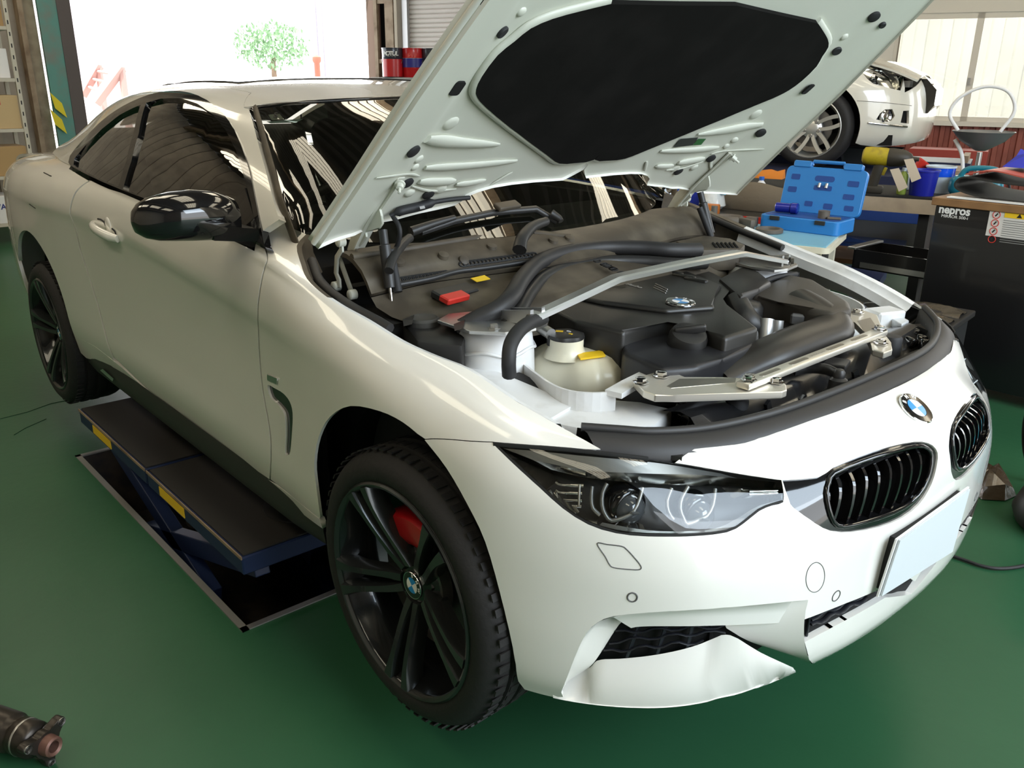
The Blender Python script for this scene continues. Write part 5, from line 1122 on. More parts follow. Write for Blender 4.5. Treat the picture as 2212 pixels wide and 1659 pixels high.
# hoses and cables
def hose(pxz, r, m=None, name='hose'): return part(name, m or RUBBER, bay, lambda bm: add_tube(bm, crspline([zp(p, z) for p, z in pxz], 6), r, 12), 60)
hose([((1172,690),.83),((1145,697),.845),((1120,716),.845),((1103,745),.83),((1099,780),.80),((1100,810),.765)], .016)
hose([((980,728),.775),((1000,750),.755),((1030,765),.745),((1070,770),.74),((1090,778),.73)], .012)
hose([((1335,790),.68),((1400,795),.69),((1450,815),.70),((1500,830),.70)], .009); hose([((1330,770),.66),((1390,776),.66),((1470,812),.66),((1500,840),.65)], .012)
hose([((1180,735),.70),((1240,720),.68),((1330,740),.66)], .014)
hose([((1480,905),.68),((1500,880),.69),((1520,850),.69),((1500,835),.70)], .010, BLACKG); hose([((1430,905),.64),((1470,880),.65),((1490,860),.67)], .014)
hose([((1640,612),.80),((1680,598),.80),((1720,592),.79)], .008)
# front brace: two milled plates and a cross bar
def brace(name, px, z, th, parent): return prism_px(name, px, z, z-th, ALU, parent, .002, 1, smooth=0)
nbp = brace('front_brace_plate', [(1368,822),(1385,812),(1430,800),(1455,804),(1478,815),(1560,815),(1685,820),(1698,830),(1700,842),(1690,846),(1460,853),(1415,853),(1390,844)], .752, .016, bay)
prism_px('brace_pocket', [(1440,834),(1468,818),(1590,816),(1588,826),(1450,838)], .7525, .7515, mat('milled_floor', (.50,.47,.42), .35, 1.0), nbp, 0, 1, smooth=0)
for p in ((1384,826),(1428,812),(1620,818),(1676,825)): bolt(nbp, zp(p, .754), .012, m=CHROME, name='brace_bolt')
fbp = brace('front_brace_plate', [(1808,688),(1830,676),(1860,668),(1895,680),(1908,718),(1925,740),(1928,755),(1910,762),(1885,755),(1880,740),(1870,720),(1848,696)], .752, .016, bay)
prism_px('brace_pocket', [(1852,693),(1880,686),(1898,712),(1885,718),(1868,718)], .7525, .7515, MATS['milled_floor'], fbp, 0, 1, smooth=0)
for p in ((1822,686),(1852,676),(1902,742)): bolt(fbp, zp(p, .754), .012, m=CHROME, name='brace_bolt')
A = zp((1617,822), .768); B = zp((1899,713), .768); ab = (B-A)/np.linalg.norm(B-A); sidev = np.array([-ab[1], ab[0], 0])
bar = part('front_brace_bar', ALU, bay, lambda bm: add_prism(bm, [(-.022+x, y) for x, y in [(.022*0,-.016),(.0,.016)]]+[(np.linalg.norm(B-A)+.018,.016),(np.linalg.norm(B-A)+.018,-.016)], -.014, 0, basis(ab, sidev, (0,0,1), A), .003, 2), 30)
Lb = np.linalg.norm(B-A)
for t in (.14,.34,.62,.82): part('bar_slot', MATS['milled_floor'], bar, lambda bm: add_prism(bm, rrect(.075,.012,.0058), -.001, .0006, basis(ab, sidev, (0,0,1), A+ab*Lb*t)), 0)
text_mesh('bar_engraving', 'GP4 Performance', .009, MATS['milled_floor'], basis(ab, sidev, (0,0,1), A+ab*Lb*.48+np.array([0,0,.0006])), bar, .0001)
bolt(bar, A+np.array([0,0,.001]), .012, m=CHROME, name='brace_bolt'); bolt(bar, B+np.array([0,0,.001]), .012, m=CHROME, name='brace_bolt')
# slam panel (black lock carrier) with ribs, buffers and latch post
SLAM = mat('lock_carrier', (.016,.016,.017), .22, coat=.3)
sl = loft_rows('lock_carrier', [np.array([(.34+.02*math.cos(y*2), y, .700) for y in np.linspace(-.45,.62,24)]), np.array([(.42-.10*y*y, y, .712) for y in np.linspace(-.45,.62,24)]), np.array([(.452-.12*y*y, y, .708) for y in np.linspace(-.45,.62,24)]), np.array([(.50-.20*y*y, y, .675) for y in np.linspace(-.45,.62,24)]), np.array([(.55-.22*y*y, y, .655) for y in np.linspace(-.45,.62,24)])], SLAM, bay, (-1,), 40, autos=35)
for p in ((1735,868),(1660,880),(1850,812)): part('carrier_rib', SLAM, sl, lambda bm: add_sweep(bm, [zp((p[0]-2,p[1]-12), .705), zp(p, .69), zp((p[0]+4,p[1]+12), .675)], [(-.004,-.01),(.004,-.01),(.004,.006),(-.004,.006)]), 30)
for p, z in (((1592,860), .715), ((1928,727), .73)): part('rubber_buffer', RUBBER, sl, lambda bm: add_lathe(bm, [(.026,-.06),(.026,-.004),(.022,.002),(.001,.003)], 24, zp(p, z), (0,0,1)), 40)
part('lamp_back_cap', BLACKG, sl, lambda bm: add_lathe(bm, [(.055,-.09),(.052,-.02),(.045,.0),(.02,.006)], 28, zp((1610,890), .685), (.3,-.1,1)), 50)
pst = zp((1812,815), .735)
lt = part('latch_post', BLACKP, sl, lambda bm: add_lathe(bm, [(.034,-.05),(.030,-.035),(.022,-.03),(.020,-.005),(.013,0),(.013,.012),(.009,.018),(.001,.02)], 24, pst, (0,0,1)), 40)
part('latch_arm', BLACKP, lt, lambda bm: add_tube(bm, crspline([pst+np.array([0,0,.004]), zp((1785,798), .74), zp((1745,795), .735), zp((1715,800), .73)], 5), .013, 10, flat=.6), 50)
part('latch_bracket', BLACKP, lt, lambda bm: add_box(bm, zp((1808,785), .735), (.05,.06,.012), R3(rz=.3), .003), 0)
for p in ((1548,900),(1680,850)): bolt(sl, zp(p, .69), .009, m=STEEL, name='carrier_bolt')
for p, s in (((1490,868),.03),((1475,885),.035),((1505,895),.03),((1530,906),.025)): part('lamp_wiring', BLACKG, bay, lambda bm: add_box(bm, zp(p, .67), (s,s*1.2,s), R3(.3,.2,p[0]*.01), .006, 2), 60)
part('wiring_clip', STEEL, bay, lambda bm: add_box(bm, zp((1490,918),.675), (.012,.03,.006), R3(.3,.4,.5), .002), 0)
part('lamp_adjuster', BLACKP, bay, lambda bm: add_tube(bm, [zp((1448,838),.70), zp((1470,868),.695), zp((1500,890),.69)], .008, 8), 50)
for p in ((1975,720),(1990,735),(1965,740),(1998,745)): part('lamp_wiring', BLACKG, bay, lambda bm: add_box(bm, zp(p, .69), (.03,.03,.03), R3(.2,.3,p[0]*.02), .006, 2), 60)
part('lamp_frame', mat('lamp_frame_tan', (.20,.13,.08), .5), bay, lambda bm: add_tube(bm, crspline([zp(p, .675) for p in ((2008,735),(1995,760),(1985,775),(1965,785),(1950,800))], 4), .012, 8), 50)
# broad rubber seal between the nose and the bay, mirrored about the middle
si = [(.362,-.715,.735),(.405,-.665,.730),(.448,-.609,.723),(.495,-.498,.718),(.536,-.355,.722),(.556,-.20,.726),(.562,0,.728)]; so = [(.425,-.725,.715),(.478,-.665,.712),(.520,-.595,.709),(.560,-.494,.700),(.596,-.355,.704),(.620,-.20,.714),(.628,0,.718)]
si = crspline(np.array(si+[(a,-b,c) for a,b,c in si[::-1][1:]]), 4); so = crspline(np.array(so+[(a,-b,c) for a,b,c in so[::-1][1:]]), 4)
mid_ = (si+so)/2+np.array([0,0,.010])
loft_rows('front_seal', [si+np.array([-.006,0,-.05]), si, si*.75+so*.25+np.array([0,0,.008]), mid_, si*.30+so*.70+np.array([0,0,.004]), so+np.array([0,0,-.006]), so+np.array([.0,0,-.03])], SEAL, bay, (-1,), 60)
tube3('seal_bead', si*.8+so*.2+np.array([0,0,.010]), .009, SEAL, bay)
# trim strip between lamp top and seal, and lamp upper bracket
for sd in (-1,1):
    f = np.array([1,-sd,1]); part('lamp_top_bracket', BLACKP, bay, lambda bm: add_sweep(bm, [zp(p, .695)*f for p in ((1290,960),(1380,972),(1475,985))], [(-.014,-.006),(.014,-.006),(.014,.004),(-.014,.004)]), 0)
    part('lamp_clip', STEEL, bay, lambda bm: add_box(bm, zp((1335,958), .705)*f, (.012,.012,.012), None, .002), 0)
# ------------------------------------------------------------------ cowl, bulkhead seal, wipers
cw0 = [(-.46,-.70,.935),(-.475,-.55,.936),(-.455,-.34,.934),(-.435,-.17,.931),(-.43,0,.930)]; cw1 = [(-.40,-.70,.90),(-.40,-.55,.915),(-.385,-.34,.915),(-.37,-.17,.915),(-.365,0,.915)]
cw2 = [(-.37,-.70,.855),(-.36,-.55,.870),(-.335,-.34,.872),(-.31,-.17,.872),(-.30,0,.872)]; cw3 = [(-.32,-.70,.825),(-.28,-.55,.848),(-.24,-.34,.850),(-.215,-.17,.850),(-.205,0,.850)]
full = lambda a: crspline(np.array(a+[(x,-y,z) for x,y,z in a[::-1][1:]]), 3)
cw4 = [(-.20,-.66,.800),(-.17,-.50,.822),(-.15,-.34,.828),(-.15,-.17,.830),(-.15,0,.830)]; cw5 = [(-.16,-.66,.74),(-.12,-.50,.75),(-.11,-.34,.75),(-.11,-.17,.75),(-.11,0,.75)]
COWL = Net([[p for p in r[::-1]] for r in ([(x-.05,y,z+.004) for x,y,z in cw0], cw0, cw1, cw2, cw3, cw4, cw5)])
if COWL.nrm([.3],[3])[0][2] < 0: COWL.sgn = -1
xe = COWL.x[-1]; cwp = patch('cowl_panel', COWL, [(0,0),(xe,0),(xe,3),(0,3)], DUSTY, bay, d=.04, ts=.06, sides=(-1,1), join=True, thick=.012)
patch('cowl_tray', COWL, [(0,3.06),(xe,3.06),(xe,6),(0,6)], DUSTY, bay, d=.04, ts=.06, off=-.010, sides=(-1,1), join=True, thick=0)
def cwo(p, o=.004): st = COWL.hit(p); return COWL.ev(*st)[0]+COWL.nrm(*st)[0]*o, COWL.nrm(*st)[0]
tooth_me = None
def comb(p0, p1, n):
    global tooth_me
    for k in range(n):
        t = k/(n-1); c, nn = cwo((p0[0]+(p1[0]-p0[0])*t, p0[1]+(p1[1]-p0[1])*t))
        if tooth_me is None:
            o = part('intake_tooth', BLACKM, bay, lambda bm: add_tube(bm, [(.013*math.cos(a), .0075*math.sin(a), .0) for a in np.linspace(0,2*PI,11)[:-1]], .0022, 5, True), 0); tooth_me = o.data
        else: o = link(bpy.data.objects.new('intake_tooth', tooth_me), bay)
        o.location = c; o.rotation_euler = Vector(nn).to_track_quat('Z', 'Y').to_euler()
comb((862,607),(962,592), 14); comb((1000,572),(1150,552), 19); comb((1320,518),(1395,508), 12)
part('cowl_edge_strip', BLACKP, bay, lambda bm: add_tube(bm, crspline([cwo(p, .006)[0] for p in ((850,620),(930,606),(985,590),(1050,582),(1150,567))], 4), .008, 8), 60)
part('cowl_ridge', DUSTY, cwp, lambda bm: add_tube(bm, crspline([cwo(p, .0)[0] for p in ((760,556),(880,538),(1000,519),(1120,503),(1240,490))], 4), .010, 8), 60)
for p in ((862,566),(958,552),(1062,533),(1002,563),(1195,520),(1230,515)):
    c, nn = cwo(p, 0); part('cowl_boss', DUSTY, cwp, lambda bm: add_lathe(bm, [(.016,-.004),(.014,.005),(.006,.008),(.001,.008)], 16, c, nn), 50)
patch('cowl_label', COWL, COWL.hits([(1016,604),(1046,597),(1059,605),(1030,611)]), YELLOW, bay, d=.1, ts=.06, off=.004, thick=.002)
c, nn = cwo((982,652), .012); part('jump_terminal', RED, bay, lambda bm: add_box(bm, c, (.034,.078,.016), R3(0,.25,.15), .003, 1), 0)
c, nn = cwo((985,640), .0); part('terminal_housing', BLACKP, bay, lambda bm: add_box(bm, c+np.array([-.03,.02,0]), (.05,.13,.02), R3(0,.25,.15), .004, 1), 0)
bs = [((985,715),.80),((1030,690),.825),((1075,668),.845),((1105,640),.862),((1130,600),.872),((1165,566),.88),((1220,546),.885),((1300,535),.885),((1380,535),.883),((1450,540),.878),((1510,540),.87)]
part('bulkhead_seal', SEAL, bay, lambda bm: add_tube(bm, crspline([zp(p, z) for p, z in bs], 6), .022, 14), 60)
part('seal_carrier', BLACKP, bay, lambda bm: add_tube(bm, crspline([zp(p, z)+np.array([.035,-.01,-.035]) for p, z in bs[2:]], 6), .018, 10), 60)
part('bulkhead_panel', BLACKP, bay, lambda bm: add_loft(bm, [[zp(p, z)+np.array([-.03,0,-.01]), zp(p, z)+np.array([-.03,0,-.26])] for p, z in bs[1:]], closed=False, cap=False), 0)
# brake fluid corner (near) and the grille corner (far)
prism_px('fluid_shroud', [(865,690),(905,665),(960,672),(1010,705),(1000,745),(950,742),(900,735)], .800, .70, BLACKP, bay, .010, 2)
part('brake_fluid_cap', mat('cap_dusty', (.05,.048,.042), .6), bay, lambda bm: add_lathe(bm, [(.040,-.05),(.040,.0),(.034,.006),(.030,.004),(.001,.004)], 30, zp((915,690), .812), (0,0,1)), 40)
part('shroud_horn', BLACKP, bay, lambda bm: add_loft(bm, [[zp(p, z) for p in ((870,690),(895,680),(890,700),(872,705))] for z in (.78,.83)]), 30)
part('shroud_horn', BLACKP, bay, lambda bm: add_loft(bm, [[zp((p[0]+110, p[1]+10), z) for p in ((870,690),(895,680),(890,700),(872,705))] for z in (.78,.83)]), 30)
prism_px('wiring_box', [(965,705),(1010,712),(1000,740),(950,735)], .795, .74, BLACKP, bay, .006, 2)
gv = prism_px('vent_panel', [(1460,520),(1520,508),(1580,515),(1610,528),(1600,538),(1500,540)], .868, .80, DUSTY, bay, .006, 2)
for k in range(6): part('vent_slot', DARK, gv, lambda bm: add_tube(bm, [zp((1540+k*9,525), .869), zp((1548+k*9,535), .869)], .004, 5), 0)
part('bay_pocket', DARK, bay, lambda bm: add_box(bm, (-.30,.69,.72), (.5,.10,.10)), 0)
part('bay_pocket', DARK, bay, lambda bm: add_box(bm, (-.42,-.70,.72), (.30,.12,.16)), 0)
# wipers
def wsoff(p, o=.02): st = WS.hit(p); return WS.ev(*st)[0]+WS.nrm(*st)[0]*o
wa = crspline([zp((840,585),.915), zp((850,555),.94), zp((872,525),.955), zp((885,514),.960)], 4)
w1 = part('wiper', BLACKP, bay, lambda bm: add_tube(bm, wa, .012, 10), 60)
part('wiper_arm', BLACKP, w1, lambda bm: add_tube(bm, [wsoff(p, .03) for p in ((883,515),(930,498),(975,485))], [.014,.011,.008], 8), 60)
part('wiper_blade', BLACKP, w1, lambda bm: add_tube(bm, [wsoff(p, .022) for p in ((905,512),(975,488),(1060,470),(1150,462),(1245,455))], .010, 8), 60)
part('blade_holder', DUSTY, w1, lambda bm: add_box(bm, wsoff((1085,462), .035), (.03,.10,.014), R3(0,.5,.2), .004), 60)
wb = crspline([zp((1122,540),.92), zp((1128,515),.945), zp((1150,490),.965), zp((1180,478),.972)], 4)
w2 = part('wiper', BLACKP, bay, lambda bm: add_tube(bm, wb, [.020-.0006*k for k in range(len(wb))], 10), 60)
part('wiper_arm', BLACKP, w2, lambda bm: add_tube(bm, [wsoff(p, .035) for p in ((1178,478),(1225,468),(1265,460))], [.014,.011,.009], 8), 60)
part('wiper_blade', BLACKP, w2, lambda bm: add_tube(bm, [wsoff(p, .022) for p in ((1262,468),(1300,440),(1350,408))], .009, 8), 60)
# ================================================================== THINGS ROUND THE CAR (workshop coordinates)
BLUEP = mat('lift_blue', (.012,.035,.14), .45, noise=(5,(.02,.045,.12),.4,.8)); DKBLUE = mat('lift_dark_blue', (.010,.022,.07), .5); RUBMAT = mat('ramp_rubber', (.020,.018,.016), .75)
def top(name, label, cat_, loc=(0,0,0), rz=0.0, group=None): return tag(empty(name, loc, (0,0,rz)), label, cat_, group)
# ---- sunken scissor lift under the car: two units
zpl = .215
def lift_unit(sd, label):
    x1 = wz((522,1203), zpl)[0]; x0 = wz((180,880), zpl)[0]; yo = wz((522,1203), zpl)[1]; xm = wz((320,1012), zpl)[0]; yi = yo+.56
    L = top('scissor_lift', label, 'lift', ((x0+x1)/2, sd*-(yo+yi)/2, 0), 0, 'scissor lift units under the car'); ox = (x0+x1)/2; wy = .56
    for a, b in ((x0, xm-.008), (xm+.008, x1)):
        p = part('platform', DKBLUE, L, lambda bm: add_box(bm, ((a+b)/2-ox, 0, zpl-.035), (b-a, wy, .06), None, .004, 1), 0)
        part('platform_mat', RUBMAT, p, lambda bm: add_box(bm, ((a+b)/2-ox, 0, zpl-.002), (b-a-.016, wy-.016, .006), None, .001, 1), 0)
        part('edge_strip', RUST, p, lambda bm: add_box(bm, ((a+b)/2-ox, sd*(wy/2+.001), zpl-.006), (b-a, .004, .010)), 0)
        cx = (a+b)/2-ox-(.10 if a == x0 else .16)+.0
        part('warning_label', YELLOW, p, lambda bm: add_box(bm, (cx, sd*(wy/2+.001), zpl-.036), (.22, .003, .035)), 0)
    for k, (xx, s2) in enumerate(((-.35,1),(.35,-1))):
        for yy in (-.2,.2): part('scissor_arm', DKBLUE, L, lambda bm: add_box(bm, (xx*.6, yy, -.03), (1.1, .05, .07), R3(ry=s2*.30), .004), 0)
    part('base_frame', DKBLUE, L, lambda bm: add_box(bm, (0,.22,-.30), (x1-x0-.05,.08,.08)), 0); part('base_frame', DKBLUE, L, lambda bm: add_box(bm, (0,-.22,-.30), (x1-x0-.05,.08,.08)), 0)
    part('hydraulic_ram', STEEL, L, lambda bm: add_cyl(bm, (-.4,0,-.26), (.25,0,.10), .03, 14), 40)
    for xx in (-.50,.50): part('lift_block', RUBBER, L, lambda bm: add_box(bm, (xx,-sd*.08,zpl+.05), (.16,.14,.10), None, .008), 0)
    part('turn_disc', BLACKM, L, lambda bm: add_lathe(bm, [(.13,0),(.13,.006),(.12,.008),(.001,.008)], 32, (x1-ox-.18,-sd*.02,zpl), (0,0,1)), 40)
    return L
lift_unit(-1, 'dark blue scissor lift platform under the sill beside the open floor recess'); lift_unit(1, 'dark blue scissor lift platform hidden under the far sill')
# ---- second car on the blue drive-on lift
C2R = math.radians(19.9); wc = wdist((1752,277), 7.58)
c2 = Vector(wc)-Vector((math.cos(C2R)*0-math.sin(C2R)*-.875, math.sin(C2R)*0+math.cos(C2R)*-.875, .318))
car2 = top('car', 'white sedan on the blue drive-on lift, grille taken off', 'car', c2, C2R)
P2 = mat('cream_white_paint', (.74,.71,.62), .25, coat=1.0)
M2 = (Matrix.Translation(Vector((0,0,CZ))) and (Matrix.Translation(c2-Vector((0,0,CZ))) @ Matrix.Rotation(C2R, 4, 'Z'))).inverted()
ref2 = [(.83,0),(.81,-.28),(.76,-.50),(.67,-.67),(.54,-.78),(.36,-.85),(.0,-.882),(-.45,-.875),(-1.2,-.872),(-2.0,-.88),(-2.76,-.885),(-3.2,-.86),(-3.55,-.74),(-3.72,-.4),(-3.76,0)]
r2 = np.array(ref2); d2 = np.gradient(r2, axis=0); d2[0] = (0,-1); d2[-1] = (0,1); d2 /= np.linalg.norm(d2, axis=1)[:,None]; in2 = np.stack([d2[:,1], -d2[:,0]], 1); in2[0] = (-1,0); in2[-1] = (1,0)
rows2 = []
for r in range(9):
    row = []
    for j, (x, y) in enumerate(ref2):
        fr = max(0, min(1, (x+.2)/.9)); side = [(.06,.17),(.02,.24),(.0,.36),(.0,.50),(-.004,.62),(.0,.72),(.015,.82),(.05,.90),(.10,.94)][r]; nose_ = [(.07,.18),(.02,.24),(.0,.34),(.0,.46),(.012,.56),(.035,.64),(.08,.71),(.14,.75),(.20,.77)][r]
        dd = side[0]*(1-fr)+nose_[0]*fr; zz = side[1]*(1-fr)+nose_[1]*fr; row.append((x+in2[j][0]*dd, y+in2[j][1]*dd, zz))
    rows2.append(row)
B2 = Net(rows2); B2.inv = M2
if B2.nrm([2.0],[4])[0][1] > 0: B2.sgn = -1
def b2px(p, n=0): return B2.hits(px_smooth(p, n) if n else p)
def z5(x, y): return (1650+x/6.144, 120+y/6.144)
HL2 = [z5(*p) for p in ((1235,150),(1330,112),(1500,122),(1600,160),(1690,205),(1770,280),(1812,465),(1700,440),(1600,412),(1450,372),(1370,305))]
FOG2 = [z5(*p) for p in ((1490,850),(1540,770),(1610,715),(1705,712),(1740,800),(1700,860),(1640,880),(1560,860))]
OPN2 = [z5(*p) for p in ((1850,735),(1925,730),(1925,905),(1815,890))]
def arc2(x): return [(x+.365*math.cos(a), .335+.355*math.sin(a)) for a in np.linspace(math.radians(-20), math.radians(200), 26)]
def b2xz(pts): return np.array([B2.xz(x, z) for x, z in pts])
t0 = .2; L2 = B2.x[-1]
out2 = cat([(0, 1.0),(0, 5.2),(.25,6.6)], b2px([z5(1870,490), z5(1850,300)]), b2px(HL2[6:]+HL2[:1]), b2xz([(.20,.86),(-.1,.885),(-.5,.90),(-1.2,.905),(-2.2,.92),(-2.9,.92),(-3.3,.90)]), [(L2-.6, 7.6),(L2, 7.6),(L2, .6),(L2-.7,.6)], b2xz([(-3.16,.24)]), b2xz(arc2(-2.76))[::-1], b2xz([(-2.38,.20),(-1.5,.18),(-.42,.18)]), b2xz(arc2(0.0))[::-1], b2xz([(.38,.20),(.5,.185)]))
hl2 = b2px(HL2)
sh2 = patch('body_shell', B2, out2, P2, car2, holes=[b2px(FOG2), b2px(OPN2)], d=.05, ts=.1, sides=(-1,1), join=True, thick=.02)
h2 = patch('headlight', B2, hl2, HLG, car2, d=.06, ts=.1, off=.002, sides=(-1,1), thick=.0)
for hh_, sd in zip(h2, (-1,1)):
    patch('lamp_housing', B2, hl2, HLC, hh_, d=.06, ts=.1, off=-.04, sides=(sd,), thick=-.04)
    st = B2.hit(z5(1530,270)); c = (B2.ev(*st)[0]-B2.nrm(*st)[0]*.03)*np.array([1,-sd,1]); part('lamp_bulb', HLG if False else CHROME, hh_, lambda bm: add_lathe(bm, [(.06,-.01),(.05,.01),(.02,-.005),(.001,-.005)], 20, c, (1,.5*sd,.1)), 40)
patch('fog_lamp', B2, b2px(FOG2), BLACKP, car2, d=.06, ts=.1, off=-.03, sides=(-1,1), thick=0)
st = B2.hit(z5(1640,810)); c = B2.ev(*st)[0]-B2.nrm(*st)[0]*.012; 
for sd in (-1,1): part('fog_lamp_lens', CHROME, car2, lambda bm: add_lathe(bm, [(.055,-.02),(.055,.0),(.045,.006),(.03,-.004),(.001,0)], 24, c*np.array([1,-sd,1]), (.8,.6*sd,0)), 40)
for sd in (-1,1): tube3('chrome_strip', [B2.ev(*s_)[0]+B2.nrm(*s_)[0]*.008 for s_ in b2px([z5(1385,892), z5(1640,920), z5(1890,945)], 4)], .008, CHROME, car2, (sd,))
patch('intake_opening', B2, b2px(OPN2), DARK, car2, d=.06, ts=.1, off=-.03, sides=(-1,1), thick=0)
for sd in (-1,1): tube3('bumper_seam', [B2.ev(*s_)[0]+B2.nrm(*s_)[0]*.001 for s_ in b2px([z5(1235,600), z5(1600,625), z5(1960,665)], 3)], .0022, mat('gap_grey2', (.18,.16,.13), .6), car2, (sd,), 5)
part('radiator_frame', STEEL, car2, lambda bm: (add_box(bm, (.62,0,.66), (.05,1.0,.05)), add_box(bm, (.66,0,.45), (.04,1.0,.30))), 0)
part('grille_insert', BLACKG, car2, lambda bm: add_loft(bm, [[(.80,y,.44),(.84,y,.50),(.84,y,.62),(.76,y,.70),(.66,y,.70),(.66,y,.44)] for y in (-.42,-.38,.38,.42)]), 30)
for zz in (.50,.58,.66): part('grille_bar', CHROME, car2, lambda bm: add_box(bm, (.835-(zz-.5)*.2,0,zz), (.02,.82,.012)), 0)
hd2 = Net([[(x, -y, z-.05*(y/.74)**2) for y in (0,.3,.55,.74)] for x, z in ((.72,.735),(.5,.82),(.2,.89),(-.2,.94),(-.55,.965))]); 
if hd2.nrm([.3],[2])[0][2] < 0: hd2.sgn = -1
patch('hood', hd2, [(0,0),(hd2.x[-1],0),(hd2.x[-1],4),(0,4)], P2, car2, d=.1, ts=.25, sides=(-1,1), join=True, off=.004)
gl2 = [[(x, y, z) for y, z in ((-w,.90),(-w+.02,.94),(-t,zt),(-t*.6,zt+.03),(t*.6,zt+.03),(t,zt),(w-.02,.94),(w,.90))] for x, w, t, zt in ((-.5,.80,.70,.96),(-1.15,.80,.60,1.33),(-1.7,.80,.58,1.40),(-2.4,.80,.56,1.36),(-3.1,.78,.62,1.0))]
part('cabin', P2, car2, lambda bm: add_loft(bm, gl2), 30)
part('side_window', BLACKG, car2, lambda bm: add_loft(bm, [[(-.85,-.795,.955),(-2.75,-.79,.965),(-2.35,-.605,1.33),(-1.25,-.635,1.31)],[(-.85,-.775,.955),(-2.75,-.77,.965),(-2.35,-.585,1.33),(-1.25,-.615,1.31)]]), 0)
part('windscreen', BLACKG, car2, lambda bm: add_loft(bm, [[(-.52,-.66,.975),(-.52,.66,.975),(-1.12,.56,1.335),(-1.12,-.56,1.335)],[(-.54,-.66,.965),(-.54,.66,.965),(-1.14,.56,1.325),(-1.14,-.56,1.325)]]), 0)
part('underbody', DARK, car2, lambda bm: add_box(bm, (-1.4,0,.24), (4.0,1.5,.08)), 0)
for x in (0,-2.76):
    for sd in (-1,1): part('wheel_housing', BLACKM, car2, lambda bm: [add_loft(bm, [[(x+.37*math.cos(t), y*(-sd), .335+.36*math.sin(t)) for t in np.linspace(-.3, PI+.3, 20)] for y in (-.80,-.5)], closed=False, cap=False), add_loft(bm, [[(x+q*.37*math.cos(t), -.5*(-sd), .335+q*.36*math.sin(t)) for t in np.linspace(-.3, PI+.3, 20)] for q in (1,.02)], closed=False, cap=False)], 30)
SILR = mat('silver_rim', (.62,.61,.57), .3, .7)
def wheel2(x, sd):
    w = empty('wheel', (x, -.875*(-sd), .318), (0, 0, 0 if sd < 0 else PI), car2)
    part('tyre', TYRE, w, lambda bm: add_lathe(bm, [(.225,.02),(.232,.004),(.262,-.004),(.292,.004),(.311,.03),(.317,.07),(.317,.15),(.308,.19),(.27,.21),(.228,.20)], 56, (0,0,0), (0,1,0), False), 50)
    part('rim_barrel', SILR, w, lambda bm: add_lathe(bm, [(.20,.19),(.195,.10),(.212,.03),(.218,.010),(.224,.002),(.231,.004),(.231,.02)], 48, (0,0,0), (0,1,0), False), 50)
    for k in range(5):
        def arm(bm):
            for s in (-1,1):
                R = []
                for t in np.linspace(0,1,5):
                    r = .05+t*.168; a = math.radians(90+72*k+s*(24-15*t)); cc_ = Vector((r*math.cos(a), .022*(1-t)-.002, r*math.sin(a))); td = Vector((-math.sin(a),0,math.cos(a)))*(.013+.003*t)
                    R.append([cc_+td, cc_+td+Vector((0,.03,0)), cc_-td+Vector((0,.03,0)), cc_-td])
                add_loft(bm, R)
        part('spoke', SILR, w, arm, 40)
        a = math.radians(54+72*k); part('wheel_bolt', STEEL, w, lambda bm: add_lathe(bm, [(.014,.03),(.014,.012),(.010,.008),(.001,.008)], 12, (.058*math.cos(a), 0, .058*math.sin(a)), (0,1,0)), 40)
    part('hub', SILR, w, lambda bm: add_lathe(bm, [(.085,.05),(.078,.03),(.05,.018),(.034,.014),(.001,.013)], 32, (0,0,0), (0,1,0)), 40)
    part('brake_disc', DISC, w, lambda bm: add_lathe(bm, [(.15,.09),(.15,.11),(.04,.11)], 40, (0,0,0), (0,1,0), False), 40)
    part('brake_caliper', mat('brown_caliper', (.10,.04,.03), .5), w, lambda bm: add_box(bm, (-.11,.09,.02), (.06,.08,.16), None, .01), 40)
for x in (0,-2.76):
    for sd in (-1,1): wheel2(x, sd)
# ---- the blue drive-on lift
zl = c2.z
dl = top('drive_on_lift', 'blue drive-on lift carrying the second white car', 'lift', (c2.x, c2.y, 0), C2R)
STRIPE = mat('lift_stripe', (.42,.36,.34), .45, .3)
for yy in (-.80,.80):
    p = part('runway', mat('runway_dark', (.012,.016,.05), .5), dl, lambda bm: add_box(bm, (-1.35,yy,zl-.045), (5.0,.62,.09), None, .004), 0)
    part('runway_rail', STRIPE, p, lambda bm: add_box(bm, (-1.35,yy-.315,zl-.115), (5.0,.02,.05)), 0)
    part('runway_beam', mat('lift_bright_blue', (.022,.055,.23), .4), p, lambda bm: add_box(bm, (-1.35,yy-.30,zl-.24), (5.0,.06,.20), None, .004), 0)
    for x0_, x1_ in ((-3.2,.4),(.4,-3.2)): part('scissor_arm', BLUEP, p, lambda bm: add_box(bm, (-1.4,yy+(.1 if x0_ < 0 else -.1),zl/2-.14), (3.7,.06,.12), R3(ry=(-1 if x0_ < 0 else 1)*math.atan2(zl-.36,3.5))), 0)
    part('lift_base', BLUEP, p, lambda bm: add_box(bm, (-1.4,yy,.04), (4.2,.5,.08)), 0)
    for xx in (1.1,): part('wheel_stop', RUST, p, lambda bm: add_box(bm, (xx,yy,zl+.03), (.05,.5,.06)), 0)
dpn = wz((1880,342), zl+.06)
def in_rot(o, rz=C2R): o.rotation_euler = (0,0,rz); return o
pan = top('drain_pan', 'black plastic drain pan on the blue lift runway', 'drain pan', wz((1878,352), zl), C2R)
part('pan_body', mat('pan_grey', (.05,.05,.055), .4), pan, lambda bm: add_loft(bm, [[(x*s, y*s, z) for x, y in rrect(.50,.36,.06)] for s, z in ((.86,.0),(1.0,.13),(1.05,.135),(1.0,.13),(.85,.012))]), 40)
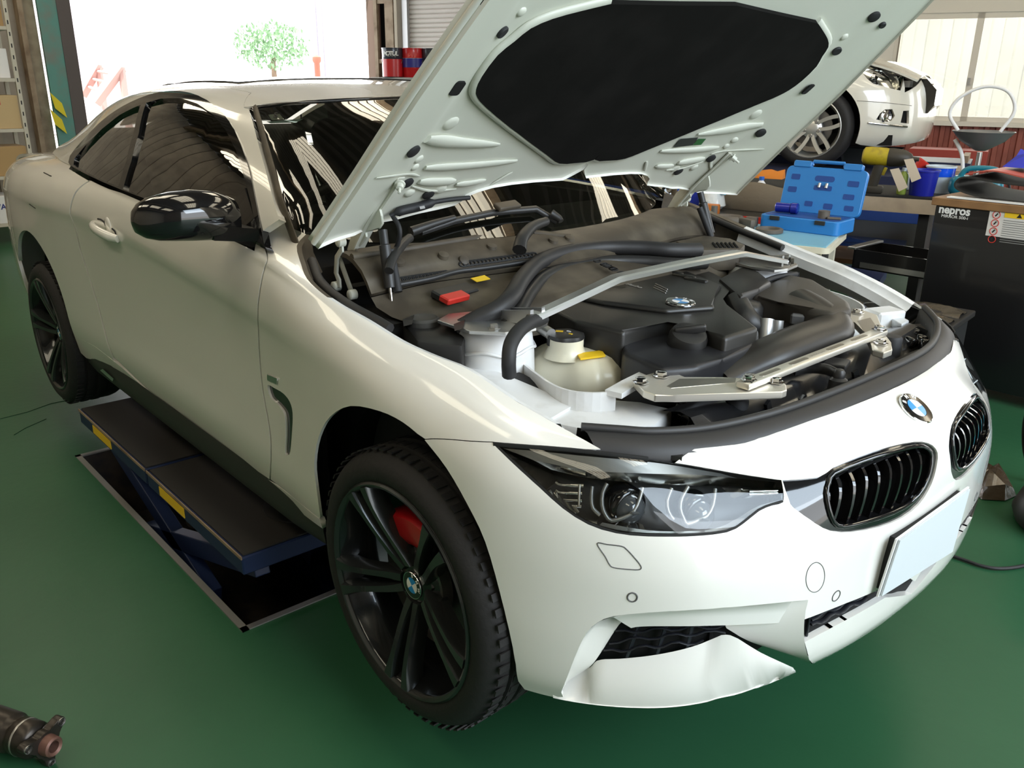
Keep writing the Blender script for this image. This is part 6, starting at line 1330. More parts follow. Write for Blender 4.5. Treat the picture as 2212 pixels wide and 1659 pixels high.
# ---- tables and benches on the far side of the car; be / bn are the room's own directions
def rbox(name, label, cat_, p, sz, m, bev=.004, rz=C2R, group=None): return tag(part(name, m, None, lambda bm: add_box(bm, (0,0,sz[2]/2), sz, None, bev, 2), 0, loc=p, rot=(0,0,rz)), label, cat_, group)
E1 = np.array([be[0], be[1], 0]); E2 = np.array([bn[0], bn[1], 0])
A_ = wz((1792,535), .80); tc_ = A_-E1*.62+E2*.285; tc_[2] = 0
tb = top('work_table', 'light blue topped table with cream rim holding the blue case', 'table', tc_, C2R)
part('table_top', mat('table_blue', (.19,.42,.56), .35), tb, lambda bm: add_box(bm, (0,0,.795), (1.20,.53,.012)), 0)
part('top_rim', mat('table_cream', (.62,.58,.45), .45), tb, lambda bm: add_prism(bm, rrect(1.24,.57,.04), .765, .793), 30)
for xx in (-.55,.55):
    for yy in (-.22,.22): part('leg', MATS['table_cream'], tb, lambda bm: add_box(bm, (xx,yy,.38), (.05,.05,.77)), 0)
part('apron', MATS['table_cream'], tb, lambda bm: add_box(bm, (.10,-.20,.70), (.9,.03,.12)), 0); part('shelf', BLACKM, tb, lambda bm: add_box(bm, (0,0,.2), (1.1,.44,.02)), 0); part('storage_bin', BLACKM, tb, lambda bm: add_box(bm, (.33,.05,.46), (.44,.34,.50)), 0)
# blue case, open
cb = wz((1724,500), .801); cs = top('tool_case', 'open blue plastic tool case on the blue topped table', 'case', cb, C2R-.22)
CBL = mat('case_blue', (.025,.19,.52), .4); CBD = mat('case_recess', (.012,.06,.26), .5)
def tray(bm): add_prism(bm, rrect(.44,.24,.03), 0, .072, None, .004, 1)
part('case_base', CBL, cs, tray, 30, loc=(0,.10,0))
part('base_tray', CBD, cs, lambda bm: add_prism(bm, rrect(.405,.205,.025), .0725, .0735), 0, loc=(0,.10,0))
for xx in (-.13,.12): part('case_latch', BLACKP, cs, lambda bm: add_box(bm, (xx,-.022,.060), (.055,.012,.022), None, .003), 0)
lid = empty('case_lid', (0,.225,.070), (math.radians(76),0,0), cs)
def lidp(name, m, fn, sm=30): return part(name, m, lid, fn, sm)
lidp('lid_shell', CBL, lambda bm: add_prism(bm, [(x, y+.125) for x, y in rrect(.45,.25,.03)], -.03, 0.0, None, .003, 1))
lidp('lid_recess', CBD, lambda bm: add_prism(bm, [(x, y+.19) for x, y in rrect(.11,.03,.014)], 0.0, .0015))
for (x, y, w, h) in ((-.165,.19,.05,.03),(.16,.175,.06,.03),(-.17,.12,.05,.03),(.15,.105,.06,.028),(-.06,.05,.045,.028),(.05,.045,.05,.03),(.165,.045,.05,.028),(0,.14,.10,.026)): lidp('lid_recess', CBD, lambda bm: add_prism(bm, [(a+x, b+y) for a, b in rrect(w,h,.006)], 0.0, .0015))
for xx in (-.02,.02): lidp('socket_bit', STEEL, lambda bm: add_cyl(bm, (xx,.165,.002), (xx,.14,.006), .008, 10))
for xx in (-.14,.14): lidp('hasp', CBL, lambda bm: add_prism(bm, [(a+xx, b+.262) for a, b in rrect(.10,.035,.008)], -.03, .006, None, .003, 1))
lidp('carry_handle', CBL, lambda bm: add_tube(bm, [(-.09,.262,-.012),(-.085,.280,-.012),(.085,.280,-.012),(.09,.262,-.012)], .010, 8))
rb_ = wdist((1697,462), float(np.hypot(*(cb[:2]-CAM_C[:2])))); part('blue_socket', mat('anodised_blue', (.01,.02,.28), .25, .4, coat=.5), cs, lambda bm: add_lathe(bm, [(.024,-.06),(.026,-.058),(.026,.02),(.020,.022),(.030,.024),(.030,.055),(.024,.06)], 22, (-.12,.10,.103), (1,.15,0)), 40)
part('round_adapter', mat('dusty_steel', (.10,.085,.07), .6), cs, lambda bm: add_lathe(bm, [(.03,0),(.03,.04),(.001,.04)], 22, (.10,.07,.073), (0,0,1)), 40); part('adapter_arm', MATS['dusty_steel'], cs, lambda bm: add_box(bm, (.16,.06,.080), (.07,.025,.012), R3(rz=.4), .004), 0)
tag(part('metal_ring', MATS['dusty_steel'], None, lambda bm: add_lathe(bm, [(.066,0),(.072,.003),(.072,.020),(.066,.023),(.055,.023),(.052,.018),(.052,0)], 40, (0,0,0), (0,0,1), False), 40, loc=wz((1661,502), .801)), 'dark metal ring lying on the table before the case', 'ring')
cl = top('ring_clamp', 'dark steel clamp tool lying left of the blue case', 'tool', wz((1575,487), .801), C2R)
part('clamp_jaw', MATS['dusty_steel'], cl, lambda bm: add_tube(bm, [(.07*math.cos(a), .055*math.sin(a), .03) for a in np.linspace(.6, 5.6, 18)], .016, 8, flat=1.6, up=(0,0,1)), 50)
part('clamp_arm', MATS['dusty_steel'], cl, lambda bm: add_box(bm, (.10,-.03,.025), (.12,.03,.05), R3(rz=-.7), .005), 30); part('clamp_block', MATS['dusty_steel'], cl, lambda bm: add_box(bm, (.11,.05,.025), (.06,.05,.05), None, .005), 30); part('clamp_screw', MATS['dusty_steel'], cl, lambda bm: add_cyl(bm, (-.09,0,.0), (-.09,0,.10), .018, 12), 40)
# red-edged bench behind
rp = wz((1600,470), .78)+E2*.32-E1*.30; rp[2] = 0
rbn = top('red_bench', 'red edged workbench behind the blue topped table', 'workbench', rp, C2R)
part('bench_top', BLACKP, rbn, lambda bm: add_box(bm, (0,0,.765), (1.5,.56,.03)), 0); part('bench_edge', RED, rbn, lambda bm: add_box(bm, (0,-.285,.755), (1.5,.012,.06)), 0)
for xx in (-.70,.70):
    for yy in (-.24,.24): part('leg', BLACKM, rbn, lambda bm: add_box(bm, (xx,yy,.375), (.05,.05,.75)), 0)
part('bench_shelf', BLACKM, rbn, lambda bm: add_box(bm, (0,0,.25), (1.4,.5,.03)), 0)
CLOTH = mat('grey_fabric', (.14,.115,.085), .85, bump=(30,.3))
zb = .781
def on_z(p, z): q = wz(p, z); return q
cl0 = wz((1620,462), zb); 
def pouch(bm):
    n = 16; R = []
    for k in range(n+1):
        t = k/n; x = -.42+.84*t; hgt = .20*(math.sin(PI*min(1,max(0,t)))**.35)*(.85+.15*math.sin(t*9)); dep = .05+.05*math.sin(PI*t)
        R.append([(x,-dep,.0),(x,-dep-.01,hgt*.35),(x,-dep*.4,hgt*.9),(x,0,hgt),(x,dep*.5,hgt*.85),(x,dep,0)])
    add_loft(bm, R)
tag(part('fabric_bag', CLOTH, None, pouch, 60, loc=cl0+E2*.22+E1*.16+np.array([0,0,.0]), rot=(0,0,C2R)), 'grey brown fabric tool bag slumped on the red edged bench', 'bag')
def bottle(p, h, r, m, capm, name, label, lab=None, cat_='bottle'):
    o = top(name, label, cat_, p); part('bottle_body', m, o, lambda bm: add_lathe(bm, [(r*.9,0),(r,.01),(r,h*.66),(r*.85,h*.76),(r*.42,h*.86),(r*.42,h*.9)], 24), 50); part('bottle_cap', capm, o, lambda bm: add_lathe(bm, [(r*.5,h*.88),(r*.5,h),(.001,h)], 20), 40)
    if lab: part('bottle_label', lab, o, lambda bm: add_lathe(bm, [(r*1.01,h*.12),(r*1.012,h*.55)], 24, cap=False), 50)
    return o
BLC = mat('cap_blue', (.02,.12,.5), .4)
# bench with pale top further back
bq = wz((1850,418), .90); bp_ = bq+E1*.40+E2*.32; bp_[2] = 0
bb = top('long_bench', 'long black bench with pale wooden front edge behind the cabinet', 'workbench', bp_, C2R)
part('bench_top', BLACKM, bb, lambda bm: add_box(bm, (0,0,.885), (2.5,.62,.03)), 0); part('front_edge', mat('pale_board', (.48,.39,.29), .6, noise=(12,(.40,.32,.24),.4,.7)), bb, lambda bm: add_box(bm, (0,-.315,.845), (2.5,.02,.085)), 0)
for xx in (-1.15,0,1.15): part('bench_panel', BLACKM, bb, lambda bm: add_box(bm, (xx,.0,.40), (.06,.56,.80)), 0)
part('bench_shelf', mat('bench_shelf_wood', (.10,.05,.02), .7), bb, lambda bm: add_box(bm, (0,.05,.45), (2.3,.5,.03)), 0)
def bench_at(px, fwd=.12, z=.90):      # a spot on the long bench under this pixel column
    q = wz((px, 418), z); v = ray((px,418)); s = (bq[:2]+E2[:2]*fwd-CAM_C[:2])@E2[:2]/(np.array(v[:2])@E2[:2]); P = CAM_C[:2]+np.array(v[:2])*s; return np.array([P[0], P[1], z])
# impact wrench
iw = top('impact_wrench', 'yellow and black cordless impact wrench on the long bench', 'power tool', bench_at(1885,.10), C2R)
YT = mat('tool_yellow', (.42,.32,.015), .45, noise=(20,(.20,.15,.03),.5,.8)); BT = mat('tool_black', (.035,.030,.022), .5)
part('motor_housing', YT, iw, lambda bm: add_lathe(bm, [(.035,0),(.050,.01),(.055,.04),(.055,.13),(.050,.16)], 24, (-.09,0,.225), (1,0,-.03)), 40)
part('nose', BT, iw, lambda bm: add_lathe(bm, [(.053,0),(.056,.02),(.050,.09),(.030,.13),(.014,.14),(.012,.175),(.001,.175)], 24, (.06,0,.221), (1,0,-.03)), 40)
part('grip', BT, iw, lambda bm: add_loft(bm, [[(x+dx*.030, dy*.024, z) for dx, dy in ((1,.6),(.6,1),(-.6,1),(-1,.6),(-1,-.6),(-.6,-1),(.6,-1),(1,-.6))] for x, z in ((.02,.20),(.01,.14),(-.005,.06),(-.012,.03))]), 40)
part('battery', BT, iw, lambda bm: add_box(bm, (-.01,0,.022), (.13,.075,.044), None, .008), 40); part('trigger', YT, iw, lambda bm: add_box(bm, (.048,0,.135), (.02,.02,.05), R3(ry=.3), .004), 0)
# buckets, cans, tags
BUC = mat('bucket_blue', (.012,.018,.32), .35); CLR = mat('clear_plastic', (.55,.62,.68), .3)
def bucket(p, r, h, m, label, rim=None):
    o = top('bucket', label, 'bucket', p); part('bucket_wall', m, o, lambda bm: add_lathe(bm, [(.001,.004),(r*.8,.004),(r*.82,0),(r,h),(r*1.06,h),(r*1.06,h-.01),(r*.98,h-.012),(r*.79,.012),(.001,.012)], 32, cap=False), 50)
    if rim: part('bucket_band', rim, o, lambda bm: add_lathe(bm, [(r*.975,h*.62),(r*1.012,h)], 32, cap=False), 50)
    return o
bucket(bench_at(1990,.14), .085, .155, BUC, 'dark blue bucket on the long bench'); bucket(bench_at(2024,.36), .085, .165, CLR, 'clear jug with a blue upper band on the long bench', mat('bright_blue', (.01,.09,.75), .2, coat=.5))
bottle(bench_at(1946,.12), .16, .028, mat('spray_green', (.28,.36,.06), .4), CLR, 'spray_can', 'green and clear spray bottle between wrench and buckets', None, 'spray bottle')
for i, (px, zz, an) in enumerate(((1936,1.02,-.55),(1962,1.09,-.5))):
    o = part('paint_paddle', mat('pale_wood', (.62,.52,.40), .6), None, lambda bm: add_prism(bm, [(-.028,-.07),(.028,-.07),(.028,.06),(-.02,.075)], 0, .004, basis((1,0,0),(0,0,1),(0,-1,0))), 0, loc=bench_at(px,.02)+np.array([0,0,.10+.06*i]), rot=(0,an,C2R)); tag(o, ['pale wooden paddle leaning beside the impact wrench', 'pale wooden paddle leaning towards the red cup'][i], 'paddle')
cup = top('red_cup', 'red plastic cup tilted among the bench clutter', 'cup', bench_at(1966,.42)+np.array([0,0,.10])); part('cup_wall', RED, cup, lambda bm: add_lathe(bm, [(.03,0),(.042,.10),(.040,.10),(.028,.004)], 22, (0,0,0), (.5,.2,.8), False), 50); part('cup_stand', CLR, cup, lambda bm: add_box(bm, (-.02,0,-.05), (.09,.09,.10), None, .01), 40)
# teal can on the bench
tn = top('jerry_can', 'teal plastic jerry can with a loop handle on the long bench', 'can', bench_at(2105,.26), C2R)
TLC = mat('teal_plastic', (.015,.17,.23), .3)
part('can_body', TLC, tn, lambda bm: add_box(bm, (0,0,.06), (.30,.16,.12), None, .045, 4), 60); part('can_handle', TLC, tn, lambda bm: add_tube(bm, crspline([(-.10,0,.10),(-.07,0,.155),(.0,0,.17),(.09,0,.165),(.13,0,.13)], 5), .016, 10), 60); part('can_hose', RUBBER, tn, lambda bm: add_tube(bm, crspline([(.13,0,.13),(.17,.0,.10),(.19,0,.02),(.185,0,.006)], 4), .007, 8), 60)
# oil drainer with white hose
dr_b = wdist((2124,290), 6.95); dr = top('oil_drainer', 'grey bowl oil drainer on a pole with a white hose loop', 'oil drainer', (dr_b[0], dr_b[1], 0), C2R); zb_ = dr_b[2]
part('bowl', mat('bowl_grey', (.16,.16,.16), .35), dr, lambda bm: add_lathe(bm, [(.03,-.11),(.05,-.10),(.14,-.045),(.188,.01),(.198,.018),(.193,.022),(.175,.0),(.05,-.08),(.001,-.085)], 40, (0,0,zb_), (0,0,1), False), 50)
part('pole', STEEL, dr, lambda bm: add_cyl(bm, (0,0,.5), (0,0,zb_-.12), .018, 14), 40); part('tank', mat('drainer_red', (.42,.05,.04), .4), dr, lambda bm: add_lathe(bm, [(.15,.06),(.17,.10),(.17,.44),(.14,.50),(.02,.52)], 32), 50); part('drainer_base', BLACKM, dr, lambda bm: add_box(bm, (0,0,.03), (.36,.36,.06)), 0)
WHOSE = mat('white_hose', (.80,.80,.80), .4, trans=0)
part('hose', WHOSE, dr, lambda bm: add_tube(bm, crspline([(-.16,0,zb_+.02),(-.23,0,zb_+.13),(-.18,0,zb_+.24),(-.04,0,zb_+.31),(.10,0,zb_+.28),(.16,0,zb_+.16),(.10,0,zb_+.02)], 6), .012, 10), 60)
part('hose', WHOSE, dr, lambda bm: add_tube(bm, crspline([(-.17,0,zb_-.04),(-.11,0,zb_-.14),(-.08,0,zb_-.28),(-.05,0,zb_-.45)], 6), .013, 10), 60)
# red and white oil pails, far right group and left group
def pail(p, m1, m2, label, group, text=None, r=.135, h=.36, band=None, rz=0):
    o = top('oil_pail', label, 'pail', p, rz, group)
    b = part('pail_body', m1, o, lambda bm: add_lathe(bm, [(r*.94,0),(r*.96,.005),(r*.97,h*.30),(r*.995,h*.315),(r*.97,h*.33),(r*.98,h*.66),(r*1.005,h*.675),(r*.98,h*.69),(r,h*.96),(r*1.03,h*.97),(r*1.03,h),(r*.97,h),(r*.95,h*.97),(.001,h*.97)], 36), 40)
    if m2: part('pail_band', m2, o, lambda bm: add_lathe(bm, [(r*.985,h*.335),(r*.99,h*.655)] if band is None else [(r*1.0,h*band[0]),(r*1.012,h*band[1])], 36, cap=False), 50)
    part('pail_handle', STEEL, o, lambda bm: add_tube(bm, [(r*1.03*math.cos(a), -r*.55*abs(math.sin(a))-.02, h*.62-h*.28*abs(math.sin(a))) for a in np.linspace(0, PI, 14)], .004, 6), 50)
    if text:
        for k, ch in enumerate(text):
            a = -PI/2+(k-(len(text)-1)/2)*.30; text_mesh('pail_letter', ch, .075, WHITE, Matrix.Rotation(a+PI/2, 4, 'Z') @ Matrix.Translation((0,-r*1.02,h*.80)) @ Matrix.Rotation(PI/2, 4, 'X'), o, .001, .15, bold=.002)
    return o
PRED = mat('pail_red', (.55,.015,.02), .3, coat=.3); PWHT = mat('pail_white', (.72,.70,.68), .4); PDK = mat('pail_dark', (.03,.035,.05), .3, coat=.3); PBL = mat('pail_blue', (.03,.03,.25), .35)
stz = .44; base = wdist((1962,372), 9.75); psd = tag(part('pail_stand', STEEL, None, lambda bm: add_box(bm, (0,0,stz/2), (1.9,.4,stz), None, .004), 0, loc=(base[0]-.35, base[1]-.13, 0), rot=(0,0,C2R)), 'low steel stand carrying the red oil pails', 'stand')
for i, (px, m1, m2, tx, lb_, rr) in enumerate(((1925, PRED, None, 'MOTUL', 'red oil pail with white lettering, half hidden under the second car', .142),(1990, PRED, PWHT, 'MOTUL', 'red and white oil pail with white lettering by the red siding', .142),(1860, PDK, YELLOW, None, 'dark oil pail with yellow stripes behind the drain pan', .14))):
    q = wdist((px, 372), 9.75+.05*i); pail((q[0], q[1], stz), m1, m2, lb_, 'oil pails under the windows', tx, rr, rz=C2R, band=(.10,.52) if i == 1 else ((.25,.55) if i == 2 else None))
rc_ = wdist((2042,372), 10.6); tag(part('red_cabinet', mat('red_metal', (.33,.05,.035), .5), None, lambda bm: (add_box(bm, (0,0,.45), (.75,.4,.9), None, .006)), 0, loc=(rc_[0], rc_[1], 0), rot=(0,0,C2R)), 'red metal cabinet against the siding behind the pails', 'cabinet')
for i, (px, dd) in enumerate(((2090,8.7),(2165,9.4))):
    q = wdist((px, 360), dd); o = bottle((q[0], q[1], .5), .30, .05, RED if i else WHITE, BLACKP, 'spray_can', ['white aerosol can beyond the teal can', 'red aerosol can beyond the teal can'][i], None, 'can'); st_o = tag(part('can_stand', mat('crate_brown', (.25,.15,.09), .7), None, lambda bm: add_box(bm, (0,0,.25), (.3,.3,.5), None, .004), 0, loc=(q[0], q[1], 0)), ['brown crate under the white aerosol can', 'brown crate under the red aerosol can'][i], 'crate')
# left group on a tall cabinet before the shutter
lc = wdist((888,168), 12.1); hcab = 1.565
tag(part('storage_cabinet', mat('cabinet_grey', (.35,.35,.34), .5), None, lambda bm: add_box(bm, (0,0,hcab/2), (1.3,.45,hcab), None, .006), 0, loc=(lc[0]+.15, lc[1]+.05, 0), rot=(0,0,C2R)), 'grey storage cabinet before the shutter with pails on top', 'cabinet')
for i, (px, m1, m2, tx, lb_, bd) in enumerate(((849, PDK, PRED, 'MOTUL', 'black topped oil pail with red lower half on the grey cabinet', (.02,.62)),(892, PRED, PWHT, None, 'red oil pail with white label on the grey cabinet', (.36,.66)),(934, PDK, PWHT, None, 'black oil pail with silver bands on the grey cabinet', (.02,.30)),(970, PDK, PWHT, None, 'black oil pail behind the raised hood edge on the grey cabinet', (.02,.30)))):
    q = wdist((px, 168), 12.1); o = pail((q[0], q[1], hcab), m1, m2, lb_, 'oil pails on the grey cabinet', tx, .134, rz=math.radians(138-90), band=bd)
    if i == 1: part('pail_panel', PBL, o, lambda bm: add_lathe(bm, [(.1365,.345*.36),(.137,.345*.68)], 36, cap=False), 50)
# ---- black tool cabinet on the right
cfx = wz((2024,426), 1.0); nc = top('tool_cabinet', 'tall black tool cabinet with wooden top and warning sheet', 'tool cabinet', (cfx[0], cfx[1], 0), math.radians(1.5))
BCAB = mat('cabinet_black', (.010,.010,.011), .28, coat=.2)
part('cabinet_body', BCAB, nc, lambda bm: add_box(bm, (.55,.29,.51), (1.10,.58,.90), None, .008), 30); part('wood_top', mat('oak_top', (.26,.14,.06), .5, noise=(8,(.19,.10,.045),.4,.7)), nc, lambda bm: add_box(bm, (.55,.29,.98), (1.14,.60,.04), None, .004), 0)
for xx in (.12,.98):
    for yy in (.08,.50): part('castor', BLACKM, nc, lambda bm: add_lathe(bm, [(.04,-.015),(.04,.015),(.001,.015)], 16, (xx,yy,.04), (0,1,0)), 40)
FX = basis((1,0,0),(0,0,1),(0,-1,0))
def cab_px(p): q = wz(p, 0)*0+np.array(onpl(p, (cfx[0], cfx[1], 0), (math.sin(math.radians(1.5)), -math.cos(math.radians(1.5)), 0))); return q[0]-cfx[0], q[2]+CZ
tx0, tz0 = cab_px((2062,455)); text_mesh('cabinet_lettering', 'nepros', .058, WHITE, Matrix.Translation((tx0,-.001,tz0)) @ FX, nc, .0006, sx=.95, bold=.0018)
tx1, tz1 = cab_px((2062,469)); text_mesh('cabinet_lettering', 'MIRROR 500-i', .021, WHITE, Matrix.Translation((tx1,-.001,tz1)) @ FX, nc, .0006, sx=1.05)
sx0, sz0 = cab_px((2140,450)); sx1, sz1 = cab_px((2128,508)); sx2_ = sx0+.36
sheet = part('warning_sheet', mat('sheet_white', (.66,.64,.62), .5), nc, lambda bm: add_box(bm, ((sx0+sx2_)/2,-.001,(sz0+sz1)/2), (sx2_-sx0,.002,sz0-sz1)), 0); sh_h = sz0-sz1; zc_ = (sz0+sz1)/2
part('sheet_header', YELLOW, sheet, lambda bm: add_box(bm, (sx0+.21,-.003,sz0-.022), (.28,.001,.028)), 0); text_mesh('sheet_title', 'WARNING', .024, BLACKM, Matrix.Translation((sx0+.22,-.0042,sz0-.022)) @ FX, sheet, .0003, bold=.001)
part('warning_triangle', BLACKM, sheet, lambda bm: add_prism(bm, [(sx0+.125,sz0-.032),(sx0+.15,sz0-.032),(sx0+.1375,sz0-.012)], .0036, .0042, FX), 0)
for k in range(4): part('warning_ring', RED, sheet, lambda bm: add_tube(bm, [(sx0+.034+.017*math.cos(a), -.003, sz0-.028-k*.040+.017*math.sin(a)) for a in np.linspace(0,2*PI,18)[:-1]], .002, 5, True), 0)
for k in range(4): part('warning_figure', BLACKM, sheet, lambda bm: add_box(bm, (sx0+.034,-.003,sz0-.028-k*.040), (.006,.001,.018), R3(ry=.6)), 0)
for k in range(11): part('sheet_text_line', mat('print_grey', (.22,.22,.22), .6), sheet, lambda bm: add_box(bm, (sx0+.07+.13*(1-.08*(k%3)),-.0025,sz0-.050-k*.0105), (.26*(1-.08*(k%3)),.0008,.0035)), 0)
for zz in (.64,):
    dw = part('drawer', BCAB, nc, lambda bm: (add_box(bm, (-.24,.20,.585), (.50,.01,.11)), add_box(bm, (-.24,.52,.585), (.50,.01,.11)), add_box(bm, (-.24,.36,.535), (.50,.33,.01)), add_box(bm, (-.485,.36,.585), (.01,.33,.11))), 0)
    part('drawer_handle', ALUS, dw, lambda bm: add_box(bm, (-.50,.36,.645), (.05,.36,.015), None, .004), 0); part('drawer_slide', ALUS, dw, lambda bm: add_box(bm, (-.22,.192,.555), (.44,.012,.030)), 0)
    for q in ((-.35,.3),(-.22,.42),(-.12,.3)): part('drawer_tool', STEEL, dw, lambda bm: add_cyl(bm, (q[0]-.04,q[1],.55), (q[0]+.05,q[1]+.02,.55), .010, 8), 40)
# red and black rubber mat folded on top
mt_ = top('rubber_mat', 'folded red and black rubber mat on the tool cabinet', 'mat', (cfx[0], cfx[1], 1.003), math.radians(1.5))
def wave_sheet(bm, path, y0, y1, th, tw=.0):
    P = crspline(np.array(path), 6); top_ = [(p[0], p[1]) for p in P]; n = len(P); sec = []
    for y in (y0, y1):
        a = [(p[0]+tw*(y-y0), y, p[1]+.0) for p in P]; nrm = []
        for i in range(n):
            d_ = np.array(P[min(i+1,n-1)])-np.array(P[max(i-1,0)]); d_ /= np.linalg.norm(d_)+1e-9; nrm.append((-d_[1], d_[0]))
        b = [(p[0]+q[0]*th+tw*(y-y0), y, p[1]+q[1]*th) for p, q in zip(P, nrm)]; sec.append(a+b[::-1])
    add_loft(bm, sec)
part('mat_black', mat('mat_black', (.02,.019,.017), .6), mt_, lambda bm: wave_sheet(bm, [(.9,.006),(.5,.010),(.2,.02),(.08,.045),(.07,.08),(.12,.10),(.3,.085),(.9,.07)], .04, .50, .008), 60)
part('mat_red', mat('mat_red', (.48,.10,.07), .4), mt_, lambda bm: wave_sheet(bm, [(.10,.115),(.22,.140),(.38,.118),(.6,.10),(.95,.095)], .06, .48, .006), 60)
part('mat_sheet', WHITE, mt_, lambda bm: add_box(bm, (.55,.02,.003), (1.0,.05,.006)), 0)
rg = top('blue_rag', 'crumpled bright blue rag on the red mat', 'rag', (cfx[0]+.40, cfx[1]+.30, 1.16))
part('rag_fold', mat('rag_blue', (.025,.035,.42), .7), rg, lambda bm: add_loft(bm, [[(x, -.12, 0), (x+.02, -.02, .05+.05*s_), (x, .08, .02+.06*(1-s_)), (x, .16, 0)] for x, s_ in ((-.18,0),(-.1,.6),(0,.2),(.08,1),(.18,.5),(.28,0))], cap=True), 0)
part('rag_fold', MATS['rag_blue'], rg, lambda bm: add_loft(bm, [[(x, -.02, .03), (x, .04, .09+.04*s_), (x+.03, .10, .05)] for x, s_ in ((-.02,0),(.06,1),(.14,.3),(.2,.0))], cap=True), 0)
# low black cart with a plastic sheet between table and cabinet
lk = wz((1815,590), .55); lcart = top('low_cart', 'low black cart under a clear plastic sheet beside the cabinet', 'cart', (-.36, 2.24, 0), math.radians(8))
part('cart_body', BLACKM, lcart, lambda bm: add_box(bm, (0,0,.27), (.52,.40,.46), None, .01), 0); part('cart_top', mat('cart_dark', (.03,.028,.026), .4), lcart, lambda bm: add_box(bm, (0,0,.515), (.56,.44,.03), None, .006), 0)
part('plastic_sheet', mat('sheet_plastic', (.09,.075,.055), .12, coat=.6, bump=(9,.8)), lcart, lambda bm: add_loft(bm, [[(x, y, .535+.012*math.sin(x*23+y*31)+.008*math.sin(y*57)) for x in np.linspace(-.26,.26,14)] for y in np.linspace(-.20,.20,12)], closed=False, cap=False), 60)
for xx in (-.2,.2):
    for yy in (-.15,.15): part('castor', BLACKM, lcart, lambda bm: add_lathe(bm, [(.025,-.012),(.025,.012),(.001,.012)], 12, (xx,yy,.025), (0,1,0)), 40)
# small things on the red bench
bo = wz((1643,452), zb); 
o = bottle(rp+E1*.10+E2*.06+np.array([0,0,zb]), .185, .034, mat('bottle_white', (.75,.75,.74), .35), BLC, 'lotion_bottle', 'white bottle with blue cap and red label by the fabric bag', mat('label_red', (.62,.03,.08), .4))
o.location = Vector(wdist((1644,400), float(np.hypot(*(rp[:2]-CAM_C[:2])))+.22)); o.location.z = zb
OGL = mat('orange_cloth', (.55,.18,.02), .8)
q = wdist((1660,410), float(np.hypot(*(rp[:2]-CAM_C[:2])))+.30); q[2] = zb+.17
gl = top('work_gloves', 'orange work gloves lying on the fabric bag', 'gloves', q, C2R); part('glove', OGL, gl, lambda bm: add_loft(bm, [[(x,-.05,0),(x,-.03,.03+.02*s_),(x,.02,.04+.02*(1-s_)),(x,.05,0)] for x, s_ in ((-.09,0),(-.05,1),(0,.2),(.05,.9),(.09,0))]), 60); part('glove', mat('brown_cloth', (.12,.07,.03), .8), gl, lambda bm: add_loft(bm, [[(x-.10,-.05,0),(x-.10,-.02,.025),(x-.10,.03,.03),(x-.10,.05,0)] for x in (-.07,-.02,.04)]), 60)
q = wz((1490,445), zb); bn_ = top('parts_bin', 'blue plastic parts bin at the end of the red bench', 'bin', (q[0]+.02, q[1]+.02, zb), C2R); part('bin_wall', mat('bin_blue', (.02,.04,.36), .4), bn_, lambda bm: add_loft(bm, [[(x*s, y*s, z) for x, y in rrect(.24,.18,.02)] for s, z in ((.85,0),(1,.10),(.96,.10),(.82,.01))]), 40)
q = wz((1535,462), zb); tag(part('orange_block', mat('orange_plastic', (.50,.16,.03), .5), None, lambda bm: add_box(bm, (0,0,.03), (.10,.06,.06), None, .008), 30, loc=(q[0], q[1], zb), rot=(0,0,C2R)), 'small orange plastic block beside the blue parts bin', 'block')
q = wdist((1540,425), float(np.hypot(*(rp[:2]-CAM_C[:2])))-.1); q[2] = zb
bg = top('plastic_bag', 'crumpled clear plastic bag with a blue cap on the red bench', 'bag', q); part('bag_skin', mat('bag_clear', (.62,.66,.68), .15, coat=.5, bump=(14,1.0)), bg, lambda bm: add_lathe(bm, [(.05,0),(.085,.03),(.07,.09),(.045,.13),(.06,.16),(.02,.17)], 14), 40); part('bag_cap', mat('cyan_cap', (.05,.38,.6), .4), bg, lambda bm: add_cyl(bm, (.05,0,.12), (.09,0,.12), .02, 14), 40)
q = wdist((1575,415), float(np.hypot(*(rp[:2]-CAM_C[:2])))+.20); tag(part('wooden_box', mat('brown_wood', (.33,.18,.08), .6), None, lambda bm: add_box(bm, (-.06,0,.09), (.14,.08,.18), None, .004), 0, loc=(q[0], q[1], zb), rot=(0,0,C2R)), 'small wooden box behind the plastic bag', 'box')
# ---- shelf on the left wall
sf = wdist((64,330), 9.7)+np.array([-.12,-.07,0]); shelf = top('storage_shelf', 'white perforated steel shelf stacked with boxes by the left wall', 'shelf', (sf[0]-.1, sf[1]-.55, 0))
SHW = mat('shelf_white', (.50,.46,.37), .5)
for yy in (-.62,.62):
    for xx in (-.22,.22):
        up_ = part('upright', SHW, shelf, lambda bm: add_box(bm, (xx,yy,1.1), (.035,.035,2.2)), 0)
        for k in range(22): part('upright_slot', BLACKM, up_, lambda bm: add_box(bm, (xx+.018,yy,.1+k*.1), (.002,.010,.035)), 0) if (yy > 0 and xx > 0) else None
shz = [.18,.62,1.05,1.50,1.95]
for z in shz: part('shelf_board', SHW, shelf, lambda bm: add_box(bm, (0,0,z), (.46,1.26,.03)), 0)
CARD = mat('cardboard', (.42,.27,.12), .8); CARD2 = mat('cardboard_pale', (.52,.38,.20), .8)
